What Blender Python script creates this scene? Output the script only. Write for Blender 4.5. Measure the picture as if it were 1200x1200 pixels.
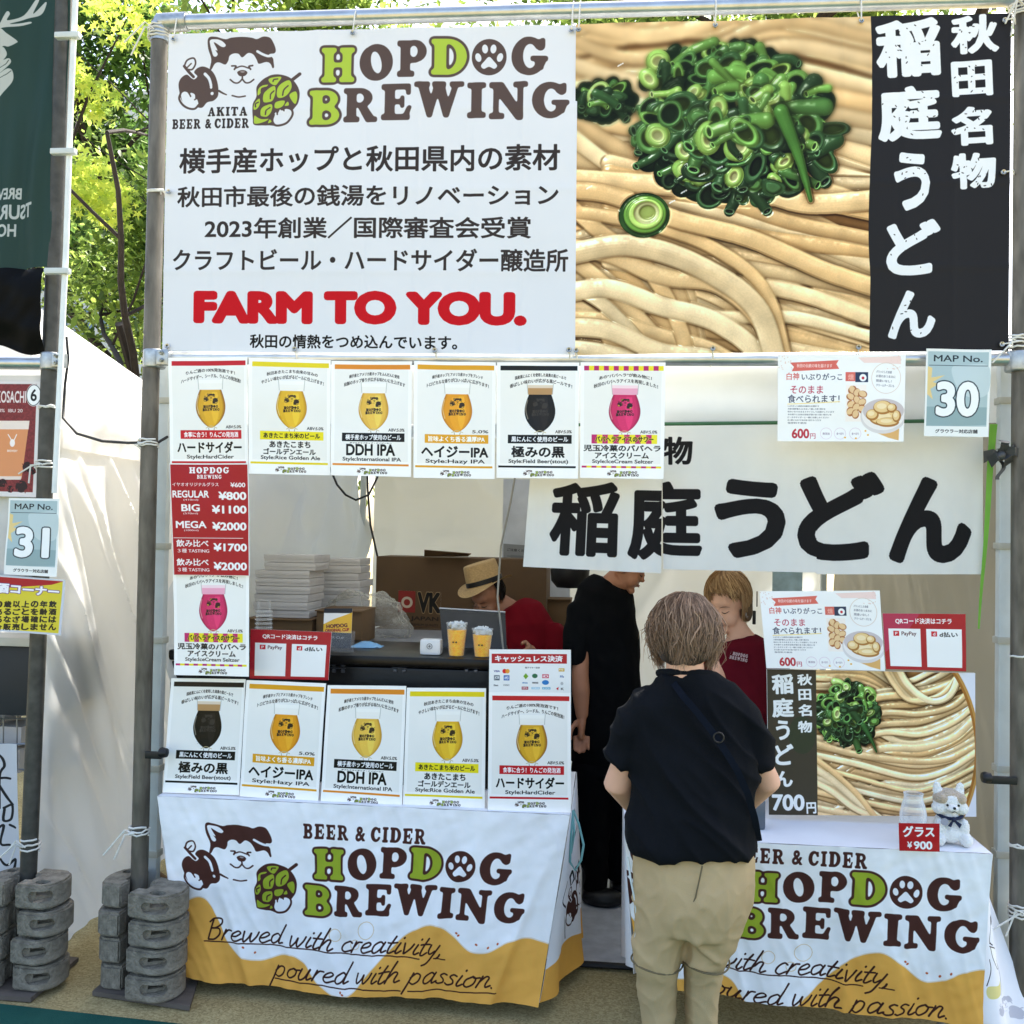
import bpy, bmesh, math, random
import numpy as np
from mathutils import Vector, Matrix, noise as mnoise
for _o in list(bpy.data.objects): bpy.data.objects.remove(_o)
scene = bpy.context.scene; COL = scene.collection
# ---------------------------------------------------------------- camera
F, EYE = 1150.0, 1.68
_yaw, _pitch, _roll = math.radians(5.6), math.radians(1.43), math.radians(1.07)
_fw = Vector((-math.sin(_yaw)*math.cos(_pitch), math.cos(_yaw)*math.cos(_pitch), math.sin(_pitch)))
_rt0 = Vector((math.cos(_yaw), math.sin(_yaw), 0)); _up0 = _rt0.cross(_fw)
_up = _up0*math.cos(_roll)-_rt0*math.sin(_roll); _rt = _rt0*math.cos(_roll)+_up0*math.sin(_roll)
cd = bpy.data.cameras.new('camera'); cam = bpy.data.objects.new('camera', cd); COL.objects.link(cam)
cd.sensor_width = 36; cd.lens = 36*F/1200; cd.clip_end = 2000; cd.clip_start = .05
_m = Matrix((_rt, _up, -_fw)).transposed().to_4x4(); _m.translation = (0, 0, EYE); cam.matrix_world = _m; scene.camera = cam
def P(px, py, Y):
    """a point of the photograph at depth Y, as a place in the scene"""
    d = _fw+_rt*((px-600)/F)-_up*((py-600)/F); return Vector((0, 0, EYE))+d*(Y/d.y)
# ---------------------------------------------------------------- sky and sun
SUN_EL, SUN_AZ = math.radians(54), math.radians(22)        # high and behind the stall, a little to the right
w = bpy.data.worlds.new('World'); scene.world = w; w.use_nodes = True; nt = w.node_tree
sky = nt.nodes.new('ShaderNodeTexSky'); sky.sky_type = 'NISHITA'; sky.sun_disc = False; sky.sun_elevation = SUN_EL; sky.sun_rotation = SUN_AZ; sky.dust_density = 3.2; sky.air_density = 1.0; sky.ozone_density = .3
bg = nt.nodes['Background']; bg.inputs['Strength'].default_value = .15; nt.links.new(sky.outputs[0], bg.inputs[0])
sd = bpy.data.lights.new('sun', 'SUN'); sd.energy = 4.2; sd.angle = math.radians(.53); sd.color = (1, .95, .86)
so = bpy.data.objects.new('sun', sd); COL.objects.link(so)
so.rotation_euler = Vector((math.sin(SUN_AZ)*math.cos(SUN_EL), math.cos(SUN_AZ)*math.cos(SUN_EL), math.sin(SUN_EL))).to_track_quat('Z', 'Y').to_euler()
scene.view_settings.view_transform = 'Standard'; scene.view_settings.look = 'None'; scene.view_settings.gamma = 1; scene.view_settings.use_curve_mapping = False
scene.view_settings.exposure = 1.9
scene.cycles.max_bounces = 10; scene.cycles.diffuse_bounces = 5; scene.cycles.transparent_max_bounces = 12; scene.cycles.use_denoising = True
# ---------------------------------------------------------------- print engine: draws lettering and artwork as arrays
rng = np.random.default_rng(7)
_tc = bpy.data.curves.new('lettering', 'FONT'); _tc.resolution_u = 4
_to = bpy.data.objects.new('lettering', _tc)
_tcache = {}
def glyphs(s, bold=0.0, shear=0.0):
    """triangles of a string (y up, size 1) as an array n x 3 x 2; bold adds a stroke along every outline"""
    k = (s, bold, shear)
    if k not in _tcache:
        _tc.body = s; _tc.shear = shear
        m = _to.to_mesh(); n = len(m.vertices)
        co = np.zeros(n*3, np.float32); m.vertices.foreach_get('co', co); co = co.reshape(-1, 3)[:, :2].astype(float)
        m.calc_loop_triangles(); t = np.zeros(len(m.loop_triangles)*3, np.int32); m.loop_triangles.foreach_get('vertices', t); t = t.reshape(-1, 3)
        out = [co[t]]
        if bold > 0 and len(t):
            e = np.sort(np.vstack([t[:, [0, 1]], t[:, [1, 2]], t[:, [2, 0]]]), 1); e, c = np.unique(e, axis=0, return_counts=True); e = e[c == 1]
            A, B = co[e[:, 0]], co[e[:, 1]]; d = B-A; d /= np.maximum(np.linalg.norm(d, axis=1), 1e-9)[:, None]; nn = np.stack([-d[:, 1], d[:, 0]], 1)*bold
            out += [np.stack([A-nn, B-nn, B+nn], 1), np.stack([A-nn, B+nn, A+nn], 1)]
            an = np.arange(8)/8*2*math.pi; ring = np.stack([np.cos(an), np.sin(an)], 1)*bold; P = co[np.unique(e)]
            out += [np.stack([P, P+ring[i], P+ring[(i+1) % 8]], 1) for i in range(8)]
        _tcache[k] = np.concatenate(out); _to.to_mesh_clear()
    return _tcache[k]
def orient(p):
    a = np.asarray(p, float); x, y = a[:, 0], a[:, 1]
    return a[::-1] if (x*np.roll(y, -1) - np.roll(x, -1)*y).sum() < 0 else a
def blur1(a, s, ax):
    r = max(1, int(s*2.6)); k = np.exp(-.5*(np.arange(-r, r+1)/s)**2); k /= k.sum()
    pad = [(0, 0)]*a.ndim; pad[ax] = (r, r); b = np.pad(a, pad, mode='edge'); out = np.zeros_like(a); n = a.shape[ax]
    for i, w in enumerate(k):
        sl = [slice(None)]*a.ndim; sl[ax] = slice(i, i+n); out += w*b[tuple(sl)]
    return out
def blur(a, s): return blur1(blur1(a, s, 0), s, 1)
def smooth(pts, closed=False, n=8):
    p = np.asarray(pts, float)
    if closed: q = np.vstack([p[-1:], p, p[:2]])
    else: q = np.vstack([2*p[0]-p[1], p, 2*p[-1]-p[-2]])
    t = np.linspace(0, 1, n, endpoint=False)[:, None]; out = []
    for i in range(1, len(q)-2):
        a, b, c, d = q[i-1], q[i], q[i+1], q[i+2]
        out.append(.5*((2*b)+(c-a)*t+(2*a-5*b+4*c-d)*t*t+(3*b-a-3*c+d)*t**3))
    r = np.vstack(out)
    return r if closed else np.vstack([r, p[-1:]])
def ell(cx, cy, rx, ry, rot=0, n=40, a0=0, a1=2*math.pi):
    t = np.linspace(a0, a1, n, endpoint=(a1-a0) < 6.28); c, s = math.cos(rot), math.sin(rot); x, y = rx*np.cos(t), ry*np.sin(t)
    return np.stack([cx+x*c-y*s, cy+x*s+y*c], 1)
def box(x0, y0, x1, y1): return np.array([[x0, y0], [x1, y0], [x1, y1], [x0, y1]], float)
def ribbon(pts, w, w2=None, cap=True):
    p = np.asarray(pts, float); w2 = w if w2 is None else w2
    d = np.gradient(p, axis=0); d /= np.maximum(np.hypot(d[:, 0], d[:, 1]), 1e-9)[:, None]; nrm = np.stack([-d[:, 1], d[:, 0]], 1)
    ww = (np.linspace(w, w2, len(p))/2)[:, None]
    out = [orient(np.array([p[i]+nrm[i]*ww[i], p[i+1]+nrm[i+1]*ww[i+1], p[i+1]-nrm[i+1]*ww[i+1], p[i]-nrm[i]*ww[i]])) for i in range(len(p)-1)]
    if cap: out += [ell(p[i, 0], p[i, 1], ww[i, 0], ww[i, 0], n=12) for i in range(len(p)) if cap == 2 or i in (0, len(p)-1) or len(p) < 40]
    return out
def C(h): return np.array([int(h[i:i+2], 16)/255 for i in (0, 2, 4)])
def noise2(h, w, cell, seed=0):
    r = np.random.default_rng(seed); g = r.random((int(h/cell)+3, int(w/cell)+3)); y = np.arange(h)/cell; x = np.arange(w)/cell
    yi, xi = y.astype(int), x.astype(int); fy = (y-yi)[:, None]; fx = (x-xi)[None]; fy = fy*fy*(3-2*fy); fx = fx*fx*(3-2*fx)
    return (g[yi][:, xi]*(1-fy)+g[yi+1][:, xi]*fy)*(1-fx)+(g[yi][:, xi+1]*(1-fy)+g[yi+1][:, xi+1]*fy)*fx
class Cv:
    """a sheet of print; quad = where its corners stand in the photograph, draws in rectified units"""
    def __init__(s, quad, ppu=2.4, bg='F2F2F0', mirror=False):
        q = s.q = np.asarray(quad, float)
        s.w = (np.linalg.norm(q[1]-q[0])+np.linalg.norm(q[2]-q[3]))/2; s.h = (np.linalg.norm(q[3]-q[0])+np.linalg.norm(q[2]-q[1]))/2
        s.k = ppu; s.W, s.H = int(s.w*ppu), int(s.h*ppu); s.a = np.ones((s.H, s.W, 3))*C(bg)
    def r(s, x, y):
        u, v = .5, .5; q = s.q
        for _ in range(6):
            p = q[0]*(1-u)*(1-v)+q[1]*u*(1-v)+q[2]*u*v+q[3]*(1-u)*v; e = np.array([x, y])-p
            du = (q[1]-q[0])*(1-v)+(q[2]-q[3])*v; dv = (q[3]-q[0])*(1-u)+(q[2]-q[1])*u
            det = du[0]*dv[1]-du[1]*dv[0]; u += (e[0]*dv[1]-e[1]*dv[0])/det; v += (du[0]*e[1]-du[1]*e[0])/det
        return np.array([u*s.w, v*s.h])
    def blend(s, m, col, alpha=1.0):
        if m is None: return
        m, x0, y0 = m; h, w = m.shape; c = C(col) if isinstance(col, str) else col
        t = s.a[y0:y0+h, x0:x0+w]; t += (c-t)*(m*alpha)[..., None]
    def polys(s, ps, col, alpha=1.0): s.blend(cover([orient(p)*s.k for p in ps], s.W, s.H), col, alpha)
    def poly(s, p, col, alpha=1.0): s.polys([np.asarray(p, float)], col, alpha)
    def hole(s, p, holes, col, alpha=1.0):
        s.blend(cover([orient(p)*s.k]+[orient(q)[::-1]*s.k for q in holes], s.W, s.H), col, alpha)
    def line(s, pts, w, col, w2=None, sm=True, closed=False, alpha=1.0):
        p = smooth(pts, closed) if sm and len(pts) > 2 else np.asarray(pts, float)
        if closed: p = np.vstack([p, p[:1]])
        s.polys(ribbon(p, w, w2), col, alpha)
    def rect(s, x0, y0, x1, y1, col, alpha=1.0): s.poly(box(x0, y0, x1, y1), col, alpha)
    def tl(s, txt, x0, y0, x1, y1, col, bold=.01, arc=0, shear=0, rot=0, out=None, ow=0, alpha=1.0):
        """lettering fitted into a box in rectified units"""
        for b, c in (((bold+ow, out), (bold, col)) if out else ((bold, col),)):
            t = glyphs(txt, b, shear)
            if not len(t): continue
            t0 = glyphs(txt, bold, shear); mn, mx = t0.reshape(-1, 2).min(0), t0.reshape(-1, 2).max(0)
            n = (t-mn)/np.maximum(mx-mn, 1e-6)
            X = x0+n[..., 0]*(x1-x0); Y = y1-n[..., 1]*(y1-y0)
            if arc: Y = Y+arc*((X-(x0+x1)/2)/((x1-x0)/2))**2
            if rot:
                cx, cy = (x0+x1)/2, (y0+y1)/2; cr, sr = math.cos(rot), math.sin(rot); X, Y = cx+(X-cx)*cr-(Y-cy)*sr, cy+(X-cx)*sr+(Y-cy)*cr
            P = np.stack([X, Y], -1)*s.k
            ar = (P[:, 1, 0]-P[:, 0, 0])*(P[:, 2, 1]-P[:, 0, 1])-(P[:, 2, 0]-P[:, 0, 0])*(P[:, 1, 1]-P[:, 0, 1])
            P[ar < 0] = P[ar < 0][:, ::-1]
            s.blend(_cover_ab(P.reshape(-1, 2), np.roll(P, -1, 1).reshape(-1, 2), s.W, s.H), c, alpha)
    def t(s, txt, x0, y0, x1, y1, col, **k):
        """the same with the box measured in the photograph"""
        c = s.r((x0+x1)/2, (y0+y1)/2); w, h = (x1-x0)/2, (y1-y0)/2; s.tl(txt, c[0]-w, c[1]-h, c[0]+w, c[1]+h, col, **k)
    def paste(s, spr, x0, y0, x1, y1, rot=0, alpha=1.0, flat=None, shy=0):
        """an RGBA sprite resampled into a box in rectified units"""
        H, W = spr.shape[:2]; cx, cy = (x0+x1)/2*s.k, (y0+y1)/2*s.k; hw, hh = (x1-x0)/2*s.k, (y1-y0)/2*s.k
        R = math.hypot(hw, hh)+abs(shy*hw)+2; X0, X1 = max(0, int(cx-R)), min(s.W, int(cx+R)+1); Y0, Y1 = max(0, int(cy-R)), min(s.H, int(cy+R)+1)
        if X1 <= X0 or Y1 <= Y0: return
        acc = np.zeros((Y1-Y0, X1-X0, 4)); c_, s_ = math.cos(rot), math.sin(rot); K = 3
        for a in range(K):
            for b in range(K):
                gx, gy = np.meshgrid(np.arange(X0, X1)+(a+.5)/K-cx, np.arange(Y0, Y1)+(b+.5)/K-cy)
                u = (gx*c_+gy*s_)/hw; v = (-gx*s_+gy*c_-shy*gx)/hh
                ix = ((u+1)/2*W).astype(int); iy = ((v+1)/2*H).astype(int); ok = (u > -1) & (u < 1) & (v > -1) & (v < 1)
                p = spr[np.clip(iy, 0, H-1), np.clip(ix, 0, W-1)]*ok[..., None]; acc[..., :3] += p[..., :3]*p[..., 3:]; acc[..., 3] += p[..., 3]
        acc /= K*K; A = acc[..., 3:]*alpha; col = acc[..., :3]/np.maximum(acc[..., 3:], 1e-6) if flat is None else C(flat)
        t = s.a[Y0:Y1, X0:X1]; t += (col-t)*A
    def image(s, name):
        im = bpy.data.images.new(name, s.W, s.H, alpha=False)
        buf = np.ones((s.H, s.W, 4), np.float32); buf[..., :3] = np.clip(s.a, 0, 1)[::-1]; im.pixels.foreach_set(buf.ravel()); im.update(); im.pack(); return im
def _cover_ab(A, B, W, H, SS=4):
    x0 = max(0, int(A[:, 0].min())-1); x1 = min(W, int(A[:, 0].max())+3); y0 = max(0, int(A[:, 1].min())-1); y1 = min(H, int(A[:, 1].max())+3)
    if x1 <= x0 or y1 <= y0: return None
    w, h = x1-x0, y1-y0
    ax, ay, bx, by = A[:, 0]-x0, (A[:, 1]-y0)*SS-.5, B[:, 0]-x0, (B[:, 1]-y0)*SS-.5
    lo = np.clip(np.ceil(np.minimum(ay, by)), 0, h*SS).astype(int); hi = np.clip(np.ceil(np.maximum(ay, by)), 0, h*SS).astype(int)
    n = hi-lo; ok = n > 0
    if not ok.any(): return None
    ax, ay, bx, by, lo, n = ax[ok], ay[ok], bx[ok], by[ok], lo[ok], n[ok]
    idx = np.repeat(np.arange(len(n)), n); row = np.arange(n.sum()) - np.repeat(np.cumsum(n)-n, n) + lo[idx]
    x = ax[idx] + (row-ay[idx])*(bx[idx]-ax[idx])/(by[idx]-ay[idx]); sg = np.where(by[idx] > ay[idx], 1.0, -1.0)
    x = np.clip(x, 0, w); xi = np.floor(x).astype(int); fr = x-xi
    acc = np.bincount(row*(w+2)+xi, sg*(1-fr), h*SS*(w+2)) + np.bincount(row*(w+2)+xi+1, sg*fr, h*SS*(w+2))
    return np.clip(np.abs(np.cumsum(acc.reshape(h*SS, w+2), 1)[:, :w]), 0, 1).reshape(h, SS, w).mean(1), x0, y0
def cover(polys, W, H, SS=4):
    polys = [np.asarray(p, float) for p in polys]
    return _cover_ab(np.concatenate(polys), np.concatenate([np.roll(p, -1, 0) for p in polys]), W, H) if polys else None

# ---- slab letters of the brewery's wordmark, rounded by blurring and cutting again
def slab(ch):
    S = 150; w = {'H': 1.0, 'O': .95, 'P': .86, 'D': .98, 'G': .98, 'B': .86, 'R': 1.0, 'E': .86, 'W': 1.42, 'I': .5, 'N': 1.08, 'A': 1.0, 'K': 1.0, 'T': .88, 'C': .88}[ch]
    W, H = int(w*S)+48, S+48; m = np.zeros((H, W))
    def op(sg, *ps):
        c = cover([orient(np.asarray(p, float))*S+24 for p in ps], W, H)
        if c is None: return
        k, x, y = c; t = m[y:y+k.shape[0], x:x+k.shape[1]]
        if sg > 0: np.maximum(t, k, out=t)
        else: t *= 1-k
    ser = .15; st = .27
    def serif(x0, x1, top=True, bot=True):
        if top: op(1, box(x0, 0, x1, ser))
        if bot: op(1, box(x0, 1-ser, x1, 1))
    if ch == 'H':
        op(1, box(.1, 0, .1+st, 1), box(.63, 0, .63+st, 1), box(.2, .43, .8, .57)); serif(0, .46); serif(.54, 1)
    if ch in 'O': op(1, ell(.475, .5, .475, .51)); op(-1, ell(.475, .5, .16, .33, -.22))
    if ch == 'C': op(1, ell(.46, .5, .46, .5)); op(-1, ell(.52, .5, .2, .33)); op(-1, box(.62, .36, .9, .66)); op(1, box(.7, .05, .86, .38))
    if ch == 'G':
        op(1, ell(.47, .5, .47, .51)); op(-1, ell(.5, .5, .2, .34)); op(-1, box(.6, .3, 1, .5)); op(1, ell(.78, .2, .12, .15)); op(1, box(.8, .02, .9, .2))
        op(1, box(.52, .5, .98, .63)); op(1, box(.64, .5, .86, .86))
    if ch == 'P':
        op(1, ell(.5, .3, .36, .31), box(.1, 0, .5, .61)); op(-1, ell(.48, .3, .13, .17)); op(1, box(.1, 0, .1+st, 1)); serif(0, .5, False); serif(0, .3, True, False)
    if ch == 'D':
        op(1, ell(.45, .5, .53, .5), box(.1, 0, .45, 1)); op(-1, np.vstack([ell(.42, .5, .27, .36, n=20, a0=-math.pi/2, a1=math.pi/2)])); op(-1, box(-.2, -.1, .09, 1.1)); op(1, box(.1, 0, .1+st, 1)); serif(0, .35)
    if ch in 'B':
        op(1, ell(.48, .27, .33, .27), ell(.5, .73, .36, .27), box(.1, 0, .5, 1)); op(-1, ell(.46, .27, .13, .13), ell(.48, .73, .15, .14)); op(1, box(.1, 0, .1+st, 1)); serif(0, .3)
    if ch == 'R':
        op(1, ell(.5, .28, .35, .28), box(.1, 0, .5, .56)); op(-1, ell(.47, .29, .14, .15)); op(1, box(.1, 0, .1+st, 1), [(.4, .5), (.66, .5), (.94, .9), (.68, 1.0)], box(.7, 1-ser, 1, 1)); serif(0, .3); serif(.02, .47, False)
    if ch == 'E':
        op(1, box(.1, 0, .1+st, 1)); serif(0, .8); op(1, box(.3, .43, .62, .56), box(.54, .33, .64, .67), box(.7, 0, .82, .3), [(.72, 1), (.86, .62), (.76, .6), (.6, .9)]); serif(0, .4)
    if ch == 'I': op(1, box(.115, 0, .115+st, 1)); serif(0, .5)
    if ch == 'T': op(1, box(.3, 0, .58, 1), box(0, 0, .88, .15), box(0, 0, .12, .32), box(.76, 0, .88, .32), box(.17, .85, .7, 1))
    if ch == 'A': op(1, [(.4, 0), (.62, 0), (.96, 1), (.64, 1)], [(.4, 0), (.52, .1), (.24, 1), (.1, 1)], box(.28, .6, .7, .7), box(0, .86, .38, 1), box(.55, .86, 1, 1))
    if ch == 'K': op(1, box(.1, 0, .1+st, 1), [(.3, .5), (.72, 0), (.88, .06), (.45, .6)], [(.42, .44), (.62, .34), (.96, .94), (.66, 1)], box(.6, 0, .98, .13), box(.58, .87, 1, 1)); serif(0, .46)
    if ch == 'N':
        op(1, box(.12, 0, .26, 1), box(.8, 0, .95, 1), [(.06, 0), (.38, 0), (.95, .86), (.95, 1.04), (.78, 1.04), (.12, .2)], box(.68, 0, 1.08, .14)); serif(0, .3, True, False); serif(0, .42, False)
    if ch == 'W':
        op(1, [(.08, 0), (.36, 0), (.56, .72), (.5, 1), (.38, 1)], [(.6, 0), (.72, .2), (.5, 1), (.38, 1), (.36, .9)], [(.56, 0), (.84, 0), (1.02, .72), (.98, 1), (.85, 1)], [(1.14, 0), (1.28, .04), (.98, 1), (.86, 1), (.84, .9)], box(0, 0, .44, .14), box(.52, 0, .9, .14), box(1.02, 0, 1.42, .14))
    b = blur(m, 5.0); return np.clip((b-.38)*9+.5, 0, 1), b
SL = {c: slab(c) for c in 'HOPDGBREWINAKTC'}
def letter(cv, ch, x0, y0, x1, y1, col, edge=None, rot=0, grow=.0):
    m, b = SL[ch]; H, W = m.shape; px = 24/(W-48)*(x1-x0); py = 24/(H-48)*(y1-y0)
    if edge:
        e = np.clip((blur(m, 7)-.06)*14, 0, 1) if ('e', ch) not in SL else SL[('e', ch)]
        SL[('e', ch)] = e; r = np.zeros((H, W, 4)); r[..., 3] = e; cv.paste(r, x0-px, y0-py, x1+px, y1+py, rot, flat=edge)
        f = SL.setdefault(('f', ch), np.clip((blur(m, 4)-.7)*9+.5, 0, 1)); r = np.zeros((H, W, 4)); r[..., 3] = f; cv.paste(r, x0-px, y0-py, x1+px, y1+py, rot, flat=col)
    else:
        r = np.zeros((H, W, 4)); r[..., 3] = m; cv.paste(r, x0-px, y0-py, x1+px, y1+py, rot, flat=col)
def paw(cv, cx, cy, r, col, paper):
    cv.poly(ell(cx, cy, r, r*1.06), col)
    for dx, dy, a in ((-.62, .02, -.3), (-.24, -.48, -.1), (.24, -.48, .1), (.62, .02, .3)): cv.poly(ell(cx+dx*r, cy+dy*r, .17*r, .26*r, a), paper)
    cv.poly(smooth([(cx, cy-.02*r), (cx+.26*r, cy+.22*r), (cx+.46*r, cy+.5*r), (cx+.3*r, cy+.68*r), (cx, cy+.56*r), (cx-.3*r, cy+.68*r), (cx-.46*r, cy+.5*r), (cx-.26*r, cy+.22*r)], True), paper)
def wordmark(cv, X, Y, s, dk, gr, paper):
    """HOPDOG BREWING in the units of a 1200 x 450 drawing placed at X, Y with scale s"""
    def L(ch, a, b, c, d, edge=False, rot=0): letter(cv, ch, X+a*s, Y+b*s, X+c*s, Y+d*s, gr if edge else dk, dk if edge else None, rot)
    L('H', 78, 72, 226, 228, 1); L('O', 248, 62, 392, 220); L('P', 414, 50, 540, 208); L('D', 560, 42, 716, 202, 1)
    paw(cv, X+811*s, Y+127*s, 75*s, dk, paper); L('G', 908, 46, 1062, 208)
    L('B', 28, 262, 164, 416, 1); L('R', 182, 256, 328, 406); L('E', 347, 240, 480, 398); L('W', 490, 232, 704, 388); L('I', 720, 238, 798, 392); L('N', 814, 238, 978, 398); L('G', 998, 242, 1154, 396)
def dog(cv, X, Y, s, dk, gr, paper, halo=None):
    """the brewery's emblem, units of a 1200 x 882 drawing"""
    P = lambda pts: np.asarray(pts, float)*s+np.array([X, Y])
    def po(pts, col, sm=True): cv.poly(smooth(P(pts), True) if sm else P(pts), col)
    def li(pts, w, col=None, w2=None, closed=False): w *= 1.3; cv.line(P(pts), w*s, col or dk, None if w2 is None else w2*s*1.3, closed=closed)
    # hair with ears
    cap = [(345, 345), (358, 260), (330, 170), (325, 95), (350, 70), (400, 75), (480, 95), (530, 82), (620, 76), (700, 85), (745, 98), (800, 78), (855, 88), (890, 140), (908, 195), (895, 222), (850, 228),
           (884, 262), (892, 300), (896, 340), (882, 345), (865, 310), (830, 290), (765, 305), (745, 270), (715, 225), (670, 212), (622, 248), (590, 218), (550, 215), (515, 235), (505, 275), (480, 308), (430, 290), (390, 300), (362, 345)]
    cv.poly(smooth(P(cap), True, 4), dk)
    po([(345, 100), (375, 92), (440, 105), (480, 140), (470, 160), (440, 155), (385, 122), (412, 188), (395, 185), (415, 220), (400, 240), (375, 230), (358, 180), (345, 130)], paper)
    po([(378, 120), (398, 130), (418, 175), (400, 160)], dk)
    li([(750, 200), (800, 228), (850, 242), (905, 235)], 16, paper)
    # face
    li([(535, 320), (570, 322), (558, 350)], 11); li([(712, 318), (680, 325), (695, 350)], 11); li([(565, 340), (620, 322), (680, 340)], 9)
    po([(582, 375), (600, 360), (628, 355), (656, 362), (668, 380), (650, 402), (625, 408), (598, 402)], dk); po([(606, 370), (625, 362), (648, 370), (628, 378)], '9A8F8C')
    li([(625, 405), (625, 430), (595, 462), (560, 462), (525, 436)], 10); li([(625, 430), (655, 462), (690, 460), (724, 436)], 10)
    li([(430, 530), (465, 550), (496, 564)], 14, w2=8); li([(545, 572), (600, 584), (655, 576)], 10)
    # apple
    po([(190, 415), (150, 385), (105, 410), (82, 460), (90, 530), (110, 600), (170, 660), (240, 665), (290, 668), (330, 625), (390, 610), (425, 570), (422, 480), (395, 400), (350, 345), (290, 318), (240, 330), (212, 365), (240, 400), (215, 425)], dk)
    po([(105, 560), (130, 530), (165, 540), (175, 560), (190, 540), (222, 555), (228, 590), (245, 600), (255, 640), (230, 672), (180, 668), (130, 635)], paper)
    li([(100, 545), (90, 590), (120, 640), (170, 672), (225, 678), (258, 645)], 14); li([(165, 535), (178, 552), (188, 572)], 9); li([(222, 600), (236, 590), (248, 575)], 9)
    li([(306, 382), (340, 420), (358, 470), (362, 500)], 20, paper, 15); po(ell(372, 550, 14, 14), paper)
    li([(125, 312), (165, 360), (208, 405)], 18); li([(125, 315), (150, 262), (205, 245), (222, 290), (195, 340), (150, 340)], 11); li([(150, 325), (185, 290)], 9)
    # hop cone
    hop = [(720, 700), (722, 640), (750, 580), (750, 500), (800, 440), (860, 408), (940, 402), (1030, 430), (1090, 490), (1118, 560), (1110, 640), (1080, 690), (1040, 740), (960, 830), (850, 828), (740, 822), (725, 770)]
    cv.poly(smooth(P(hop), True), dk)
    for sc in ([(850, 440), (890, 425), (960, 425), (935, 470), (910, 492), (870, 475)], [(760, 570), (765, 520), (800, 490), (848, 485), (800, 520), (780, 560)], [(810, 625), (812, 560), (850, 520), (905, 500), (912, 560), (890, 620), (850, 632)],
               [(930, 590), (930, 520), (970, 475), (1030, 455), (1050, 510), (1020, 570), (970, 600)], [(1035, 575), (1085, 550), (1100, 600), (1085, 655), (1050, 620)], [(730, 690), (735, 640), (775, 600), (780, 650), (755, 690)],
               [(790, 740), (795, 690), (830, 660), (885, 655), (885, 710), (850, 750), (810, 752)], [(910, 680), (915, 640), (960, 625), (995, 630), (980, 670), (940, 690)], [(735, 800), (738, 745), (765, 760), (800, 775), (860, 775), (800, 805), (750, 812)], [(995, 668), (1020, 635), (1030, 665)], [(855, 810), (870, 780), (885, 800)]):
        po(sc, gr)
    for a, b in (((870, 605), (900, 540)), ((975, 580), (1020, 500)), ((830, 735), (870, 680)), ((790, 540), (825, 505)), ((890, 460), (930, 440)), ((745, 670), (768, 630))): li([a, ((a[0]+b[0])/2-12, (a[1]+b[1])/2-6), b], 9)
    po([(890, 800), (900, 750), (925, 720), (930, 745), (960, 700), (985, 712), (1010, 695), (1050, 705), (1062, 750), (1020, 810), (960, 832), (910, 830)], paper)
    li([(905, 740), (893, 790), (915, 828), (960, 832), (1020, 810), (1062, 750), (1055, 705), (1010, 688), (970, 700)], 14); li([(925, 705), (935, 740)], 9); li([(985, 690), (992, 712)], 9)
    li([(1052, 452), (1115, 402)], 22)
def slabline(cv, txt, x0, y0, x1, y1, col):
    ws = [.45 if c == ' ' else (.9 if c == '&' else (SL[c][0].shape[1]-24)/150) for c in txt]; tot = sum(ws)+.04*(len(ws)-1); x = x0; k = (x1-x0)/tot
    for c, w in zip(txt, ws):
        if c == '&': cv.tl('&', x, y0, x+w*k, y1, col, bold=.03)
        elif c != ' ': letter(cv, c, x, y0, x+(w-.16)*k, y1, col)
        x += (w+.04)*k
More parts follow.
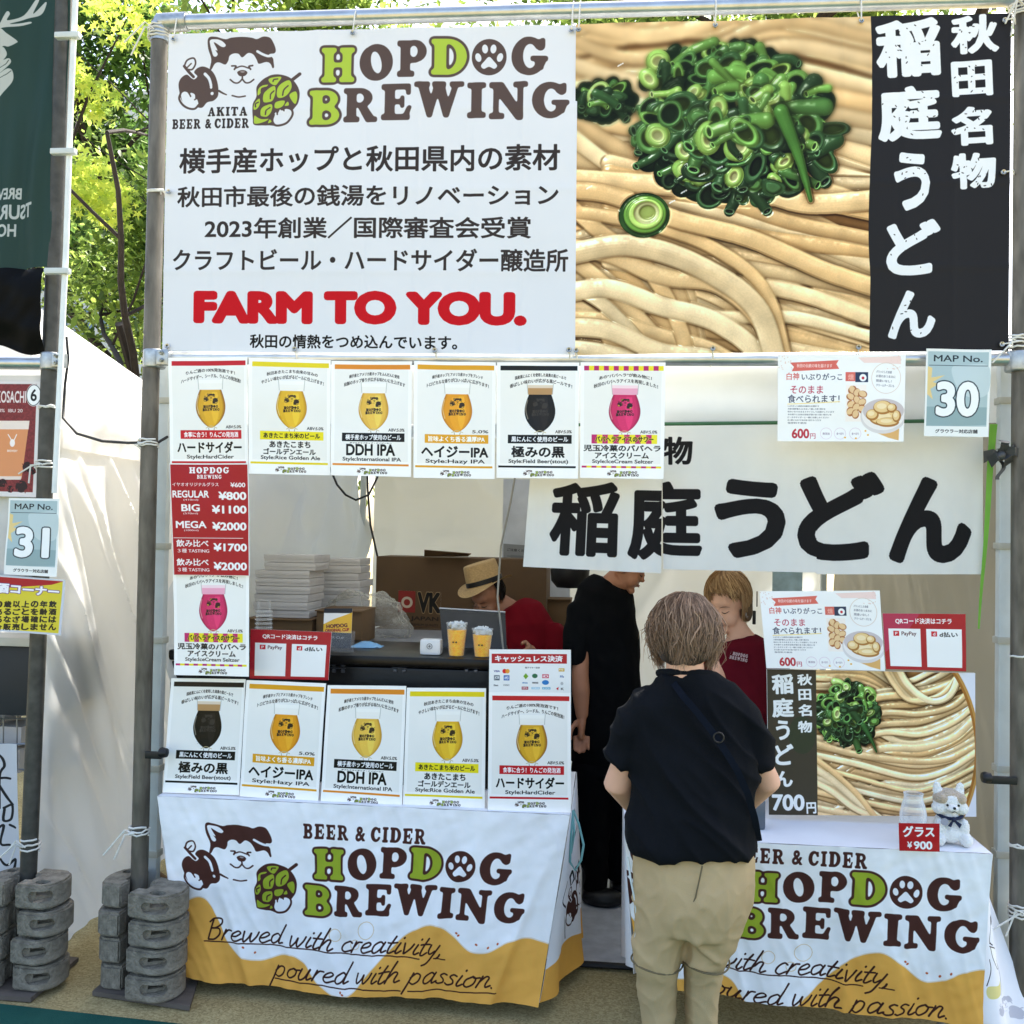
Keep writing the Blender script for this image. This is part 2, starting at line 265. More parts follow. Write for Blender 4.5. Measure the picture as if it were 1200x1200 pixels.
# single-stroke handwriting (x height 1, baseline 0, y up)
HW = {
 'a': ([[(.78, .8), (.5, 1), (.15, .72), (.12, .25), (.35, .02), (.65, .3), (.82, .9)], [(.84, 1), (.74, .4), (.82, .04), (1.1, .22)]], 1.0),
 'c': ([[(.75, .85), (.5, 1), (.15, .7), (.1, .25), (.4, 0), (.9, .25)]], .8), 'B': ([[(.25, 2.0), (.2, 1), (.18, 0)], [(0, 1.7), (.3, 2.05), (.85, 2.0), (.95, 1.55), (.6, 1.15), (.25, 1.08)], [(.3, 1.08), (.85, 1.05), (1.0, .55), (.7, .05), (.2, -.02)]], 1.15),
 'd': ([[(.75, .8), (.5, 1), (.15, .72), (.12, .25), (.35, .02), (.65, .3), (.8, .9)], [(.98, 2.0), (.8, .8), (.78, .1), (1.1, .2)]], 1.0),
 'e': ([[(.1, .45), (.5, .55), (.72, .8), (.5, 1), (.18, .75), (.1, .3), (.38, 0), (.9, .25)]], .82), 'h': ([[(.3, 2.05), (.15, 1), (.05, 0)], [(.1, .4), (.4, .95), (.65, .9), (.6, .3), (.7, .02), (.98, .22)]], .95),
 'i': ([[(.25, 1), (.12, .3), (.22, .02), (.5, .25)], [(.36, 1.45), (.38, 1.52)]], .45), 'n': ([[(.18, 1), (.12, .5), (.05, 0)], [(.12, .45), (.42, .98), (.66, .88), (.6, .3), (.7, .02), (.98, .22)]], .95),
 'o': ([[(.5, 1), (.15, .7), (.12, .25), (.4, 0), (.72, .3), (.75, .75), (.5, 1), (.65, .85), (1.0, .85)]], .9), 'p': ([[(.2, 1.05), (.08, 0), (-.05, -1)], [(.1, .55), (.4, 1), (.75, .85), (.75, .3), (.45, 0), (.15, .15)]], .95),
 'r': ([[(.18, 1), (.12, .5), (.05, 0)], [(.12, .5), (.35, .95), (.65, .98)]], .62), 's': ([[(.65, .9), (.38, 1), (.2, .75), (.5, .45), (.55, .15), (.25, -.02), (0, .12)]], .68),
 't': ([[(.38, 1.6), (.2, .7), (.18, .1), (.35, 0), (.62, .25)], [(-.02, .98), (.62, 1.04)]], .56), 'u': ([[(.15, 1), (.08, .35), (.25, 0), (.55, .25), (.72, 1)], [(.74, 1), (.66, .4), (.74, .04), (1.0, .22)]], .98),
 'v': ([[(.08, .98), (.2, .3), (.28, 0), (.6, .5), (.75, 1)]], .75), 'w': ([[(.08, 1), (.12, .3), (.25, 0), (.5, .4), (.6, .85), (.62, .3), (.78, .02), (1.05, .5), (1.15, 1)]], 1.15),
 'y': ([[(.15, 1), (.12, .4), (.3, .1), (.6, .4)], [(.8, 1), (.6, .1), (.35, -.7), (.02, -.95)]], .85), ',': ([[(.15, .1), (.12, -.15), (0, -.35)]], .3), '.': ([[(.1, .05), (.12, .0)]], .3), ' ': ([], .5)}
def hand(cv, txt, x0, x1, yb0, yb1, xh, w, col):
    tot = sum(HW[c][1]*1.08 for c in txt); k = (x1-x0)/tot; x = x0
    for c in txt:
        st, adv = HW[c]
        for q in st:
            p = np.array([(x+(a+.28*b)*k*1.0, b) for a, b in q]); yb = yb0+(yb1-yb0)*(p[:, 0]-x0)/(x1-x0); p[:, 1] = yb-p[:, 1]*xh; cv.line(p, w, col)
        x += adv*1.08*k
def spr_from(fn, W, H):
    """draws fn on two papers and recovers an RGBA sprite"""
    o = []
    for bg in ('000000', 'FFFFFF'):
        c = Cv([(0, 0), (W, 0), (W, H), (0, H)], 1, bg); fn(c); o.append(c.a)
    al = 1-(o[1]-o[0]).mean(2); r = np.zeros(o[0].shape[:2]+(4,)); r[..., 3] = np.clip(al, 0, 1); r[..., :3] = o[0]/np.maximum(al, 1e-3)[..., None]; return np.clip(r, 0, 1)
# ---------------------------------------------------------------- the print of every sheet
DK, GR, PAPER = '5A4A45', 'AEC646', 'E3E5EA'
class Relief:
    """a printed food photograph: colour and height are drawn piece by piece, then lit as one picture"""
    def __init__(s, W, H, k): s.W, s.H, s.k = int(W*k), int(H*k), k; s.a = np.ones((s.H, s.W, 3))*C('BE8C52'); s.h = np.zeros((s.H, s.W)); s.g = np.zeros((s.H, s.W))
    def put(s, polys, hv, col=None, al=1.0, gl=None):
        m = cover([orient(p)*s.k for p in polys], s.W, s.H)
        if m is None: return
        m, x, y = m; H, W = m.shape; t = s.h[y:y+H, x:x+W]; t += (hv*s.k-t)*np.clip(m*1.2, 0, 1)
        if col is not None: c = s.a[y:y+H, x:x+W]; c += (col-c)*(m*al)[..., None]
        if gl is not None: g = s.g[y:y+H, x:x+W]; g += (gl-g)*m
    def strand(s, path, w, z, col, flat=.55, gl=.5, w2=None):
        q = smooth(path, n=9)
        for i, f in enumerate((1.0, .93, .84, .72, .58, .42, .22)): s.put(ribbon(q, w*f, None if w2 is None else w2*f), z+w*.5*flat*math.sqrt(1-f*f*.98), col if i == 0 else None, 1, gl if i == 0 else None)
    def blob(s, x, y, rx, ry, t, z, col, hh=.6, gl=.8):
        for i, f in enumerate((1.0, .9, .76, .58, .36)): s.put([ell(x, y, rx*f, ry*f, t, n=24)], z+min(rx, ry)*hh*math.sqrt(1-f*f*.98), col if i == 0 else None, 1, gl if i == 0 else None)
    def ring(s, x, y, r, e, t, z, col, inner, th=.3):
        for i, f in enumerate((1.0, .94, .86)): s.put([ell(x, y, r*f, r*e*f, t, n=28)], z+r*.22*(i+1)/3, col if i == 0 else None, 1, .9 if i == 0 else None)
        s.put([ell(x, y, r*(1-th*.55), r*e*(1-th*.55), t, n=28)], z+r*.18, np.clip(col*1.25+.06, 0, 1), .75)
        for i, f in enumerate((1-th, (1-th)*.86)): s.put([ell(x, y, r*f, r*e*f, t, n=28)], z-r*.25*(i+.4), inner, 1, .3)
    def finish(s, soft, amb=.61, dif=.48, seed=1):
        h = blur(s.h, soft); gy, gx = np.gradient(h); q = 1/np.sqrt(gx*gx+gy*gy+1); L = np.array([-.38, -.62, .72]); L /= np.linalg.norm(L); d = np.clip((-gx*L[0]-gy*L[1]+L[2])*q, 0, 1)
        Hh = L+np.array([0, 0, 1]); Hh /= np.linalg.norm(Hh); sp = np.clip((-gx*Hh[0]-gy*Hh[1]+Hh[2])*q, 0, 1); nz = noise2(s.H, s.W, 9, seed)*.6+noise2(s.H, s.W, 26, seed+1)*.6
        ao = np.clip(1+(h-blur(h, 7*s.k/2.4*2))*.026/(s.k/2.4), .62, 1.1)*np.clip(1+(h-blur(h, 2.2*s.k/2.4*2))*.035, .7, 1.1); li = (amb+dif*d)*ao; tint = np.stack([li**.86, li, li**1.22], -1); fine = 1+(noise2(s.H, s.W, 3, seed+5)-.5)*.05+(noise2(s.H, s.W, 40, seed+6)-.5)*.12
        o = s.a*tint*fine[..., None]; k = (np.clip(sp, 0, 1)**60)*np.clip(nz*2.6-1.25, 0, 1)*s.g*1.5+(sp**14)*.05*s.g; return np.clip(o+k[..., None]*np.array([1, .98, .93]), 0, 1)
def noodle_col(r): c = C('EBBE80')+(C('F8DCAC')-C('EBBE80'))*r.random(); return np.clip(c*(.9+.14*r.random()), 0, 1)
def onions(R, cx, cy, rx, ry, n, s, seed=3, z0=14):
    r = np.random.default_rng(seed); G = [C(x) for x in ('24381E', '2F4C28', '446A32', '64903F', '88AE50', 'ABC86C', '1C2C17')]
    for i in range(70):
        a = r.random()*6.28; q = math.sqrt(r.random())*.92; R.blob(cx+rx*q*math.cos(a), cy+ry*q*math.sin(a), s*1.2, s*.8, r.random()*3, z0*.5, C('14230F'), .3, .2)
    P_ = []
    for i in range(n): a = r.random()*6.28; q = r.random()**.55; P_.append((cx+rx*q*math.cos(a), cy+ry*q*math.sin(a), q))
    P_.sort(key=lambda p: -p[2]+r.random()*.5)
    for j, (x, y, q) in enumerate(P_):
        up = (cy-y)/ry; z = z0*(1.1-.5*q)+6*r.random(); u = s*(.55+.75*r.random()); t = r.random()*3.14; e = .4+.5*r.random(); k = r.random(); gi = int(np.clip(r.normal(1.9+1.6*up, 1.2), 0, 5)); c = G[gi]*(.9+.2*r.random())
        if k < .40: R.ring(x, y, u, e, t, z, c, G[6] if r.random() < .6 else C('3A4E1E'), .26+.2*r.random())
        elif k < .50: R.blob(x, y, u*.9, u*.75*e+u*.2, t, z, G[4], .5); R.ring(x, y, u*.62, e, t, z+2, G[5], C('D6E0A0'), .4)
        elif k < .85:
            d = np.array([math.cos(t), math.sin(t)*.8])*u*(.7+1.0*r.random()); w = u*(.55+.5*r.random()); R.strand([(x-d[0], y-d[1]), (x+u*.5*(r.random()-.5), y+u*.4*(r.random()-.7)), (x+d[0], y+d[1])], w, z, c, .7, 1.0, w*.8)
            en = (x+d[0], y+d[1]); R.put([ell(en[0], en[1], w*.22, w*.42, t, n=16)], z+w*.3, np.clip(c*1.5+.12, 0, 1)); R.put([ell(en[0], en[1], w*.12, w*.28, t, n=16)], z-w*.2, G[6])
        else: d = u*.9; pts = np.array([(x+d*math.cos(t+v)*(.6+.6*r.random()), y+d*.7*math.sin(t+v)*(.6+.6*r.random())) for v in (0, 1.3, 2.6, 3.9, 5.1)]); R.put([smooth(pts, True, 4)], z+3, c, 1, 1.0); R.put([smooth((pts-[x, y])*.6+[x, y], True, 4)], z+6, np.clip(c*1.2+.05, 0, 1), .6)
def udon_photo(cv, X0, Y0, X1, Y1, seed, mode):
    r = np.random.default_rng(seed); W, H = X1-X0, Y1-Y0; R = Relief(W, H, cv.k); P = lambda *p: [(a*W, b*H) for a, b in p]; j = lambda s=.02: (r.random()-.5)*2*s; S = []
    def lay(w, gl=.6):
        for p, k, z in sorted(S, key=lambda q: q[2]): R.strand(p, w*k*(.75+.5*r.random()), z+3*r.random(), noodle_col(r), .32+.16*r.random(), gl)
        S.clear()
    if mode == 0:
        for i in range(20): y = -.2+i*.033+j(); S.append((P((-.05, y+.06+j()), (.3, y+.01+j()), (.6, y+.04+j()), (1.05, y+.15+j(.04))), 1.25, r.random()*8))
        for i in range(5): y = .02+i*.07; S.append((P((-.05, y-.05), (.2, y+.02), (.45, y+j()), (.7, y-.08), (1.05, y-.02+j())), 1.1, 6+r.random()*5))
        lay(17, .3)
        for i in range(16): y = .40+i*.04+j(); S.append((P((-.05, y-.1+j(.03)), (.2, y+.03+j()), (.45, y+.11+j(.03)), (.7, y+.17+j(.03)), (1.05, y+.30+j(.05))), 1.0, r.random()*12))
        for i in range(15): y = .42+i*.042+j(.02); S.append((P((.12, y-.03+j()), (.5, y+.03+j(.02)), (.75, y+.06+j(.03)), (1.05, y+.12+j(.03))), 1.05, 4+r.random()*12))
        for i in range(8): y = .58+i*.06+j(.02); S.append((P((-.05, y+j(.04)), (.12, y+.0), (.3, y+.05+j(.02)), (.5, y+.12+j(.03)), (.66, y+.24), (.74, y+.5)), 1.15, 6+r.random()*14))
        for i in range(7): y = .52+i*.075+j(.02); S.append((P((-.05, y-.12+j(.03)), (.1, y-.03), (.24, y+.08+j()), (.36, y+.24), (.44, y+.5)), 1.1, 10+r.random()*10))
        S.append((P((-.05, .70), (.18, .675), (.4, .73), (.62, .86), (.7, 1.06)), 1.3, 24)); S.append((P((-.05, .50), (.12, .52), (.35, .60), (.6, .66), (.85, .76), (1.05, .82)), 1.2, 22)); S.append((P((.0, .47), (.35, .50), (.62, .52), (.8, .56), (1.05, .55)), 1.1, 20))
        lay(18.5); onions(R, .1*W, .235*H, .09*W, .04*H, 20, .038*W, 9); onions(R, .5*W, .16*H, .27*W, .075*H, 60, .042*W, 8, 16); onions(R, .55*W, .34*H, .33*W, .205*H, 210, .052*W, 5, 22)
        R.strand(P((.70, .28), (.76, .42), (.80, .55)), .05*W, 40, C('47742F'), .7, 1, .014*W)
        for k, (c1, hh) in enumerate((('2F5526', 20), ('6B9A3C', 24), ('B4D26A', 26), ('D9DE9C', 22), ('A8BE62', 19))): q = 1-k*.17; R.put([ell(.24*W+k*1.0, .585*H-k*.8, .088*W*q, .068*H*q)], hh, C(c1), 1, .9)
        out = R.finish(2.2, seed=seed); a = int(R.H*.30); b = blur(out[:int(R.H*.42)], 5.5); w = np.clip((np.arange(len(b))-a)/(len(b)-a), 0, 1)[:, None, None]; gm = np.clip((out[:len(b), :, 1]-out[:len(b), :, 0]*1.0)*8+.6, 0, 1)[..., None]*.6; w = np.maximum(w, gm); out[:len(b)] = b*(1-w)+out[:len(b)]*w
        for x, y in ((.43, .47), (.37, .52), (.49, .45), (.045, .5), (.15, .13), (.33, .55), (.45, .5)): cy_, cx_ = int(y*R.H), int(x*R.W); m = cover([ell(cx_+6*i, cy_-3*i, 5-i, 2.4, -.6, n=12) for i in range(3)], R.W, R.H); out[m[2]:m[2]+m[0].shape[0], m[1]:m[1]+m[0].shape[1]] += (1-out[m[2]:m[2]+m[0].shape[0], m[1]:m[1]+m[0].shape[1]])*m[0][..., None]*.8
    else:
        for i in range(22): y = -.1+i*.035; S.append((P((-.05, y+.02+j()), (.3, y+.05+j()), (.55, y+.16+j()), (.75, y+.1+j()), (1.02, y-.05+j(.05))), 1, r.random()*6))
        for i in range(20): y = .08+i*.042+j(.015); S.append((P((.05, y+.24+j()), (.38, y+.05+j()), (.66, y+.03), (.86, y-.05+j()), (.99, y-.16+j(.03))), 1, 3+r.random()*7))
        for i in range(20): y = .48+i*.03+j(.015); S.append((P((-.03, y-.02), (.25, y+.05+j()), (.6, y+.12+j(.03)), (.82, y+.08), (1.0, y-.02+j(.03))), 1, 5+r.random()*7))
        for i in range(9): x = i*.05; S.append((P((-.05, .58+x*.5), (.1, .70+x*.4), (.26, .86+x*.3), (.4+x*.3, 1.06)), 1, 9+r.random()*6))
        for i in range(4): S.append((P((.42+i*.03, -.05), (.5+i*.03, .1), (.6+i*.04, .2), (.78+i*.02, .16), (.9, .02)), 1, 12+r.random()*3))
        lay(7.6); onions(R, .2*W, .3*H, .2*W, .21*H, 150, .045*W, 11, 14); R.strand(P((.3, .38), (.35, .48), (.38, .56)), .035*W, 20, C('2F5526'), .7, 1, .012*W)
        out = R.finish(1.4, seed=seed); k = R.k
        for col, ex in (('A86E30', .575), ('C4924E', .59), ('E4E4EE', .605)):
            c_ = cover([box(-W, -H, 2*W, 2*H)*k, orient(ell(.42*W, .55*H, ex*W, ex*1.42*H, .05, n=80)*k)[::-1]], R.W, R.H)
            if c_: m, x, y = c_; t = out[y:y+m.shape[0], x:x+m.shape[1]]; t += (C(col)-t)*m[..., None]
    y0, x0 = int(round(Y0*cv.k)), int(round(X0*cv.k)); hh, ww = min(out.shape[0], cv.H-y0), min(out.shape[1], cv.W-x0); cv.a[y0:y0+hh, x0:x0+ww] = out[:hh, :ww]
def specks(cv, x0, y0, x1, y1, n, col, seed):
    r = np.random.default_rng(seed)
    for _ in range(n): x, y = x0+(x1-x0)*r.random(), y0+(y1-y0)*r.random(); cv.poly(ell(x, y, .8+1.1*r.random(), .6, r.random()*3, n=8), col)
def brewery_banner(q):
    cv = Cv(q, 2.5, PAPER); o = cv.r(200, 35); dog(cv, o[0], o[1], 1/7.06, DK, GR, PAPER)
    o = cv.r(520, 95); wordmark(cv, o[0]-160, o[1]-60, 1/3.75, DK, GR, PAPER)
    z = lambda a, b, c, d: (180+a/2.4, 10+b/2.4, 180+c/2.4, 10+d/2.4); B = '37302E'
    for txt, bx, bo in (('横手産ホップと秋田県内の素材', (75, 390, 1145, 464), .022), ('秋田市最後の銭湯をリノベーション', (70, 500, 1140, 560), .02), ('2023年創業／国際審査会受賞', (150, 590, 1065, 650), .02), ('クラフトビール・ハードサイダー醸造所', (58, 678, 1165, 742), .02)):
        cv.t(txt, *z(*bx), B, bold=bo)
    cv.t('FARM TO YOU.', *z(118, 796, 1052, 890), 'C8101C', bold=.068); cv.t('秋田の情熱をつめ込んでいます。', *z(280, 918, 862, 957), '14110F', bold=.02)
    x0, y0 = cv.r(246, 127); slabline(cv, 'AKITA', x0, y0, x0+49, y0+10.5, B); x0, y0 = cv.r(203, 141); slabline(cv, 'BEER & CIDER', x0, y0, x0+94, y0+11.5, B)
    return cv
def udon_banner(q):
    cv = Cv(q, 2.5, '262527'); xe = cv.r(1025, 200)[0]; udon_photo(cv, 0, 0, xe, cv.h, 4, 0)
    e = smooth([(xe-2, -2), (xe+1, 90), (xe-2, 180), (xe-3, 260), (xe+2, 340), (xe, cv.h+2)]); cv.poly(np.vstack([e, [(cv.w+2, cv.h+2), (cv.w+2, -2)]]), '262527')
    for c, b in (('稲', (815, 30, 985, 185)), ('庭', (818, 210, 985, 355)), ('う', (862, 385, 955, 540)), ('ど', (840, 565, 985, 710)), ('ん', (845, 750, 970, 875)), ('秋', (1010, 18, 1133, 120)), ('田', (1012, 140, 1118, 235)), ('名', (1010, 262, 1118, 365)), ('物', (1010, 385, 1128, 480))):
        cv.t(c, 670+b[0]/2.264, 10+b[1]/2.264, 670+b[2]/2.264, 10+b[3]/2.264, 'ECF0F4', bold=.042, rot=-.05)
        x, y = cv.r(670+(b[0]+b[2])/4.53, 10+(b[1]+b[3])/4.53); w, h = (b[2]-b[0])/5.2, (b[3]-b[1])/5.2; specks(cv, x-w, y-h, x+w, y+h, 16, '262527', ord(c))
    return cv
_mini = {}
def mini():
    if not _mini:
        _mini['dog'] = spr_from(lambda c: (dog(c, 0, 0, .34, DK, '8FAE3A', 'F4F4F2'),), 400, 300); _mini['word'] = spr_from(lambda c: wordmark(c, 0, 0, .34, '3A3230', 'A8C04A', 'F4F4F2'), 408, 152)
        _mini['dogk'] = spr_from(lambda c: dog(c, 0, 0, .34, '241C18', '241C18', 'C9A040'), 400, 300)
    return _mini
BEERS = {
 'cider': ('D8A52A', '8C5A1E', 'C41E28', 'りんご酒の100%発泡酒です！', 'ハードサイダー、シードル、りんごの発泡酒！', 'C41E28', 'FFFFFF', '食事に合う！りんごの発泡酒', ['ハードサイダー'], 'Style:HardCider', 'ABV:5.0%'),
 'golden': ('E2B32C', 'B8861E', 'E8D21C', '秋田あきたこまち由来の甘みの', 'やさしい味わいが広がるビールに仕上げます！', 'EEDD20', '1A1A1A', 'あきたこまち米のビール', ['あきたこまち', 'ゴールデンエール'], 'Style:Rice Golden Ale', 'ABV:5.0%'),
 'ddh': ('E6B84A', 'C08E30', 'E08A28', '横手産とアメリカ産ホップをふんだんに使用', '和製のホップ香りが広がる味わいに仕上げます', '141414', 'FFFFFF', '横手産ホップ使用のビール', ['DDH IPA'], 'Style:International IPA', 'ABV:5.0%'),
 'hazy': ('E59A22', 'B87418', 'E0A020', '横手産ホップとアメリカ産ホップをブレンド', 'トロピカルな香りが口いっぱいに広がります！', 'E0A020', 'FFFFFF', '旨味よくち香る濃厚IPA', ['ヘイジーIPA'], 'Style:Hazy IPA', '5.0%'),
 'stout': ('17120F', '0B0807', '141414', '国産黒にんにくを使用した高貴の黒ビールで', '香ばしい味わいが広がる黒ビールです！', '141414', 'FFFFFF', '黒にんにく使用のビール', ['極みの黒'], 'Style:Field Beer(stout)', 'ABV:5.0%'),
 'pink': ('CE2E62', '9A1E48', 'CHK', 'あの“ババヘラ”が飲み物に！', '秋田のババヘラアイスを再現しました！', 'CHK', '1A1A1A', 'ババヘラアイスのサワー', ['児玉冷菓のババヘラ', 'アイスクリーム'], 'Style:IceCream Seltzer', 'ABV:5.0%')}
def beer_poster(q, kind, ppu=3.2, H=135.0, paper='FDFBF6', crop=0):
    body, rim, bar, a1, a2, tagc, tagt, tag, names, style, abv = BEERS[kind]; cv = Cv(q, ppu, paper); sx, sy = cv.w/95, cv.h/(H-crop); full = cv.a
    if crop: cv.H = int(cv.H*H/(H-crop)); cv.h = cv.h*H/(H-crop); cv.a = np.ones((cv.H, cv.W, 3))*C(paper)
    R = lambda a, b, c, d, col, al=1.0: cv.rect(a*sx, b*sy, c*sx, d*sy, col, al); T = lambda s, a, b, c, d, col, **k: cv.tl(s, a*sx, b*sy, c*sx, d*sy, col, **k); P = lambda pts: [(x*sx, y*sy) for x, y in pts]
    R(4, 4, 91, 118, 'EDEBE2', .6)
    def strip(a, b, c, d, n):
        if bar == 'CHK':
            for i in range(n): R(a+(c-a)*i/n, b, a+(c-a)*(i+1)/n, d, ('B8286A', 'EFE02A')[i % 2])
        else: R(a, b, c, d, bar)
    strip(4, 4, 93, 9.5, 16); K = '26221F'
    T(a1, 21, 12.5, 80, 16.6, K, arc=4*sy, bold=.012); T(a2, 15, 19, 87, 23.6, K, arc=7*sy, bold=.012)
    g = [(35, 25), (36, 37), (32, 47), (30, 57), (32, 67), (38, 76), (44, 82), (48, 86), (53, 86), (57, 82), (63, 76), (68, 67), (70, 57), (68, 47), (64.5, 37), (65.5, 25)]
    cv.poly(smooth(P(g), True, 4), 'F2F1EC'); bp = [(36.2, 37), (32.4, 47), (30.6, 57), (32.8, 66.5), (39, 75), (46, 80.5), (50, 81.5), (54, 80.5), (61.5, 75), (67.5, 66.5), (69.4, 57), (67.6, 47), (64, 37)]
    s0 = smooth(P(bp), False, 5); s0[:, 0] = 50.2*sx+(s0[:, 0]-50.2*sx)*.92; cv.poly(s0, rim); c = np.array([50.2*sx, 57*sy])
    for i in range(9): f = .97-i*.035; cv.poly(c+(s0-c)*np.array([f, .985]), C(rim)+(C(body)-C(rim))*min(1, (i+1)/6))
    cv.poly(c+(s0-c)*np.array([.55, .9])+np.array([1*sx, 2*sy]), np.clip(C(body)*1.1+.05, 0, 1), .35); cv.poly(c+(s0-c)*np.array([.25, .85])+np.array([5*sx, 0]), np.clip(C(body)*1.15+.08, 0, 1), .4)
    rb_ = np.random.default_rng(len(kind)); [cv.poly(ell((38+24*rb_.random())*sx, (42+34*rb_.random())*sy, .35, .35, n=8), np.clip(C(body)*1.25+.1, 0, 1), .5) for _ in range(26)]; cv.line(P([(35.5, 44), (33.5, 55), (36, 66)]), 1.2, 'FFF4D8', alpha=.45)
    fo = {'stout': 'B98F5E', 'pink': 'F0A9C0'}.get(kind, 'F6F3EA'); cv.poly(P([(35.6, 26.5), (65, 26.5), (64.3, 37.6), (36, 37.6)]), fo); cv.poly(P([(35.6, 26), (65, 26), (64.8, 30), (35.8, 30)]), 'FFFDF6', .6)
    cv.line(P([(35, 25), (36, 37)]), .7, 'B9B9B2'); cv.line(P([(65.4, 25), (64.5, 37)]), .7, 'B9B9B2'); cv.line(P([(44, 82), (50, 79.6), (57, 82)]), .8, 'C9B98C'); cv.line(P([(47, 82), (48, 87)]), .8, 'A59A88'); cv.line(P([(54, 82), (53, 87)]), .8, 'A59A88')
    m = mini(); fl = '2A211B' if kind != 'stout' else '3A342F'; cv.paste(m['dogk'][:, :, :]*np.array([1, 1, 1, .92]), 40.5*sx, 41*sy, 60*sx, 54.5*sy, flat=fl if kind == 'stout' else None); cv.paste(m['word'], 40*sx, 54.5*sy, 61.5*sx, 63*sy, flat=fl)
    T(abv, 68, 79, 87, 82.5, K, bold=.01)
    if tagc == 'CHK':
        for i in range(12): R(13+74*i/12, 84, 13+74*(i+1)/12, 94.5, ('C22A6C', 'F0E22E')[i % 2])
        T(tag, 17, 86, 83, 92.6, '1A1A1A', bold=.03, out='F0E22E', ow=.06)
    else: R(13, 84.5, 87, 94.5, tagc); T(tag, 17, 86.3, 83, 92.8, tagt, bold=.025)
    K = '121110'
    if len(names) == 1: T(names[0], {'ddh': 18, 'stout': 17}.get(kind, 9), 97.5, {'ddh': 76, 'stout': 79}.get(kind, 87), 111, K, bold=.032)
    else: T(names[0], 24 if kind == 'golden' else 4, 96, 72 if kind == 'golden' else 91, 103.6, K, bold=.028); T(names[1], 17, 104.6, 78, 111.8, K, bold=.028)
    T(style, 14 if kind != 'cider' else 20, 113, 83 if kind != 'cider' else 77, 118.6, K, bold=.012); strip(2, 120.5, 92, 122.8, 16)
    if kind == 'ddh': T('ダブルドライホップ・アイピーエー', 22, 95.6, 72, 97, K)
    cv.paste(m['dog'], 30*sx, 124.8*sy, 45*sx, 133.8*sy); cv.paste(m['word'], 44*sx, 125.6*sy, 68*sx, 133.2*sy)
    if crop: n = full.shape[0]; cv.a = cv.a[-n:]; cv.H = n; cv.h = n/cv.k
    return cv
def price_poster(q):
    cv = Cv(q, 3.4, 'EDEDEA'); R = 'A81C26'; z = lambda a, b, c, d: (180+a/3.75, 410+b/3.75, 180+c/3.75, 410+d/3.75); cv.rect(.8, 1.5, cv.w-1, cv.h-.6, R); T = lambda s, a, b, c, d, **k: cv.t(s, *z(a, b, c, d), 'F4F2F0', **k)
    x0, y0 = cv.r(222, 547.5); slabline(cv, 'HOPDOG', x0, y0, x0+47, y0+7.2, 'F4F2F0'); x0, y0 = cv.r(231, 556.5); slabline(cv, 'BREWING', x0, y0, x0+29, y0+4.6, 'F4F2F0')
    T('イヤオオリジナルグラス', 85, 583, 285, 600, bold=.012); T('¥600', 338, 583, 403, 604, bold=.025)
    for n, p, y, a, b in (('REGULAR', '¥800', 638, 85, 243), ('BIG', '¥1100', 698, 122, 203), ('MEGA', '¥2000', 772, 97, 232)):
        T(n, a, y-20, b, y+12, bold=.03); T(p, 285 if n == 'REGULAR' else 256, y-15, 407, y+22, bold=.035); T({'REGULAR': '(410ml)', 'BIG': '(570ml)', 'MEGA': '(1000ml)'}[n], (a+b)/2-32, y+17, (a+b)/2+32, y+27, bold=.005)
    x, y = cv.r(203, 630); cv.rect(x, y, x+82, y+.6, 'F4F2F0'); 
    for y, p, k in ((862, '¥1700', '３種 TASTING'), (945, '¥2000', '３種 TASTING')): T('飲み比べ', 98, y-28, 240, y+4, bold=.025); T(k, 103, y+12, 243, y+30, bold=.01); T(p, 260, y-12, 409, y+24, bold=.035)
    return cv
def pay_card(q, pink=0):
    cv = Cv(q, 3.4, 'A81F2B'); w, h = cv.w, cv.h
    if pink: cv.poly([(0, 0), (w*.45, 0), (w*.2, h*.5), (0, h*.7)], 'B8406C', .6)
    cv.tl('QRコード決済はコチラ', w*.15, h*.08, w*.83, h*.19, 'F4F2F0', bold=.03)
    for a, b, n in ((.06, .45, 'PayPay'), (.52, .95, 'd払い')):
        cv.rect(w*a, h*.27, w*b, h*.94, 'F0F0EE'); cv.rect(w*(a+.06), h*.31, w*(a+.13), h*.4, 'C4202E'); cv.tl(n, w*(a+.16), h*.32, w*(b-.05), h*.41, '4A2026' if n == 'PayPay' else '161616', bold=.02 if n != 'PayPay' else .01)
        cv.tl('P' if n == 'PayPay' else 'd', w*(a+.08), h*.33, w*(a+.11), h*.385, 'F4F2F0', bold=.02)
    return cv
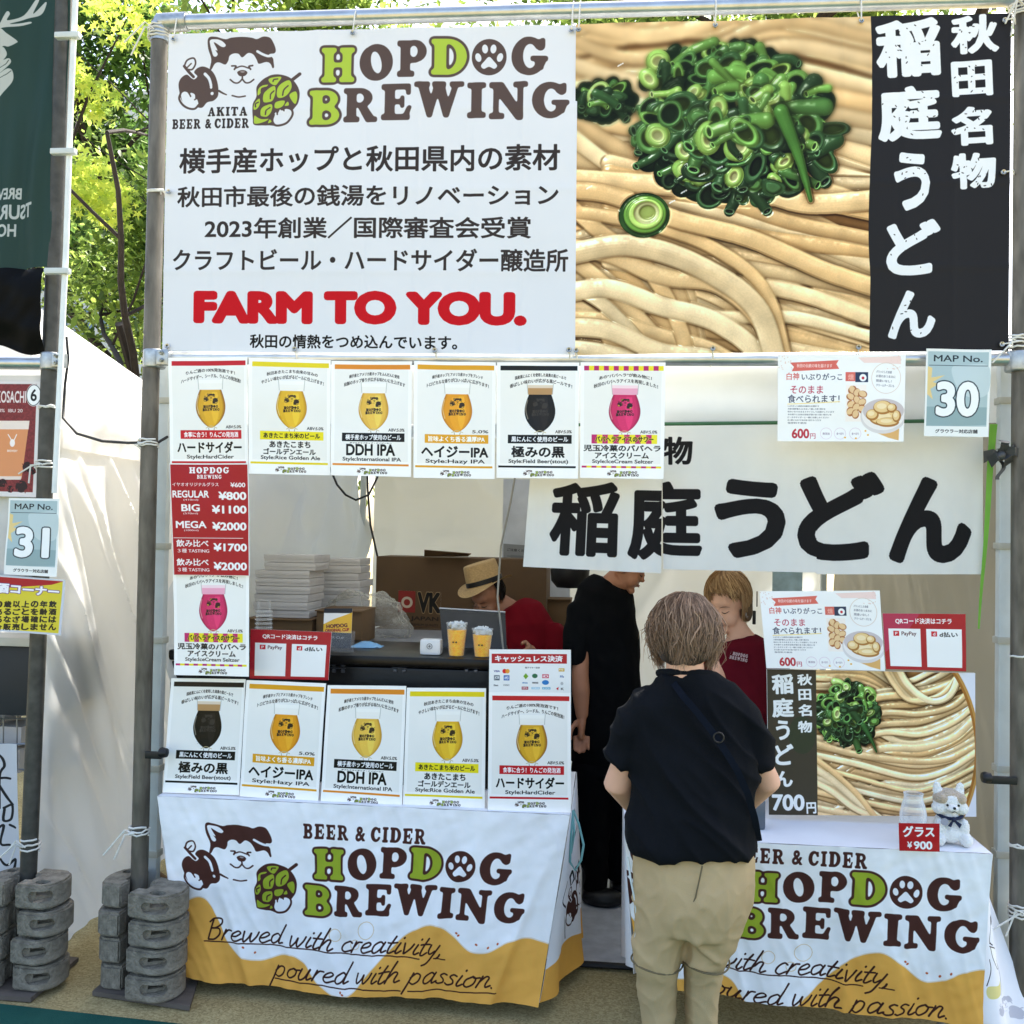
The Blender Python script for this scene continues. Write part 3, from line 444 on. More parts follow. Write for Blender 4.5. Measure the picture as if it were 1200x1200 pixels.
def cashless_card(q):
    cv = Cv(q, 3.4, 'EFEFEC'); w, h = cv.w, cv.h; cv.rect(w*.03, h*.1, w*.95, h*.32, 'B0202C'); cv.tl('キャッシュレス決済', w*.07, h*.135, w*.9, h*.285, 'F6F4F2', bold=.04); cv.tl('電子マネー決済', w*.44, h*.4, w*.62, h*.44, '555555')
    def chip(x, y, a, b, col, t='', tc='FFFFFF'): cv.rect(w*x, h*y, w*(x+a), h*(y+b), col); t and cv.tl(t, w*(x+.008), h*(y+b*.2), w*(x+a-.008), h*(y+b*.8), tc, bold=.02)
    chip(.05, .47, .09, .07, 'EFEFEC', 'VISA', '2A2E7A'); cv.poly(ell(w*.19, h*.505, 2.6, 2.6), 'D8202A'); cv.poly(ell(w*.225, h*.505, 2.6, 2.6), 'E8962A', .9); chip(.06, .6, .07, .12, '6A7078', 'JCB'); chip(.18, .6, .07, .12, '2C5CA8', 'AMEX'); chip(.05, .8, .07, .07, 'EFEFEC', 'Diners', '555555'); chip(.17, .8, .09, .06, 'EFEFEC', 'DISC', '777777')
    cv.poly([(w*.42, h*.62), (w*.45, h*.55), (w*.48, h*.62), (w*.45, h*.69)], '6FA02A'); cv.poly(ell(w*.56, h*.61, 3.2, 2.6), '2C6A4A'); chip(.65, .57, .08, .09, 'C83A52', 'iD'); chip(.4, .74, .08, .06, 'EFEFEC', 'nimoca', '3A6AA0'); chip(.52, .74, .09, .06, 'EFEFEC', 'manaca', '4A4A4A'); cv.poly(ell(w*.69, h*.76, 4, 2.8), '2A7ABF')
    chip(.4, .86, .08, .07, 'A02A34', 'QUICPay'); chip(.52, .87, .1, .05, '9CC4D8', 'TOICA'); chip(.65, .87, .1, .05, '5AA0C0', 'ICOCA'); chip(.85, .43, .07, .07, 'D0A020', 'Edy'); chip(.86, .58, .06, .08, 'EFEFEC', 'PiTa', '2A4A8A'); cv.poly(ell(w*.89, h*.78, 1.7, 1.9), 'B8B8B8'); cv.poly([(w*.82, h*.9), (w*.85, h*.86), (w*.845, h*.94)], 'C8202A'); chip(.87, .86, .05, .09, 'EFEFEC', 'K', '333333')
    return cv
def pickle_poster(q):
    cv = Cv(q, 3.2, 'F3F3F0'); sx, sy = cv.w/1000, cv.h/650; B = lambda a, b, c, d: (a*sx, b*sy, c*sx, d*sy); RD = 'B8475A'; NV = '3E4256'
    r = np.random.default_rng(5)
    for i in range(40): x, y = r.random()*120+(0 if i % 2 else 860), r.random()*100+10; cv.poly(ell(x*sx, y*sy, .8, .5, r.random()*3, n=8), 'E3C9BE')
    cv.poly([(630*sx, 20*sy), (960*sx, 10*sy), (965*sx, 70*sy), (800*sx, 60*sy), (680*sx, 60*sy)], 'F0CFC6', .8)
    cv.poly([(x*sx, y*sy) for x, y in ((95, 60), (480, 40), (462, 70), (485, 105), (110, 125), (128, 92))], 'D96A5E'); cv.tl('秋田の伝統の味を届けます', *B(150, 68, 430, 96), 'F6DAD2')
    cv.tl('白神', *B(70, 135, 170, 190), 'D0605A', bold=.012); cv.tl('いぶりがっこ', *B(190, 140, 510, 190), NV, bold=.01); cv.tl('そのまま', *B(100, 232, 360, 292), RD, bold=.012); cv.tl('食べられます！', *B(80, 300, 490, 362), NV, bold=.01)
    cv.line([(80*sx, 372*sy), (300*sx, 362*sy), (490*sx, 352*sy)], 1.1, 'F0D890')
    for i, s in enumerate(('いぶりがっこは秋田の伝統的なお漬物です', '大根を囲炉裏の上に吊るして燻した香り豊かな', '味わいをそのままスライスしてお届けしています', '木の香りとお米の旨味が溶けあう深い味わいを', 'ビールやサイダーと一緒にお楽しみください', 'お土産にもおすすめの食べ切りサイズです', '保存料不使用')):
        cv.tl(s, *B(80, 380+i*21, 80+[250, 300, 370, 350, 330, 270, 150][i], 393+i*21), '6A6A72')
    cv.tl('600', *B(115, 555, 255, 628), 'B8303E', bold=.03); cv.tl('円', *B(262, 590, 305, 630), RD, bold=.01)
    for x in (390, 500, 620): cv.line(ell(x*sx, 590*sy, 45*sx, 42*sy), .5, 'D9C3CF', sm=False, closed=True); cv.tl('無添加' if x < 450 else '食べ切り', *B(x-28, 582, x+28, 600), '9A8A9A')
    cv.rect(*B(535, 130, 612, 198), 'D86A5E'); cv.rect(*B(612, 130, 712, 205), '2E3A54'); cv.poly(ell(672*sx, 172*sy, 28*sx, 28*sy), 'F4F4F2'); cv.poly(ell(672*sx, 174*sy, 11*sx, 11*sy), 'C03040'); cv.tl('燻', *B(555, 145, 600, 190), 'F0B0A0')
    cv.rect(*B(540, 225, 700, 500), 'F6EDE4'); 
    for i in range(11): x, y = 575+(i % 3)*42+r.random()*16, 260+i*18+r.random()*10; cv.poly(ell(x*sx, y*sy, 36*sx, 27*sy, r.random()*3), 'A8683C'); cv.poly(ell(x*sx, (y-3)*sy, 30*sx, 21*sy, r.random()*3), 'E6C493')
    cv.line(ell(852*sx, 175*sy, 112*sx, 115*sy), .6, 'D8C4B4', sm=False, closed=True)
    for i, s in enumerate(('パリッとした食感', 'お酒のおつまみに', '間違いなし！', 'クリームチーズにも')): cv.tl(s, *B(775, 118+i*34, 775+[120, 150, 120, 140][i], 138+i*34), '7A7A84', rot=.06)
    cv.poly([(730*sx, 560*sy), (880*sx, 620*sy), (960*sx, 640*sy), (965*sx, 520*sy), (840*sx, 560*sy)], 'D9A55C', .9); cv.poly(ell(835*sx, 460*sy, 178*sx, 130*sy), 'D9D4D2'); cv.poly(ell(835*sx, 452*sy, 166*sx, 112*sy), 'EDE8E4'); cv.poly(ell(835*sx, 420*sy, 160*sx, 90*sy), 'C9BFC0')
    for x, y, a, b in ((845, 470, 120, 62), (750, 450, 50, 42), (830, 395, 75, 52), (900, 400, 40, 35), (870, 505, 90, 35), (940, 460, 34, 45)): cv.poly(ell(x*sx, y*sy, a*sx, b*sy), 'A8743A'); cv.poly(ell((x-4)*sx, (y-6)*sy, (a-9)*sx, (b-9)*sy), 'E9C98E'); cv.poly(ell((x-10)*sx, (y-10)*sy, a*.5*sx, b*.4*sy), 'F3DDB0')
    for x, y in ((700, 570), (720, 600), (625, 625), (540, 620)): cv.poly(ell(x*sx, y*sy, 1.2, 1), 'E8B030')
    return cv
def map_card(q, num):
    cv = Cv(q, 3.4, 'E9ECEA'); w, h = cv.w, cv.h; cv.rect(w*.03, h*.03, w*.96, h*.88, 'A9BEC2'); cv.poly([(w*.03, h*.66), (w*.96, h*.66), (w*.96, h*.86), (w*.03, h*.9)], '8FA8AC')
    cv.poly(smooth([(w*.4, h*.22), (w*.62, h*.18), (w*.96, h*.19), (w*.96, h*.5), (w*.7, h*.55), (w*.5, h*.45)], True), 'BFCFD2'); cv.poly([(w*.03, h*.2), (w*.1, h*.22), (w*.09, h*.33), (w*.3, h*.3), (w*.11, h*.38), (w*.2, h*.4), (w*.08, h*.46), (w*.12, h*.58), (w*.03, h*.52)], 'E2C98C')
    cv.rect(w*.05, h*.185, w*.95, h*.192, '45525A'); cv.tl('MAP No.', w*.12, h*.07, w*.87, h*.145, '2A3238', bold=.012)
    cv.tl(num, w*.17, h*.37, w*.83, h*.77, 'F2F4F4', bold=.04, out='2F3A42', ow=.028); cv.rect(0, h*.88, w, h, 'E9ECEA'); cv.tl('グラウラー対応店舗', w*.17, h*.915, w*.83, h*.96, '24262A', bold=.02)
    return cv
def counter_board(q):
    cv = Cv(q, 3.0, '4A4236'); z = lambda a, b, c, d: (880+a/3.75, 680+b/3.75, 880+c/3.75, 680+d/3.75); xe = cv.r(958, 870)[0]; udon_photo(cv, xe, 0, cv.w, cv.h, 21, 1); cv.rect(0, 0, xe, cv.h, '453E31'); cv.poly(ell(xe*.7, cv.h*.45, 16, 22), '35402A', .6)
    for c, b in (('稲', (92, 412, 188, 500)), ('庭', (92, 518, 190, 602)), ('う', (110, 615, 172, 702)), ('ど', (105, 720, 190, 812)), ('ん', (105, 838, 185, 908)), ('秋', (205, 412, 272, 462)), ('田', (210, 478, 268, 528)), ('名', (210, 545, 270, 598)), ('物', (208, 618, 272, 670)), ('700', (92, 940, 238, 1012)), ('円', (246, 975, 290, 1025))): cv.t(c, *z(*b), 'EFEFEA', bold=.035, rot=-.04 if len(c) < 2 else 0)
    return cv
def glass_sign(q):
    cv = Cv(q, 4, 'B01C22'); w, h = cv.w, cv.h; cv.tl('グラス', w*.1, h*.1, w*.88, h*.5, 'F4F4F2', bold=.04); cv.tl('¥', w*.2, h*.66, w*.32, h*.9, 'F4F4F2', bold=.03); cv.tl('900', w*.36, h*.64, w*.82, h*.93, 'F4F4F2', bold=.035); return cv
def age_sign(q):
    cv = Cv(q, 3.4, 'C9CCD4'); w, h = cv.w, cv.h; cv.rect(2, 2, w-3, h-2.5, 'D8C63A'); x = cv.r(74, 690)[0]; cv.poly([(2, 2), (x, 2), (x-14, 7), (2, 21)], 'A8202C'); cv.t('試飲酒コーナー', -34, 684, 70, 696, 'F2F0F4', bold=.05, out='6A3A78', ow=.06)
    for i, col in enumerate(('飲酒はお', '年齢確認にせん', 'の方に年齢を', '上の確と', '以ござい場', '歳なき', '０あを', '２')): pass
    for i, col in enumerate(('飲酒はん', '年齢にせ', 'のを確ま', '上と場し', '以ござ売', '歳るな販', '０ある合', '２おり酒', '満の方')):
        for j_, ch in enumerate(col): cv.t(ch, 58-i*10.6, 704+j_*8.8, 67-i*10.6, 711.8+j_*8.8, '24221A', bold=.045)
    return cv
def ale_poster(q):
    cv = Cv(q, 3.2, 'DAD5D2'); x1 = cv.r(41, 500)[0]; cv.rect(3, 3, x1, cv.h-6, '7C2F30'); n = noise2(cv.H, cv.W, 5, 3); a, b = int(3*cv.k), int(x1*cv.k); cv.a[int(3*cv.k):int((cv.h-6)*cv.k), a:b] *= (.86+.28*n[int(3*cv.k):int((cv.h-6)*cv.k), a:b, None])
    cv.t('HITACHI KOSACHI', -38, 458, 30, 472, 'E4D8D4', bold=.02); c = cv.r(39, 463); cv.poly(ell(c[0], c[1], 9, 13), 'F0F0EE'); cv.line(ell(c[0], c[1], 8.2, 12), .8, '1E1E1E', sm=False, closed=True); cv.tl('6', c[0]-3.6, c[1]-7, c[0]+3.6, c[1]+7, '1A1A1A', bold=.02); cv.t('ALE  5.0%  IBU 20', -20, 479, 26, 483, 'E4D8D4')
    g = [cv.r(*p) for p in ((-25, 493), (34, 493), (25, 561), (-15, 561))]; cv.poly(g, 'D99060'); cv.poly([cv.r(*p) for p in ((-25, 493), (34, 493), (33, 503), (-24, 503))], 'EAD9CC'); cv.poly([cv.r(*p) for p in ((-15, 558), (25, 558), (24, 562), (-14, 562))], 'E4D2C6')
    cv.line([cv.r(9, 509), cv.r(13, 516), cv.r(14, 523)], 1, 'F4EAE4'); cv.line([cv.r(19, 509), cv.r(16, 516), cv.r(14, 523)], 1, 'F4EAE4'); c = cv.r(14, 519); cv.poly(ell(c[0], c[1], 3, 4.5), 'F4EAE4'); cv.t('BREWERY', 8, 527, 20, 529.5, 'F4EAE4')
    for x, y, s in ((32, 547, 6), (25, 570, 7), (3, 566, 5), (12, 573, 4), (38, 552, 4), (-12, 570, 6)): c = cv.r(x, y); cv.poly(ell(c[0], c[1], s, s), '2E1A1C'); specks(cv, c[0]-s, c[1]-s, c[0]+s, c[1]+s, 10, '7C2F30', x+50)
    return cv
def flag_print(q):
    cv = Cv(q, 2.6, '1F4038'); P = lambda pts: [tuple(cv.r(a/4, b/4)) for a, b in pts]; W = 'C9CFCB'
    def po(pts): cv.poly(smooth(P(pts), True, 5), W)
    po([(-20, 150), (20, 120), (50, 70), (62, 78), (52, 110), (115, 70), (160, -10), (172, -6), (150, 60), (195, 0), (204, 8), (180, 60), (120, 90), (60, 125), (135, 100), (136, 110), (60, 138), (0, 150)])
    po([(-60, 200), (0, 150), (22, 148), (45, 168), (84, 195), (78, 208), (50, 228), (20, 232), (-40, 300)]); po([(-40, 235), (20, 230), (38, 245), (40, 270), (10, 300), (-30, 310)]); po([(-40, 300), (20, 290), (50, 280), (55, 300), (20, 335), (-20, 345)]); po([(-60, 345), (0, 345), (45, 325), (62, 340), (60, 380), (30, 420), (-10, 460), (-60, 520)])
    cv.line(P([(-10, 325), (30, 310), (48, 288)]), .8, '4A5A56'); cv.line(P([(-10, 370), (30, 355), (55, 335)]), .8, '4A5A56')
    def mir(s, x0, y0, x1, y1):
        b = cv.r(x0/4, y0/4); e = cv.r(x1/4, y1/4); w, h = e-b; n = Cv([(0, 0), (w, 0), (w, h), (0, h)], cv.k, '000000'); n.tl(s, 0, 0, w, h, 'FFFFFF', bold=.03); m = n.a[:, ::-1, 0]; X, Y = int(b[0]*cv.k), int(b[1]*cv.k); X0 = max(0, X); cv.blend((m[:, X0-X:][:cv.H-Y], X0, Y), W)
    mir('BREWING', -110, 896, 98, 936); mir('TSURUOKA', -180, 980, 160, 1024); mir('HOTOYA', -150, 1068, 74, 1110)
    return cv
def noren_print(q):
    cv = Cv(q, 2.5, 'F2F2EE'); K = '2A292A'; z = lambda a, b, c, d: (600+a/2, 400+b/2, 600+c/2, 400+d/2)
    for c, b, bo, ro in (('稲', (72, 328, 240, 508), .034, 0), ('庭', (262, 328, 440, 510), .034, 0), ('う', (470, 322, 638, 510), .05, 0), ('ど', (665, 305, 872, 510), .048, 0), ('ん', (882, 318, 1078, 516), .05, 0), ('名', (270, 225, 342, 290), .03, 0), ('物', (352, 222, 424, 290), .03, 0)):
        cv.t(c, *z(*b), K, bold=bo, rot=ro, out='F0F0EC', ow=.035)
    return cv
def cloth_print(q, k=1.0, at=None):
    """the table cloth's print, drawn on the left cloth; k and at carry the same drawing onto the other cloth"""
    cv = Cv(q, 2.5, 'F2F2F2'); L = Cv(Q['clothl'], .1); off = np.zeros(2) if at is None else cv.r(*at)-L.r(491, 1035)*k
    f = lambda a, b: L.r(180+a/2.308, 930+b/2.308)*k+off; P = lambda pts: [f(*p) for p in pts]; BR, G2 = '4A2E28', '97A832'
    wave = smooth(P([(-600, 300), (-300, 350), (-150, 420), (-60, 400), (20, 350), (75, 305), (105, 282), (135, 278), (160, 298), (190, 350), (212, 395), (250, 430), (300, 442), (370, 425), (420, 440), (455, 490), (500, 522), (550, 520), (590, 480), (640, 430), (700, 372), (770, 350), (820, 380), (865, 422), (910, 422), (960, 397), (1010, 385), (1060, 400), (1180, 430), (1300, 400)]), n=6)
    body = np.vstack([wave, [f(1300, 900), f(-600, 900)]]); cv.poly(body+np.array([0, -1.6]), 'DCC9A8', .6); cv.poly(body, 'E6AA50')
    for x, y, r_ in ((590, 360, 22), (560, 395, 12), (505, 370, 16)): cv.line([f(x+r_*math.cos(t), y+r_*math.sin(t)) for t in np.linspace(0, 6.28, 18)], .8, 'DCC29A', sm=False)
    for x, y in ((255, 405), (285, 420), (520, 512), (525, 518), (830, 372), (835, 378), (910, 408), (935, 398), (880, 402)): cv.poly(ell(*f(x, y), 1.6*k, 1.1*k, x), 'B8552E')
    o = f(240, 193); s_ = .1325*k; dog(cv, o[0]-600*s_, o[1]-441*s_, s_, BR, G2, 'ECEDF0')
    o = f(718, 240); s_ = .2255*k; wordmark(cv, o[0]-590*s_, o[1]-228*s_, s_, BR, G2, 'ECEDF0'); o = f(584, 108); slabline(cv, 'BEER & CIDER', o[0]-69*k, o[1]-9*k, o[0]+69*k, o[1]+8.5*k, BR)
    a, b = f(148, 383), f(790, 432); hand(cv, 'Brewed with creativity,', a[0], b[0], a[1], b[1], 12*k, 2.0*k, '3E2620'); cv.line(P([(143, 388), (480, 412), (730, 437)]), 1.4*k, '3E2620'); cv.line(P([(768, 440), (800, 442)]), 1.4*k, '3E2620')
    a, b = f(335, 480), f(925, 515); hand(cv, 'poured with passion.', a[0], b[0], a[1], b[1], 12*k, 2.0*k, '3E2620'); cv.line(P([(340, 487), (500, 500), (680, 522)]), 1.4*k, '3E2620'); cv.line(P([(700, 521), (930, 528)]), 1.4*k, '3E2620')
    n = noise2(cv.H, cv.W, 90, 2); cv.a *= (.97+.05*n)[..., None]
    return cv
Q = dict(
 brewery=[(198, 40), (677, 29), (674, 416), (190, 411)], udon=[(675, 29), (1185, 16), (1182, 411), (672, 416)],
 p1=[(198, 419.5), (290, 418.5), (290.7, 555), (200, 555)], price=[(199.5, 543), (291.5, 543), (292, 675), (202.7, 674)], p7=[(203, 673), (292, 673), (291.5, 793), (204, 791)],
 p2=[(292, 419.5), (387.5, 422), (386.7, 557), (291.5, 555)], p3=[(388.5, 423), (482.7, 423.5), (482, 559), (388, 557)], p4=[(485.5, 423), (581, 424.7), (580, 561.5), (485, 560)],
 p5=[(582.7, 424.7), (678.7, 424.7), (677.5, 561), (582, 560)], p6=[(680.5, 424.7), (780, 424.7), (777.5, 561.5), (679.5, 560)],
 l1=[(201, 794.7), (288, 796), (280, 932), (191, 928.5)], l2=[(289, 797), (382, 801), (373, 940), (281, 933)], l3=[(384, 803), (476, 804), (471, 946.7), (376, 940)], l4=[(477, 806), (569.5, 806.7), (568, 949), (472, 945)],
 l5=[(573, 811), (669, 812), (669, 952.5), (571.5, 951)], cash=[(573.5, 761), (669, 761.5), (669, 812), (573, 811)],
 qrl=[(294, 737), (388.5, 741), (385, 797), (293, 795)], qrr=[(1034, 718.7), (1131.5, 719.5), (1132, 786.7), (1038, 784)],
 pick2=[(890, 693), (1030.7, 692), (1037, 786), (898, 782.7)], pick1=[(911.7, 415.6), (1061.6, 415.6), (1058.6, 517.6), (910.8, 517)],
 map30=[(1085.5, 408.5), (1161.5, 410), (1158.6, 512), (1083, 511)], board=[(898.7, 784), (1142.7, 788.8), (1144, 957), (901, 954.7)], glass=[(1053, 964.4), (1101, 965), (1101, 998), (1054, 997)],
 map31=[(10.7, 583.5), (70, 584.5), (66, 676), (4, 673)], age=[(-42, 671), (77, 679.5), (72.5, 744.5), (-48, 736)], ale=[(-45, 447), (48, 447), (43.7, 583), (-50, 580)],
 flag=[(-70, -30), (84, -30), (66, 312), (-80, 326)], noren=[(620, 500), (1152, 494), (1152, 673), (612, 668)],
 clothl=[(185, 935), (668, 952), (632, 1176), (213, 1140)], clothr=[(742, 958), (1163, 981), (1148, 1200), (742, 1152)])
# ---------------------------------------------------------------- kit: materials, meshes, naming
def lin(h):
    c = [int(h[i:i+2], 16)/255 for i in (0, 2, 4)]; return tuple(((x+.055)/1.055)**2.4 if x > .04045 else x/12.92 for x in c)+(1,)
MATS = {}
def mat(name, col, rough=.6, var=.12, scale=8, bump=0, bscale=60, metal=0, trans=0, spec=.4, stretch=None, col2=None, sheen=0, tcol=None):
    if name in MATS: return MATS[name]
    m = bpy.data.materials.new(name); m.use_nodes = True; n, l = m.node_tree.nodes, m.node_tree.links; b = n['Principled BSDF']; c = lin(col)
    tc = n.new('ShaderNodeTexCoord'); mp = n.new('ShaderNodeMapping'); l.new(tc.outputs['Object'], mp.inputs[0])
    if stretch: mp.inputs['Scale'].default_value = stretch
    nz = n.new('ShaderNodeTexNoise'); nz.inputs['Scale'].default_value = scale; nz.inputs['Detail'].default_value = 6; l.new(mp.outputs[0], nz.inputs[0])
    r = n.new('ShaderNodeValToRGB'); c2 = lin(col2) if col2 else tuple(min(1, x*(1+var)) for x in c[:3])+(1,)
    r.color_ramp.elements[0].position = .3; r.color_ramp.elements[1].position = .72; r.color_ramp.elements[0].color = c if col2 else tuple(x*(1-var) for x in c[:3])+(1,); r.color_ramp.elements[1].color = c2
    l.new(nz.outputs[0], r.inputs[0]); l.new(r.outputs[0], b.inputs['Base Color'])
    b.inputs['Roughness'].default_value = rough; b.inputs['Metallic'].default_value = metal; b.inputs['Specular IOR Level'].default_value = spec
    if sheen: b.inputs['Sheen Weight'].default_value = sheen
    if bump:
        n2 = n.new('ShaderNodeTexNoise'); n2.inputs['Scale'].default_value = bscale; n2.inputs['Detail'].default_value = 5; l.new(mp.outputs[0], n2.inputs[0]); bp = n.new('ShaderNodeBump'); bp.inputs['Strength'].default_value = min(1, bump); bp.inputs['Distance'].default_value = .004*max(1, bump); l.new(n2.outputs[0], bp.inputs['Height']); l.new(bp.outputs[0], b.inputs['Normal'])
    if trans:
        t = n.new('ShaderNodeBsdfTranslucent'); mx = n.new('ShaderNodeMixShader'); mx.inputs[0].default_value = trans
        if tcol: t.inputs[0].default_value = lin(tcol)
        else: l.new(r.outputs[0], t.inputs[0])
        l.new(b.outputs[0], mx.inputs[1]); l.new(t.outputs[0], mx.inputs[2]); l.new(mx.outputs[0], n['Material Output'].inputs[0])
    MATS[name] = m; return m
def glassmat(name, col='FFFFFF', rough=.02, ior=1.1, alpha=.25):
    alpha *= .45
    if name in MATS: return MATS[name]
    m = bpy.data.materials.new(name); m.use_nodes = True; n, l = m.node_tree.nodes, m.node_tree.links; b = n['Principled BSDF']; b.inputs['Base Color'].default_value = lin(col); b.inputs['Roughness'].default_value = rough; b.inputs['Specular IOR Level'].default_value = .8
    t = n.new('ShaderNodeBsdfTransparent'); mx = n.new('ShaderNodeMixShader'); lw = n.new('ShaderNodeLayerWeight'); lw.inputs[0].default_value = .35; ma = n.new('ShaderNodeMath'); ma.operation = 'MULTIPLY_ADD'; ma.inputs[1].default_value = .55; ma.inputs[2].default_value = alpha; ma.use_clamp = True
    l.new(lw.outputs['Facing'], ma.inputs[0]); l.new(ma.outputs[0], mx.inputs[0]); l.new(t.outputs[0], mx.inputs[1]); l.new(b.outputs[0], mx.inputs[2]); l.new(mx.outputs[0], n['Material Output'].inputs[0]); MATS[name] = m; return m
def printmat(name, img, rough=.5, trans=0, bump=.15, bscale=9, spec=.4, gain=1.0):
    m = bpy.data.materials.new(name); m.use_nodes = True; n, l = m.node_tree.nodes, m.node_tree.links; b = n['Principled BSDF']
    t = n.new('ShaderNodeTexImage'); t.image = img; t.interpolation = 'Linear'; t.extension = 'EXTEND'; b.inputs['Roughness'].default_value = rough; b.inputs['Specular IOR Level'].default_value = spec
    tc = n.new('ShaderNodeTexCoord'); nz = n.new('ShaderNodeTexNoise'); nz.inputs['Scale'].default_value = bscale; nz.inputs['Detail'].default_value = 4; l.new(tc.outputs['Object'], nz.inputs[0])
    mr = n.new('ShaderNodeMapRange'); mr.inputs[3].default_value = .95*gain; mr.inputs[4].default_value = 1.02*gain; l.new(nz.outputs[0], mr.inputs[0]); mu = n.new('ShaderNodeMixRGB'); mu.blend_type = 'MULTIPLY'; mu.inputs[0].default_value = 1; l.new(t.outputs[0], mu.inputs[1]); l.new(mr.outputs[0], mu.inputs[2]); l.new(mu.outputs[0], b.inputs['Base Color'])
    if bump: bp = n.new('ShaderNodeBump'); bp.inputs['Strength'].default_value = bump; bp.inputs['Distance'].default_value = .01; l.new(nz.outputs[0], bp.inputs['Height']); l.new(bp.outputs[0], b.inputs['Normal'])
    if trans:
        q = n.new('ShaderNodeBsdfTranslucent'); mx = n.new('ShaderNodeMixShader'); mx.inputs[0].default_value = trans; l.new(mu.outputs[0], q.inputs[0]); l.new(b.outputs[0], mx.inputs[1]); l.new(q.outputs[0], mx.inputs[2]); l.new(mx.outputs[0], n['Material Output'].inputs[0])
    return m
def tag(o, label=None, cat=None, group=None, kind=None):
    if label: o['label'] = label
    if cat: o['category'] = cat
    if group: o['group'] = group
    if kind: o['kind'] = kind
    return o
def thing(name, label, cat, loc=(0, 0, 0), group=None):
    o = bpy.data.objects.new(name, None); o.empty_display_size = .1; COL.objects.link(o); o.location = loc; return tag(o, label, cat, group)
class MB:
    """collects shapes in world coordinates and links them as one mesh object"""
    def __init__(s): s.v, s.f, s.mi, s.uv = [], [], [], None
    def add(s, v, f, mi=0):
        k = len(s.v); s.v += [tuple(x) for x in v]; s.f += [tuple(i+k for i in q) for q in f]; s.mi += [mi]*len(f); return s
    def box(s, a, b, M=None, mi=0):
        v = [Vector((x, y, z)) for x in (a[0], b[0]) for y in (a[1], b[1]) for z in (a[2], b[2])]
        if M is not None: v = [M @ x for x in v]
        return s.add(v, [(0, 1, 3, 2), (4, 6, 7, 5), (0, 4, 5, 1), (2, 3, 7, 6), (0, 2, 6, 4), (1, 5, 7, 3)], mi)
    def tube(s, pts, r, n=10, r2=None, cap=True, mi=0, flat=1.0):
        pts = [Vector(p) for p in pts]; m = len(pts); rr = r if isinstance(r, (list, tuple)) else [r+((r2 if r2 is not None else r)-r)*i/max(1, m-1) for i in range(m)]; v = []; ref = None
        for i, p in enumerate(pts):
            t = (pts[min(i+1, m-1)]-pts[max(i-1, 0)]).normalized()
            if ref is None: ref = (Vector((0, 0, 1)) if abs(t.z) < .9 else Vector((0, 1, 0)))
            a = t.cross(ref); a = a.normalized() if a.length > 1e-6 else t.orthogonal().normalized(); b = a.cross(t).normalized(); ref = b
            for j in range(n): an = 2*math.pi*j/n; v.append(p+a*math.cos(an)*rr[i]+b*math.sin(an)*rr[i]*flat)
        f = [(i*n+j, i*n+(j+1) % n, (i+1)*n+(j+1) % n, (i+1)*n+j) for i in range(m-1) for j in range(n)]
        if cap: f += [tuple(range(n))[::-1], tuple((m-1)*n+j for j in range(n))]
        return s.add(v, f, mi)
    def lathe(s, c, prof, n=24, axis=None, mi=0):
        v = []; c = Vector(c); Q = Vector((0, 0, 1)).rotation_difference(Vector(axis).normalized()).to_matrix() if axis is not None else Matrix.Identity(3)
        for r, z in prof:
            for j in range(n): a = 2*math.pi*j/n; v.append(c+Q @ Vector((r*math.cos(a), r*math.sin(a), z)))
        f = [(i*n+j, i*n+(j+1) % n, (i+1)*n+(j+1) % n, (i+1)*n+j) for i in range(len(prof)-1) for j in range(n)]
        if prof[0][0] > 1e-5: f.append(tuple(range(n))[::-1])
        if prof[-1][0] > 1e-5: f.append(tuple((len(prof)-1)*n+j for j in range(n)))
        return s.add(v, f, mi)
    def grid(s, fn, nu, nv, mi=0, wrap=False):
        v = [fn(i/nu, j/nv) for j in range(nv+1) for i in range(nu+1)]; return s.add(v, [(j*(nu+1)+i, j*(nu+1)+i+1, (j+1)*(nu+1)+i+1, (j+1)*(nu+1)+i) for j in range(nv) for i in range(nu)], mi)
    def prism(s, poly, z0, z1, M=None, mi=0):
        n = len(poly); v = [Vector((x, y, z0)) for x, y in poly]+[Vector((x, y, z1)) for x, y in poly]
        if M is not None: v = [M @ x for x in v]
        return s.add(v, [tuple(range(n))[::-1], tuple(range(n, 2*n))]+[(i, (i+1) % n, n+(i+1) % n, n+i) for i in range(n)], mi)
    def build(s, name, m, parent=None, smooth=True, bevel=0, ang=.7, sub=0):
        me = bpy.data.meshes.new(name); me.from_pydata(s.v, [], s.f)
        for x in (m if isinstance(m, (list, tuple)) else [m]): me.materials.append(x)
        if any(s.mi): me.polygons.foreach_set('material_index', s.mi)
        me.update(); o = bpy.data.objects.new(name, me); COL.objects.link(o)
        if parent is not None: o.parent = parent; me.transform(Matrix.Translation(-parent.location)) if parent.type == 'EMPTY' else None
        if bevel:
            b = bmesh.new(); b.from_mesh(me); bmesh.ops.bevel(b, geom=[e for e in b.edges if len(e.link_faces) == 2 and e.calc_face_angle(0) > .5], offset=bevel, segments=2, affect='EDGES', profile=.6); b.to_mesh(me); b.free()
        if smooth:
            me.polygons.foreach_set('use_smooth', [True]*len(me.polygons)); me.set_sharp_from_angle(angle=ang)
        return o
def part(name, mb, m, parent, **k): return mb.build(name, m, parent, **k)
def solo(name, mb, m, label, cat, group=None, **k): return tag(mb.build(name, m, None, **k), label, cat, group)
def struct(name, mb, m, **k): return tag(mb.build(name, m, None, **k), kind='structure')
def fold(u, v, seed, amp, fx=5, fy=2): return amp*mnoise.noise(Vector((u*fx+seed*7.3, v*fy, seed*3.1)))
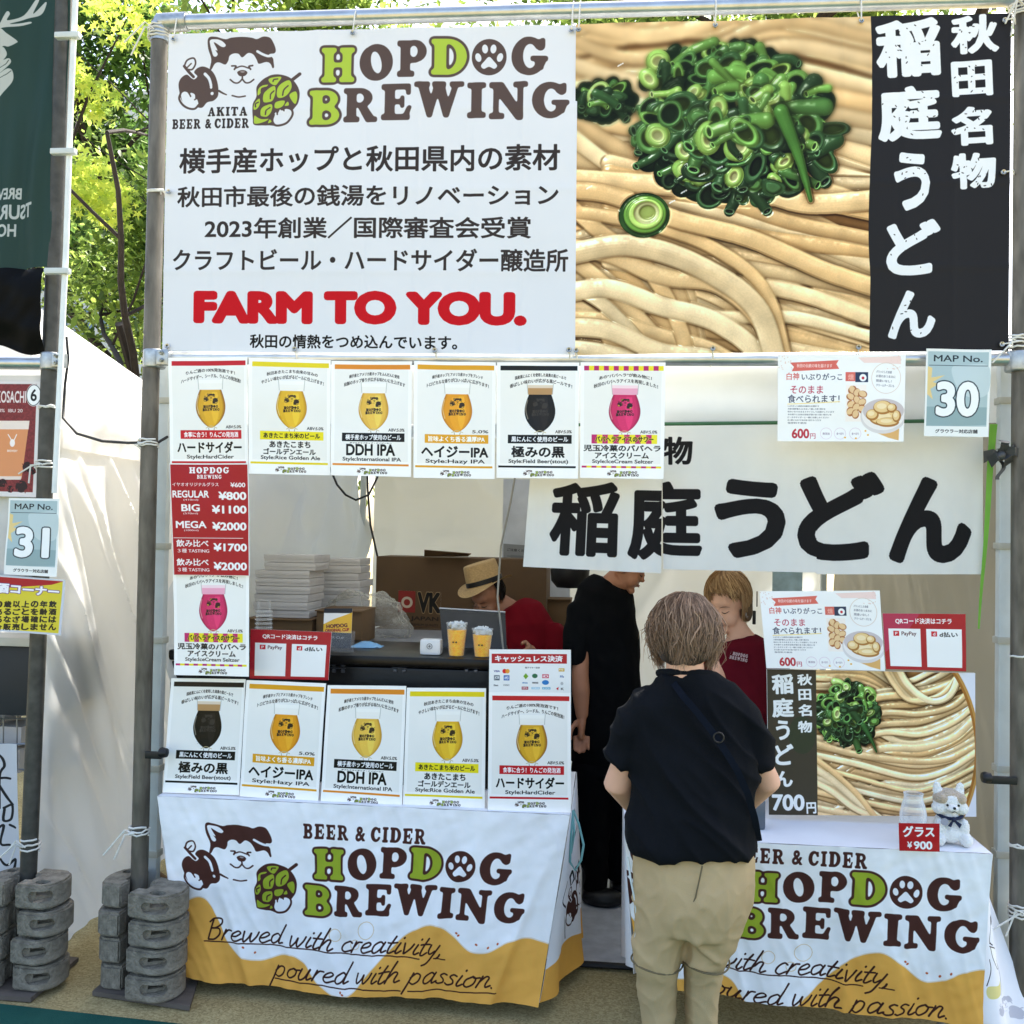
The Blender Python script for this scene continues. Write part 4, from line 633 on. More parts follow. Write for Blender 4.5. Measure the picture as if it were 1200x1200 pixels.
def sheet(name, quad, Y, m, parent=None, wave=None, thick=.0015, nu=12, nv=12, back=None, uvr=(0, 0, 1, 1), pts=None, smooth=True):
    """a hung or standing sheet: quad is where its corners stand, Y the depth (one or four values)"""
    Ys = Y if isinstance(Y, (list, tuple)) else [Y]*4; c = pts or [P(*q, y) for q, y in zip(quad, Ys)]
    N = (c[1]-c[0]).cross(c[3]-c[0]).normalized()
    if N.dot(Vector((0, 0, EYE))-c[0]) < 0: N = -N
    v = []
    for s_ in (0, 1):
        for j in range(nv+1):
            for i in range(nu+1):
                a, b = i/nu, j/nv; p = c[0]*(1-a)*(1-b)+c[1]*a*(1-b)+c[2]*a*b+c[3]*(1-a)*b; d = wave(a, b) if wave else 0
                if isinstance(d, Vector): p = p+d
                else: p = p+N*d
                v.append(p-N*thick*s_)
    K = (nu+1)*(nv+1); q = lambda i, j: j*(nu+1)+i
    f = [(q(i, j), q(i, j+1), q(i+1, j+1), q(i+1, j)) for j in range(nv) for i in range(nu)]; nf = len(f); f += [(K+a[0], K+a[3], K+a[2], K+a[1]) for a in f]
    rim = [q(i, 0) for i in range(nu+1)]+[q(nu, j) for j in range(1, nv+1)]+[q(i, nv) for i in range(nu-1, -1, -1)]+[q(0, j) for j in range(nv-1, 0, -1)]
    f += [(rim[i], rim[(i+1) % len(rim)], K+rim[(i+1) % len(rim)], K+rim[i]) for i in range(len(rim))]
    me = bpy.data.meshes.new(name); off = parent.location if parent is not None and parent.type == 'EMPTY' else Vector((0, 0, 0)); me.from_pydata([tuple(x-off) for x in v], [], f); me.materials.append(m); me.materials.append(back or mat('white card', 'D8D8D4', .6))
    me.polygons.foreach_set('material_index', [0]*nf+[1]*(len(f)-nf)); uv = me.uv_layers.new(name='UVMap'); u0, v0, u1, v1 = uvr
    co = [(u0+(u1-u0)*((k % K) % (nu+1))/nu, 1-(v0+(v1-v0)*((k % K)//(nu+1))/nv)) for k in range(2*K)]; li = np.zeros(len(me.loops), np.int32); me.loops.foreach_get('vertex_index', li); uv.data.foreach_set('uv', np.array(co)[li].ravel())
    me.update(); o = bpy.data.objects.new(name, me); COL.objects.link(o)
    if parent is not None: o.parent = parent
    if smooth: me.polygons.foreach_set('use_smooth', [True]*len(me.polygons)); me.set_sharp_from_angle(angle=.9)
    return o
def copy_tree(o, loc=None, rz=None, label=None, parent=None):
    c = o.copy(); COL.objects.link(c); c.parent = parent
    if loc is not None: c.location = loc
    if rz is not None: c.rotation_euler = (0, 0, rz)
    if label: c['label'] = label
    for ch in list(o.children): copy_tree(ch, parent=c)
    return c
def blob(name, lofts, voxel, m, parent=None, it=6, disp=None, spheres=()):
    """one continuous skin grown round lofted sections: each loft is a list of (point, half width, half depth)"""
    B = MB()
    for L in lofts:
        pts = [Vector(a[0]) for a in L]; n = 20; v = []; M_ = len(pts); side = None
        for i, (p, rx, ry) in enumerate([(Vector(a[0]), a[1], a[2]) for a in L]):
            t = (pts[min(i+1, M_-1)]-pts[max(i-1, 0)]).normalized(); X = Vector((1, 0, 0)) if len(L[0]) < 4 else Vector(L[0][3]); X = (X-t*X.dot(t)); X = X.normalized() if X.length > .1 else t.orthogonal().normalized(); Yv = t.cross(X).normalized()
            for j in range(n): a = 2*math.pi*j/n; v.append(p+X*math.cos(a)*rx+Yv*math.sin(a)*ry)
        f = [(i*n+j, i*n+(j+1) % n, (i+1)*n+(j+1) % n, (i+1)*n+j) for i in range(M_-1) for j in range(n)]+[tuple(range(n))[::-1], tuple((M_-1)*n+j for j in range(n))]; B.add(v, f)
    for c, r, *RM in spheres:
        r = Vector(r) if not isinstance(r, (int, float)) else Vector((r, r, r)); RQ = RM[0].to_3x3() if RM else Matrix.Identity(3); v = [Vector(c)+RQ @ Vector((math.sin(t)*math.cos(p)*r.x, math.sin(t)*math.sin(p)*r.y, math.cos(t)*r.z)) for t in [math.pi*i/12 for i in range(13)] for p in [2*math.pi*j/18 for j in range(18)]]
        B.add(v, [(i*18+j, (i+1)*18+j, (i+1)*18+(j+1) % 18, i*18+(j+1) % 18) for i in range(12) for j in range(18)])
    o = B.build(name, m, None, smooth=False); b = bmesh.new(); b.from_mesh(o.data); bmesh.ops.remove_doubles(b, verts=b.verts, dist=1e-5); bmesh.ops.recalc_face_normals(b, faces=b.faces); b.to_mesh(o.data); b.free()
    r = o.modifiers.new('r', 'REMESH'); r.mode = 'VOXEL'; r.voxel_size = voxel; s = o.modifiers.new('s', 'SMOOTH'); s.iterations = it; s.factor = .5
    dg = bpy.context.evaluated_depsgraph_get(); me = bpy.data.meshes.new_from_object(o.evaluated_get(dg)); o.modifiers.clear(); old = o.data; o.data = me; bpy.data.meshes.remove(old); me.name = name
    if disp:
        nrm = [v_.normal.copy() for v_ in me.vertices]
        for v_, nn in zip(me.vertices, nrm): v_.co += nn*disp(v_.co)
    me.polygons.foreach_set('use_smooth', [True]*len(me.polygons)); me.materials.clear(); me.materials.append(m)
    if parent is not None: me.transform(Matrix.Translation(-parent.location)); o.parent = parent
    return o
def sag(a, b, drop, n=12): a, b = Vector(a), Vector(b); return [a.lerp(b, i/n)-Vector((0, 0, drop*4*(i/n)*(1-i/n))) for i in range(n+1)]
# ---------------------------------------------------------------- the place: ground, sheets underfoot
def G(px, py, z=0):
    d = _fw+_rt*((px-600)/F)-_up*((py-600)/F); return Vector((0, 0, EYE))+d*((z-EYE)/d.z)
def ground_mat():
    m = mat('rubber paving', 'AC9A6C', .9, scale=3, var=.06, bump=.5, bscale=240, spec=.2); n, l = m.node_tree.nodes, m.node_tree.links; b = n['Principled BSDF']; old = b.inputs['Base Color'].links[0].from_socket
    tc = n.new('ShaderNodeTexCoord'); v = n.new('ShaderNodeTexVoronoi'); v.inputs['Scale'].default_value = 150; l.new(tc.outputs['Object'], v.inputs[0]); r = n.new('ShaderNodeValToRGB'); r.color_ramp.elements[0].color = lin('7A6A46'); r.color_ramp.elements[1].color = lin('C8B888')
    sp = n.new('ShaderNodeSeparateColor'); l.new(v.outputs['Color'], sp.inputs[0]); l.new(sp.outputs[0], r.inputs[0]); mx = n.new('ShaderNodeMixRGB'); mx.inputs[0].default_value = .55; l.new(old, mx.inputs[1]); l.new(r.outputs[0], mx.inputs[2])
    s2 = n.new('ShaderNodeTexNoise'); s2.inputs['Scale'].default_value = 1.3; s2.inputs['Detail'].default_value = 7; l.new(tc.outputs['Object'], s2.inputs[0]); r2 = n.new('ShaderNodeValToRGB'); r2.color_ramp.elements[0].position = .35; r2.color_ramp.elements[0].color = (.7, .7, .66, 1); r2.color_ramp.elements[1].position = .6; r2.color_ramp.elements[1].color = (1, 1, 1, 1); l.new(s2.outputs[0], r2.inputs[0])
    m2 = n.new('ShaderNodeMixRGB'); m2.blend_type = 'MULTIPLY'; m2.inputs[0].default_value = 1; l.new(mx.outputs[0], m2.inputs[1]); l.new(r2.outputs[0], m2.inputs[2]); l.new(m2.outputs[0], b.inputs['Base Color']); return m
struct('ground', MB().add([(-300, -300, 0), (300, -300, 0), (300, 300, 0), (-300, 300, 0)], [(0, 1, 2, 3)]), ground_mat())
a, b = G(-260, 1150), G(330, 1216); d = (b-a).normalized(); nrm = Vector((d.y, -d.x, 0)); a2 = a-d*6; b2 = b+d*6
mb = MB()
for i in range(2): pass
pl = [a2, b2, b2+nrm*5, a2+nrm*5]; mb.add([(p.x, p.y, z) for z in (.001, .009) for p in pl], [(4, 5, 6, 7), (0, 3, 2, 1), (0, 1, 5, 4), (3, 0, 4, 7), (1, 2, 6, 5), (2, 3, 7, 6)])
struct('green_carpet', mb, mat('green carpet', '1E4A42', .95, bump=.6, bscale=300, spec=.1), smooth=False)
fs = P(655, 1133, 4).y; fy = G(700, 1134).y
tarp = mat('silver tarp', 'B2B4B8', .4, var=.2, scale=14, bump=2.5, bscale=7)
struct('floor_sheet', MB().grid(lambda u, v: Vector((-1.75+3.5*u, fy+(6.6-fy)*v, .012+.012*abs(mnoise.noise(Vector((u*14, v*12, 3)))))), 120, 100), tarp)
struct('floor_sheet_edge', MB().tube([(-1.75+3.5*i/30, fy-.012+.006*mnoise.noise(Vector((i*.5, 0, 0))), .016) for i in range(31)], .018, 8, flat=.6), mat('black rubber', '141416', .6))
# ---------------------------------------------------------------- steel pipe frame
steel = mat('galvanised steel', '4A463E', .5, var=.28, scale=26, metal=.35, bump=.2, bscale=90, stretch=(1, 1, .25), col2='787268'); bright = mat('zinc pipe', 'B4B8BA', .3, metal=.8, var=.12, scale=20); clampm = mat('zinc clamp', 'A9ADAE', .38, metal=.8, var=.2, scale=50); ropem = mat('white cord', 'D9D7CE', .8, bump=.4, bscale=400); blk = mat('black plastic', '101113', .45)
YF = 3.5; LP = [P(187.5, 26, YF), P(175.5, 500, YF), P(162, 1085, YF+.02)]; RP = [P(1200, 2, YF), P(1196.5, 500, YF), P(1194, 1190, YF)]
for p in (LP, RP): p[2] = p[1]+(p[2]-p[1])*((p[1].z-.03)/(p[1].z-p[2].z))
def clamp(c, parent, s=1.0):
    q = MB().lathe(Vector(c)-Vector((0, 0, .035*s)), [(.036*s, 0), (.041*s, .004), (.041*s, .066*s), (.036*s, .07*s)], 20); q.box((c[0]+.03*s, c[1]-.05*s, c[2]-.028*s), (c[0]+.075*s, c[1]-.01*s, c[2]+.028*s))
    o = part('clamp', q, clampm, parent, bevel=.003); k = MB(); 
    for dz in (-.012, .016): k.lathe((c[0]+.05*s, c[1]-.052*s, c[2]+dz*s), [(.009, 0), (.009, .012), (.005, .012), (.005, .02)], 6, axis=(0, -1, 0))
    b_ = part('bolt', k, clampm, None); b_.parent = o; b_.matrix_parent_inverse = Matrix.Identity(4); b_.data.transform(Matrix.Translation(-parent.location))
    return o
fr = thing('pipe_frame', 'tall galvanised steel pipe frame carrying the two big printed banners over the beer stall', 'frame', (LP[2].x, YF, 0))
part('pole', MB().tube([LP[2], LP[1], LP[0]], .031, 20), steel, fr); part('pole', MB().tube([RP[2], RP[1], RP[0]], .031, 20), steel, fr)
TB = [P(187, 27, YF), P(640, 13.5, YF), P(1208, -2, YF)]; part('top_rail', MB().tube([TB[0]-Vector((.01, 0, 0)), TB[1], TB[2]], .0275, 20), bright, fr)
MBR = [P(182, 419, YF), P(690, 421, YF), P(1200, 421, YF)]; part('middle_rail', MB().tube(MBR, .0245, 20), bright, fr)
part('corner_elbow', MB().tube([LP[0]+(LP[1]-LP[0])*.05, LP[0]+(LP[1]-LP[0])*.012, TB[0]+Vector((.005, 0, .0)), TB[0]+Vector((.05, 0, .0)), TB[0]+Vector((.11, 0, .001))], .035, 18), clampm, fr)
clamp(P(181, 421, YF-.0), fr, 1.0); clamp(P(1192, 424, YF), fr, 1.0)
def cord(pts, r=.0028, parent=None, label=None): return part('cord', MB().tube(pts, r, 6), ropem, parent)
def wrap(c, r, parent, turns=3, h=.03, tail=None, seed=0):
    rr = random.Random(seed); pts = [Vector(c)+Vector((math.cos(t)*r, math.sin(t)*r, (t/(turns*6.283)-.5)*h+rr.uniform(-.004, .004))) for t in [i*.45 for i in range(int(turns*14))]]
    q = MB().tube(pts, .0035, 5)
    for k in range(tail or 0): e = Vector(c)+Vector((rr.uniform(-.12, .02), -r-.01, rr.uniform(-.11, -.02))); q.tube([Vector(c)+Vector((-.01*k, -r, 0)), Vector(c)+Vector((-.03, -r-.012, rr.uniform(-.01, .03))), e], .0032, 5)
    return part('tie_cord', q, ropem, parent)
# ---------------------------------------------------------------- our tent
tentw = mat('white tent fabric', 'D8DADA', .55, var=.05, scale=2.2, bump=.6, bscale=5, trans=.45, tcol='D6DAD8'); legm = mat('white painted leg', 'C3C9C6', .4, var=.08, scale=12)
YT = 3.66; XL = P(200, 500, YT).x; XR = P(1187, 500, YT).x; YB = 6.62; ZE = P(900, 422, YT).z; ZV = P(900, 497, YT).z
tent = thing('stall_tent', 'white canopy tent of stall 30 with fabric side walls behind the banners', 'tent', ((XL+XR)/2, (YT+YB)/2, 0))
def wallfn(p0, p1, z0, z1, seed, amp=.05, ax=(0, 1, 0), fx=7):
    p0, p1, ax = Vector(p0), Vector(p1), Vector(ax)
    def fn(u, v):
        p = p0.lerp(p1, u); p.z = z0+(z1-z0)*v; rg_ = lambda a, b, c: (1-2*math.sqrt(mnoise.noise(Vector((a, b, c)))**2+.004))**3
        k = amp*(mnoise.noise(Vector((u*fx+v*1.6, v*1.1+seed, seed*2)))+.5*rg_(u*fx*.8-v*2.2, v*1.5+u, seed*5)+.35*rg_(u*3+v*4.5, v*3-u*4, seed*9)+.22*rg_(u*9+v*3, v*6-u*3, seed*4))
        return p+ax*k
    return fn
part('side_wall', MB().grid(wallfn((XL, YT+.06, 0), (XL, YB-.05, 0), .03, ZE, 1, .12, (1, 0, 0)), 110, 80), tentw, tent)
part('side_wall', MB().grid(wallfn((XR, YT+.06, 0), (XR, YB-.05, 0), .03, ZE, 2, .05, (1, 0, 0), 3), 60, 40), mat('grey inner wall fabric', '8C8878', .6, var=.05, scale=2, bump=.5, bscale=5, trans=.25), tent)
part('back_wall', MB().grid(wallfn((XL+.09, YB, 0), (XR-.05, YB, 0), .03, ZE, 3,   .07, (0, 1, 0)), 130, 80), tentw, tent)
cx, cy = (XL+XR)/2, (YT+YB)/2; mb = MB(); pk = (cx, cy, ZE+.72)
part('roof', mb.add([(XL-.02, YT, ZE), (XR+.02, YT, ZE), (XR+.02, YB, ZE), (XL-.02, YB, ZE), pk], [(0, 1, 4), (1, 2, 4), (2, 3, 4), (3, 0, 4)]), tentw, tent, smooth=False)
vz = lambda u: P(190+980*u, 498-2*u, YT).z
part('valance', MB().grid(lambda u, v: Vector((XL+(XR-XL)*u, YT-.012-.006*math.sin(v*9)-.012*mnoise.noise(Vector((u*9, v*2, 4))), ZE+(vz(u)-ZE)*v)), 70, 8), mat('white valance fabric', 'DFE2E2', .5, var=.03, bump=.3, bscale=6, trans=.25), tent)
for x0, y0, ya in ((191, 600, YT-.03), (1176, 600, YT-.06)):
    p = P(x0, y0, ya); q = MB().box((p.x-.02, ya-.02, .02), (p.x+.02, ya+.02, ZE)); o = part('leg', q, legm, tent, bevel=.004)
    for yy in (470, 640, 750, 900, 1000):
        z = P(x0, yy, ya).z; part('leg_sleeve', MB().box((p.x-.026, ya-.026, z-.012), (p.x+.026, ya+.026, z+.012)), mat('clear nylon joint', 'B4B2A4', .4), tent, bevel=.003)
for x in (XL+.04, XR-.04): part('leg', MB().box((x-.018, YB-.1, .02), (x+.018, YB-.064, ZE)), legm, tent, bevel=.003)
part('eave_bar', MB().box((XL, YT+.02, ZE-.04), (XR, YT+.045, ZE-.01)), legm, tent, smooth=False)
gl = mat('day gap glazing', 'BFD8E0', .3); part('wall_window', MB().box((P(905, 650, 6.4).x, 6.38, P(905, 700, 6.4).z-.2), (P(940, 650, 6.4).x, 6.39, P(905, 668, 6.4).z+.1)), mat('clear window vinyl', 'A9C4CC', .1, var=.3, scale=9), tent)
# ---------------------------------------------------------------- neighbour's tent (stall 31)
NX = P(72, 600, 3.75).x; n0, n1 = Vector((NX, 3.72, 2.24)), Vector((NX, 5.25, 2.24))
nm = mat('neighbour tent fabric', 'EFEEEA', .5, var=.04, scale=2, bump=.5, bscale=5, trans=.42, tcol='F4F0EA')
nt_ = thing('neighbour_tent', 'white canopy tent of stall 31 on the left with a wrinkled side wall', 'tent', (NX, 4.4, 0))
apex = (NX-1.25, 4.45, 3.2)
mb = MB(); R_ = lambda a, b, c: mb.add([a, b, c], [(0, 1, 2)])
def tri(fa, fb, fc, n=14):
    A_, B_, C_ = Vector(fa), Vector(fb), Vector(fc); nn = (B_-A_).cross(C_-A_).normalized(); v = []; idx = {}
    for i in range(n+1):
        for j in range(n+1-i): p = A_+(B_-A_)*i/n+(C_-A_)*j/n; e = min(i, j, n-i-j)/n; idx[i, j] = len(v); v.append(p+nn*(-.10*e+.03*e*mnoise.noise(p*3)))
    mb.add(v, [(idx[i, j], idx[i+1, j], idx[i, j+1]) for i in range(n) for j in range(n-i)]+[(idx[i+1, j], idx[i+1, j+1], idx[i, j+1]) for i in range(n) for j in range(n-1-i)])
tri(n0, n1, apex); tri((NX-2.5, 3.72, 2.24), n0, apex); tri(n1, (NX-2.5, 5.25, 2.24), apex); tri((NX-2.5, 5.25, 2.24), (NX-2.5, 3.72, 2.24), apex); part('roof', mb, nm, nt_)
part('valance', MB().grid(lambda u, v: Vector((NX+.012+.012*mnoise.noise(Vector((u*6, v*3, 1))), 3.72+1.53*u, 2.24-(.24+.0*u)*v)), 30, 8), nm, nt_)
def nw(u, v):
    y = 3.58+1.66*u; z = 2.08-(2.08-.02)*v; d = .08*mnoise.noise(Vector((u*4-v*2.4, v*.7, 6)))+.085*(1-2*math.sqrt(mnoise.noise(Vector((u*3.4-v*2.6, v*.5, 4)))**2+.004))**3+.05*(1-2*math.sqrt(mnoise.noise(Vector((u*7-v*5, v*.8+u, 9)))**2+.006))**3+.014*mnoise.noise(Vector((u*14-v*9, v*5, 2))); return Vector((NX-.01+d*min(1, v*6)*min(1, u*6), y, z))
part('side_wall', MB().grid(nw, 110, 120), nm, nt_)
part('front_wall', MB().grid(lambda u, v: Vector((NX-2.4+2.38*u, 3.80+.02*mnoise.noise(Vector((u*5, v*3, 8))), 2.2-1.05*v)), 30, 16), nm, nt_)
part('leg', MB().box((NX-.045, 3.7, 0), (NX-.01, 3.735, 2.22)), legm, nt_, bevel=.003)
cab = mat('black cable', '17181A', .5); wcab = mat('grey cable', '8C8A84', .5)
solo('power_cable', MB().tube([P(78, 395, 3.7), P(80, 420, 3.68), P(76, 452, 3.7), P(74, 490, 3.66), P(90, 508, 3.64), P(120, 517, 3.6), P(150, 519, 3.55), P(186, 518, 3.5), P(196, 512, 3.56)], .0055, 8), cab, 'black power cable slung from stall 31 across the white side wall to the steel pole', 'cable')
# neighbour's pipe frame
nf = thing('pipe_frame', 'dark weathered steel pipe frame at the left edge with a white rod tied to it', 'frame', (P(29, 1000, YF).x, YF, 0))
np0 = P(29, 1120, YF); np0.z = .03; part('pole', MB().tube([np0, P(62, 340, YF), P(70, 150, YF), P(76, -40, YF)], .03, 18), mat('weathered steel', '4A4944', .55, var=.3, scale=24, metal=.45, bump=.2, bscale=80), nf)
part('middle_rail', MB().tube([P(-60, 425, YF), P(60, 426, YF)], .0245, 18), bright, nf); clamp(P(60, 424, YF), nf, .95)
part('signal_rod', MB().tube([P(64, 578, YF-.05), P(77, 300, YF-.05), P(83, 120, YF-.05), P(90, -40, YF-.05)], .0105, 12), mat('white plastic rod', 'DDE2E0', .35), nf)
part('white_post', MB().tube([P(36, 1075, YF+.1)-Vector((0, 0, .06)), P(44, 820, YF+.08), P(52, 740, YF+.07)], .009, 8), legm, nf)
for x, y, rt in ((77, 178, 0), (82, 42, 0), (70, 318, 0)):
    c = P(x, y, YF-.06); part('flag_clip', MB().box((c.x-.055, c.y-.014, c.z-.011), (c.x+.04, c.y+.012, c.z+.011)), legm, nf, bevel=.004)
wrap(P(36, 990, YF), .034, nf, 3, .05, 3, 2); wrap(P(57, 478, YF), .034, nf, 2, .012, 0, 3); wrap(P(53, 545, YF), .034, nf, 3, .03, 2, 4)
wrap(P(163, 973, YF), .036, fr, 3, .035, 2, 5); wrap(P(174, 520, YF), .036, fr, 3, .03, 1, 6); wrap(P(184, 226, YF), .034, fr, 2, .01, 0, 7); wrap(P(1196, 990, YF), .034, fr, 2, .012, 0, 8); wrap(P(1195, 1066, YF), .035, fr, 4, .05, 2, 9); wrap(P(1196, 768, YF), .034, fr, 1.5, .01, 0, 10)
wrap(P(186, 40, YF), .038, fr, 4, .05, 2, 11); wrap(P(1196, 14, YF), .038, fr, 4, .05, 2, 12); wrap(P(1190, 402, YF), .036, fr, 4, .05, 2, 13)
# black straps on the posts
for x, y, L_ in ((180, 882, 'black hook strap round the pole beside the left tent leg'), (1168, 911, 'black hook strap round the white leg at the right, level with the plush dog')):
    c = P(x, y, YF-.0); q = MB().box((c.x-.05 if x > 600 else c.x-.012, c.y-.045, c.z-.013), (c.x+.05, c.y-.03, c.z+.013)); e = P(x+(10 if x < 600 else -14), y, YF-.04); q.lathe(e-Vector((.0, 0, .0)), [(.016, -.01), (.02, 0), (.016, .02)], 12, axis=(1, 0, 0)); solo('hook_strap', q, blk, L_, 'strap', bevel=.003)
# ---------------------------------------------------------------- concrete weights
conc = mat('cast concrete', '6C665A', .95, var=.22, scale=30, bump=2.2, bscale=110, col2='989080', spec=.2)
def weight_mesh(L=.175, D=.175, H=.092):
    pl = [(-L*.45, -D/2), (L*.12, -D/2)]+[(L*.12+L*.42*math.cos(a), D/2*math.sin(a)) for a in [math.radians(-90+10*i) for i in range(1, 18)]]+[(L*.12, D/2), (-L*.45, D/2), (-L*.45, D*.16), (-L*.28, D*.14), (-L*.28, -D*.14), (-L*.45, -D*.16)]
    b = MB().prism(pl, 0, H-.006); o = b.build('w', conc, smooth=False); bmx = bmesh.new(); bmx.from_mesh(o.data); bmesh.ops.recalc_face_normals(bmx, faces=bmx.faces); bmesh.ops.bevel(bmx, geom=[e for e in bmx.edges if e.calc_face_angle(0) > .6], offset=.008, segments=2, affect='EDGES'); bmx.to_mesh(o.data); bmx.free()
    def cut(c, rx, rz, ry, R):
        q = MB(); n = 20; pr = [(c[0]+(rx-rz)*(1 if math.cos(2*math.pi*i/n) > 0 else -1)+rz*math.cos(2*math.pi*i/n), c[2]+rz*math.sin(2*math.pi*i/n)) for i in range(n)]
        v = [R @ Vector((x, y, z)) for y in (-ry, ry) for x, z in pr]; q.add([(a.x, a.y+c[1]*0+0, a.z) for a in v], [tuple(range(n))[::-1], tuple(range(n, 2*n))]+[(i, (i+1) % n, n+(i+1) % n, n+i) for i in range(n)]); k = q.build('k', conc, smooth=False)
        bk = bmesh.new(); bk.from_mesh(k.data); bmesh.ops.recalc_face_normals(bk, faces=bk.faces); bk.to_mesh(k.data); bk.free(); return k
    ks = []
    k = cut((0, 0, H*.5), .046, .020, .035, Matrix.Identity(3)); k.location = (L*.22, -D*.46, 0); k.rotation_euler = (0, 0, math.radians(38)); ks.append(k)
    k = cut((0, 0, H*.5), .03, .02, .05, Matrix.Rotation(math.pi/2, 3, 'X')); 
    for v_ in k.data.vertices: v_.co = Vector((v_.co.x, v_.co.y+H*.5 if False else v_.co.y, v_.co.z))
    k.location = (L*.12, -.0, H*.95); ks.append(k)
    for k in ks: md = o.modifiers.new('b', 'BOOLEAN'); md.operation = 'DIFFERENCE'; md.object = k; md.solver = 'EXACT'
    bpy.context.view_layer.update(); me = bpy.data.meshes.new_from_object(o.evaluated_get(bpy.context.evaluated_depsgraph_get())); me.name = 'concrete_weight'
    for k in ks: bpy.data.objects.remove(k)
    bpy.data.objects.remove(o); me.materials.clear(); me.materials.append(conc); me.polygons.foreach_set('use_smooth', [True]*len(me.polygons)); me.set_sharp_from_angle(angle=.7); return me
WM = weight_mesh()
board_m = mat('grey plywood', '5A524A', .8, var=.25, scale=5, bump=.3, bscale=50, stretch=(1, 6, 1))
ORD = ['lowest', 'second lowest', 'second highest', 'topmost']
def stack(px, py0, py1, Y, n, sx, rz, where, seed, flip=False, step=None):
    r = random.Random(seed); base = P(px, py1, Y); base.z = .022; dz = .097 if step is None else step
    for i in range(n):
        o = bpy.data.objects.new('concrete_weight', WM); COL.objects.link(o); o.location = base+Vector((r.uniform(-.008, .008), r.uniform(-.01, .01), i*dz)); o.scale = (sx, 1, 1); o.rotation_euler = (r.uniform(-.02, .02), r.uniform(-.015, .015), rz+r.uniform(-.1, .1))
        tag(o, '%s grey concrete weight stacked %s' % (ORD[i], where), 'weight', 'concrete weights holding down the poles')
stack(186, 1040, 1152, 3.42, 4, 1.0, -.15, 'right of the steel pole by the beer table', 1)
stack(138, 1040, 1150, 3.5, 4, .62, math.pi-.1, 'left of the steel pole between the tents', 2)
stack(52, 1040, 1150, 3.45, 4, .85, -.1, 'right of the weathered pole at left', 3)
stack(2, 1040, 1150, 3.45, 4, .6, math.pi, 'at the very left edge', 4)
for (a, b_, c, d_), L_ in (((G(108, 1168), G(222, 1186), G(236, 1140), G(150, 1130)), 'grey plywood base board under the weights at the left steel pole'), ((G(-40, 1170), G(36, 1176), G(92, 1128), G(0, 1118)), 'grey plywood base board under the weights at the left edge')):
    mb = MB(); mb.add([(p.x, p.y, z) for z in (.004, .02) for p in (a, b_, c, d_)], [(4, 5, 6, 7), (0, 3, 2, 1), (0, 1, 5, 4), (1, 2, 6, 5), (2, 3, 7, 6), (3, 0, 4, 7)]); solo('base_board', mb, board_m, L_, 'board', smooth=False)
for p in (RP,): tag(bpy.data.objects.new('x', None)) if False else None
solo('base_board', MB().box((RP[2].x-.15, YF-.15, .004), (RP[2].x+.15, YF+.15, .022)), board_m, 'grey plywood base board under the right steel pole', 'board', bevel=.002)
# ---------------------------------------------------------------- trees behind the tents
def leafmat(name, a, b, tr):
    m = bpy.data.materials.new(name); m.use_nodes = True; n, l = m.node_tree.nodes, m.node_tree.links; p = n['Principled BSDF']; g = n.new('ShaderNodeNewGeometry'); r = n.new('ShaderNodeValToRGB'); r.color_ramp.elements[0].color = lin(a); r.color_ramp.elements[1].color = lin(b)
    l.new(g.outputs['Random Per Island'], r.inputs[0]); l.new(r.outputs[0], p.inputs['Base Color']); p.inputs['Roughness'].default_value = .5; t = n.new('ShaderNodeBsdfTranslucent'); hs = n.new('ShaderNodeHueSaturation'); hs.inputs['Value'].default_value = 1.9; hs.inputs['Hue'].default_value = .485; hs.inputs['Saturation'].default_value = .9; l.new(r.outputs[0], hs.inputs['Color']); l.new(hs.outputs[0], t.inputs[0])
    mx = n.new('ShaderNodeMixShader'); mx.inputs[0].default_value = tr; l.new(p.outputs[0], mx.inputs[1]); l.new(t.outputs[0], mx.inputs[2]); l.new(mx.outputs[0], n['Material Output'].inputs[0]); return m
bark = mat('dark bark', '2E2722', .9, var=.3, scale=20, bump=1, bscale=40, stretch=(1, 1, .3))
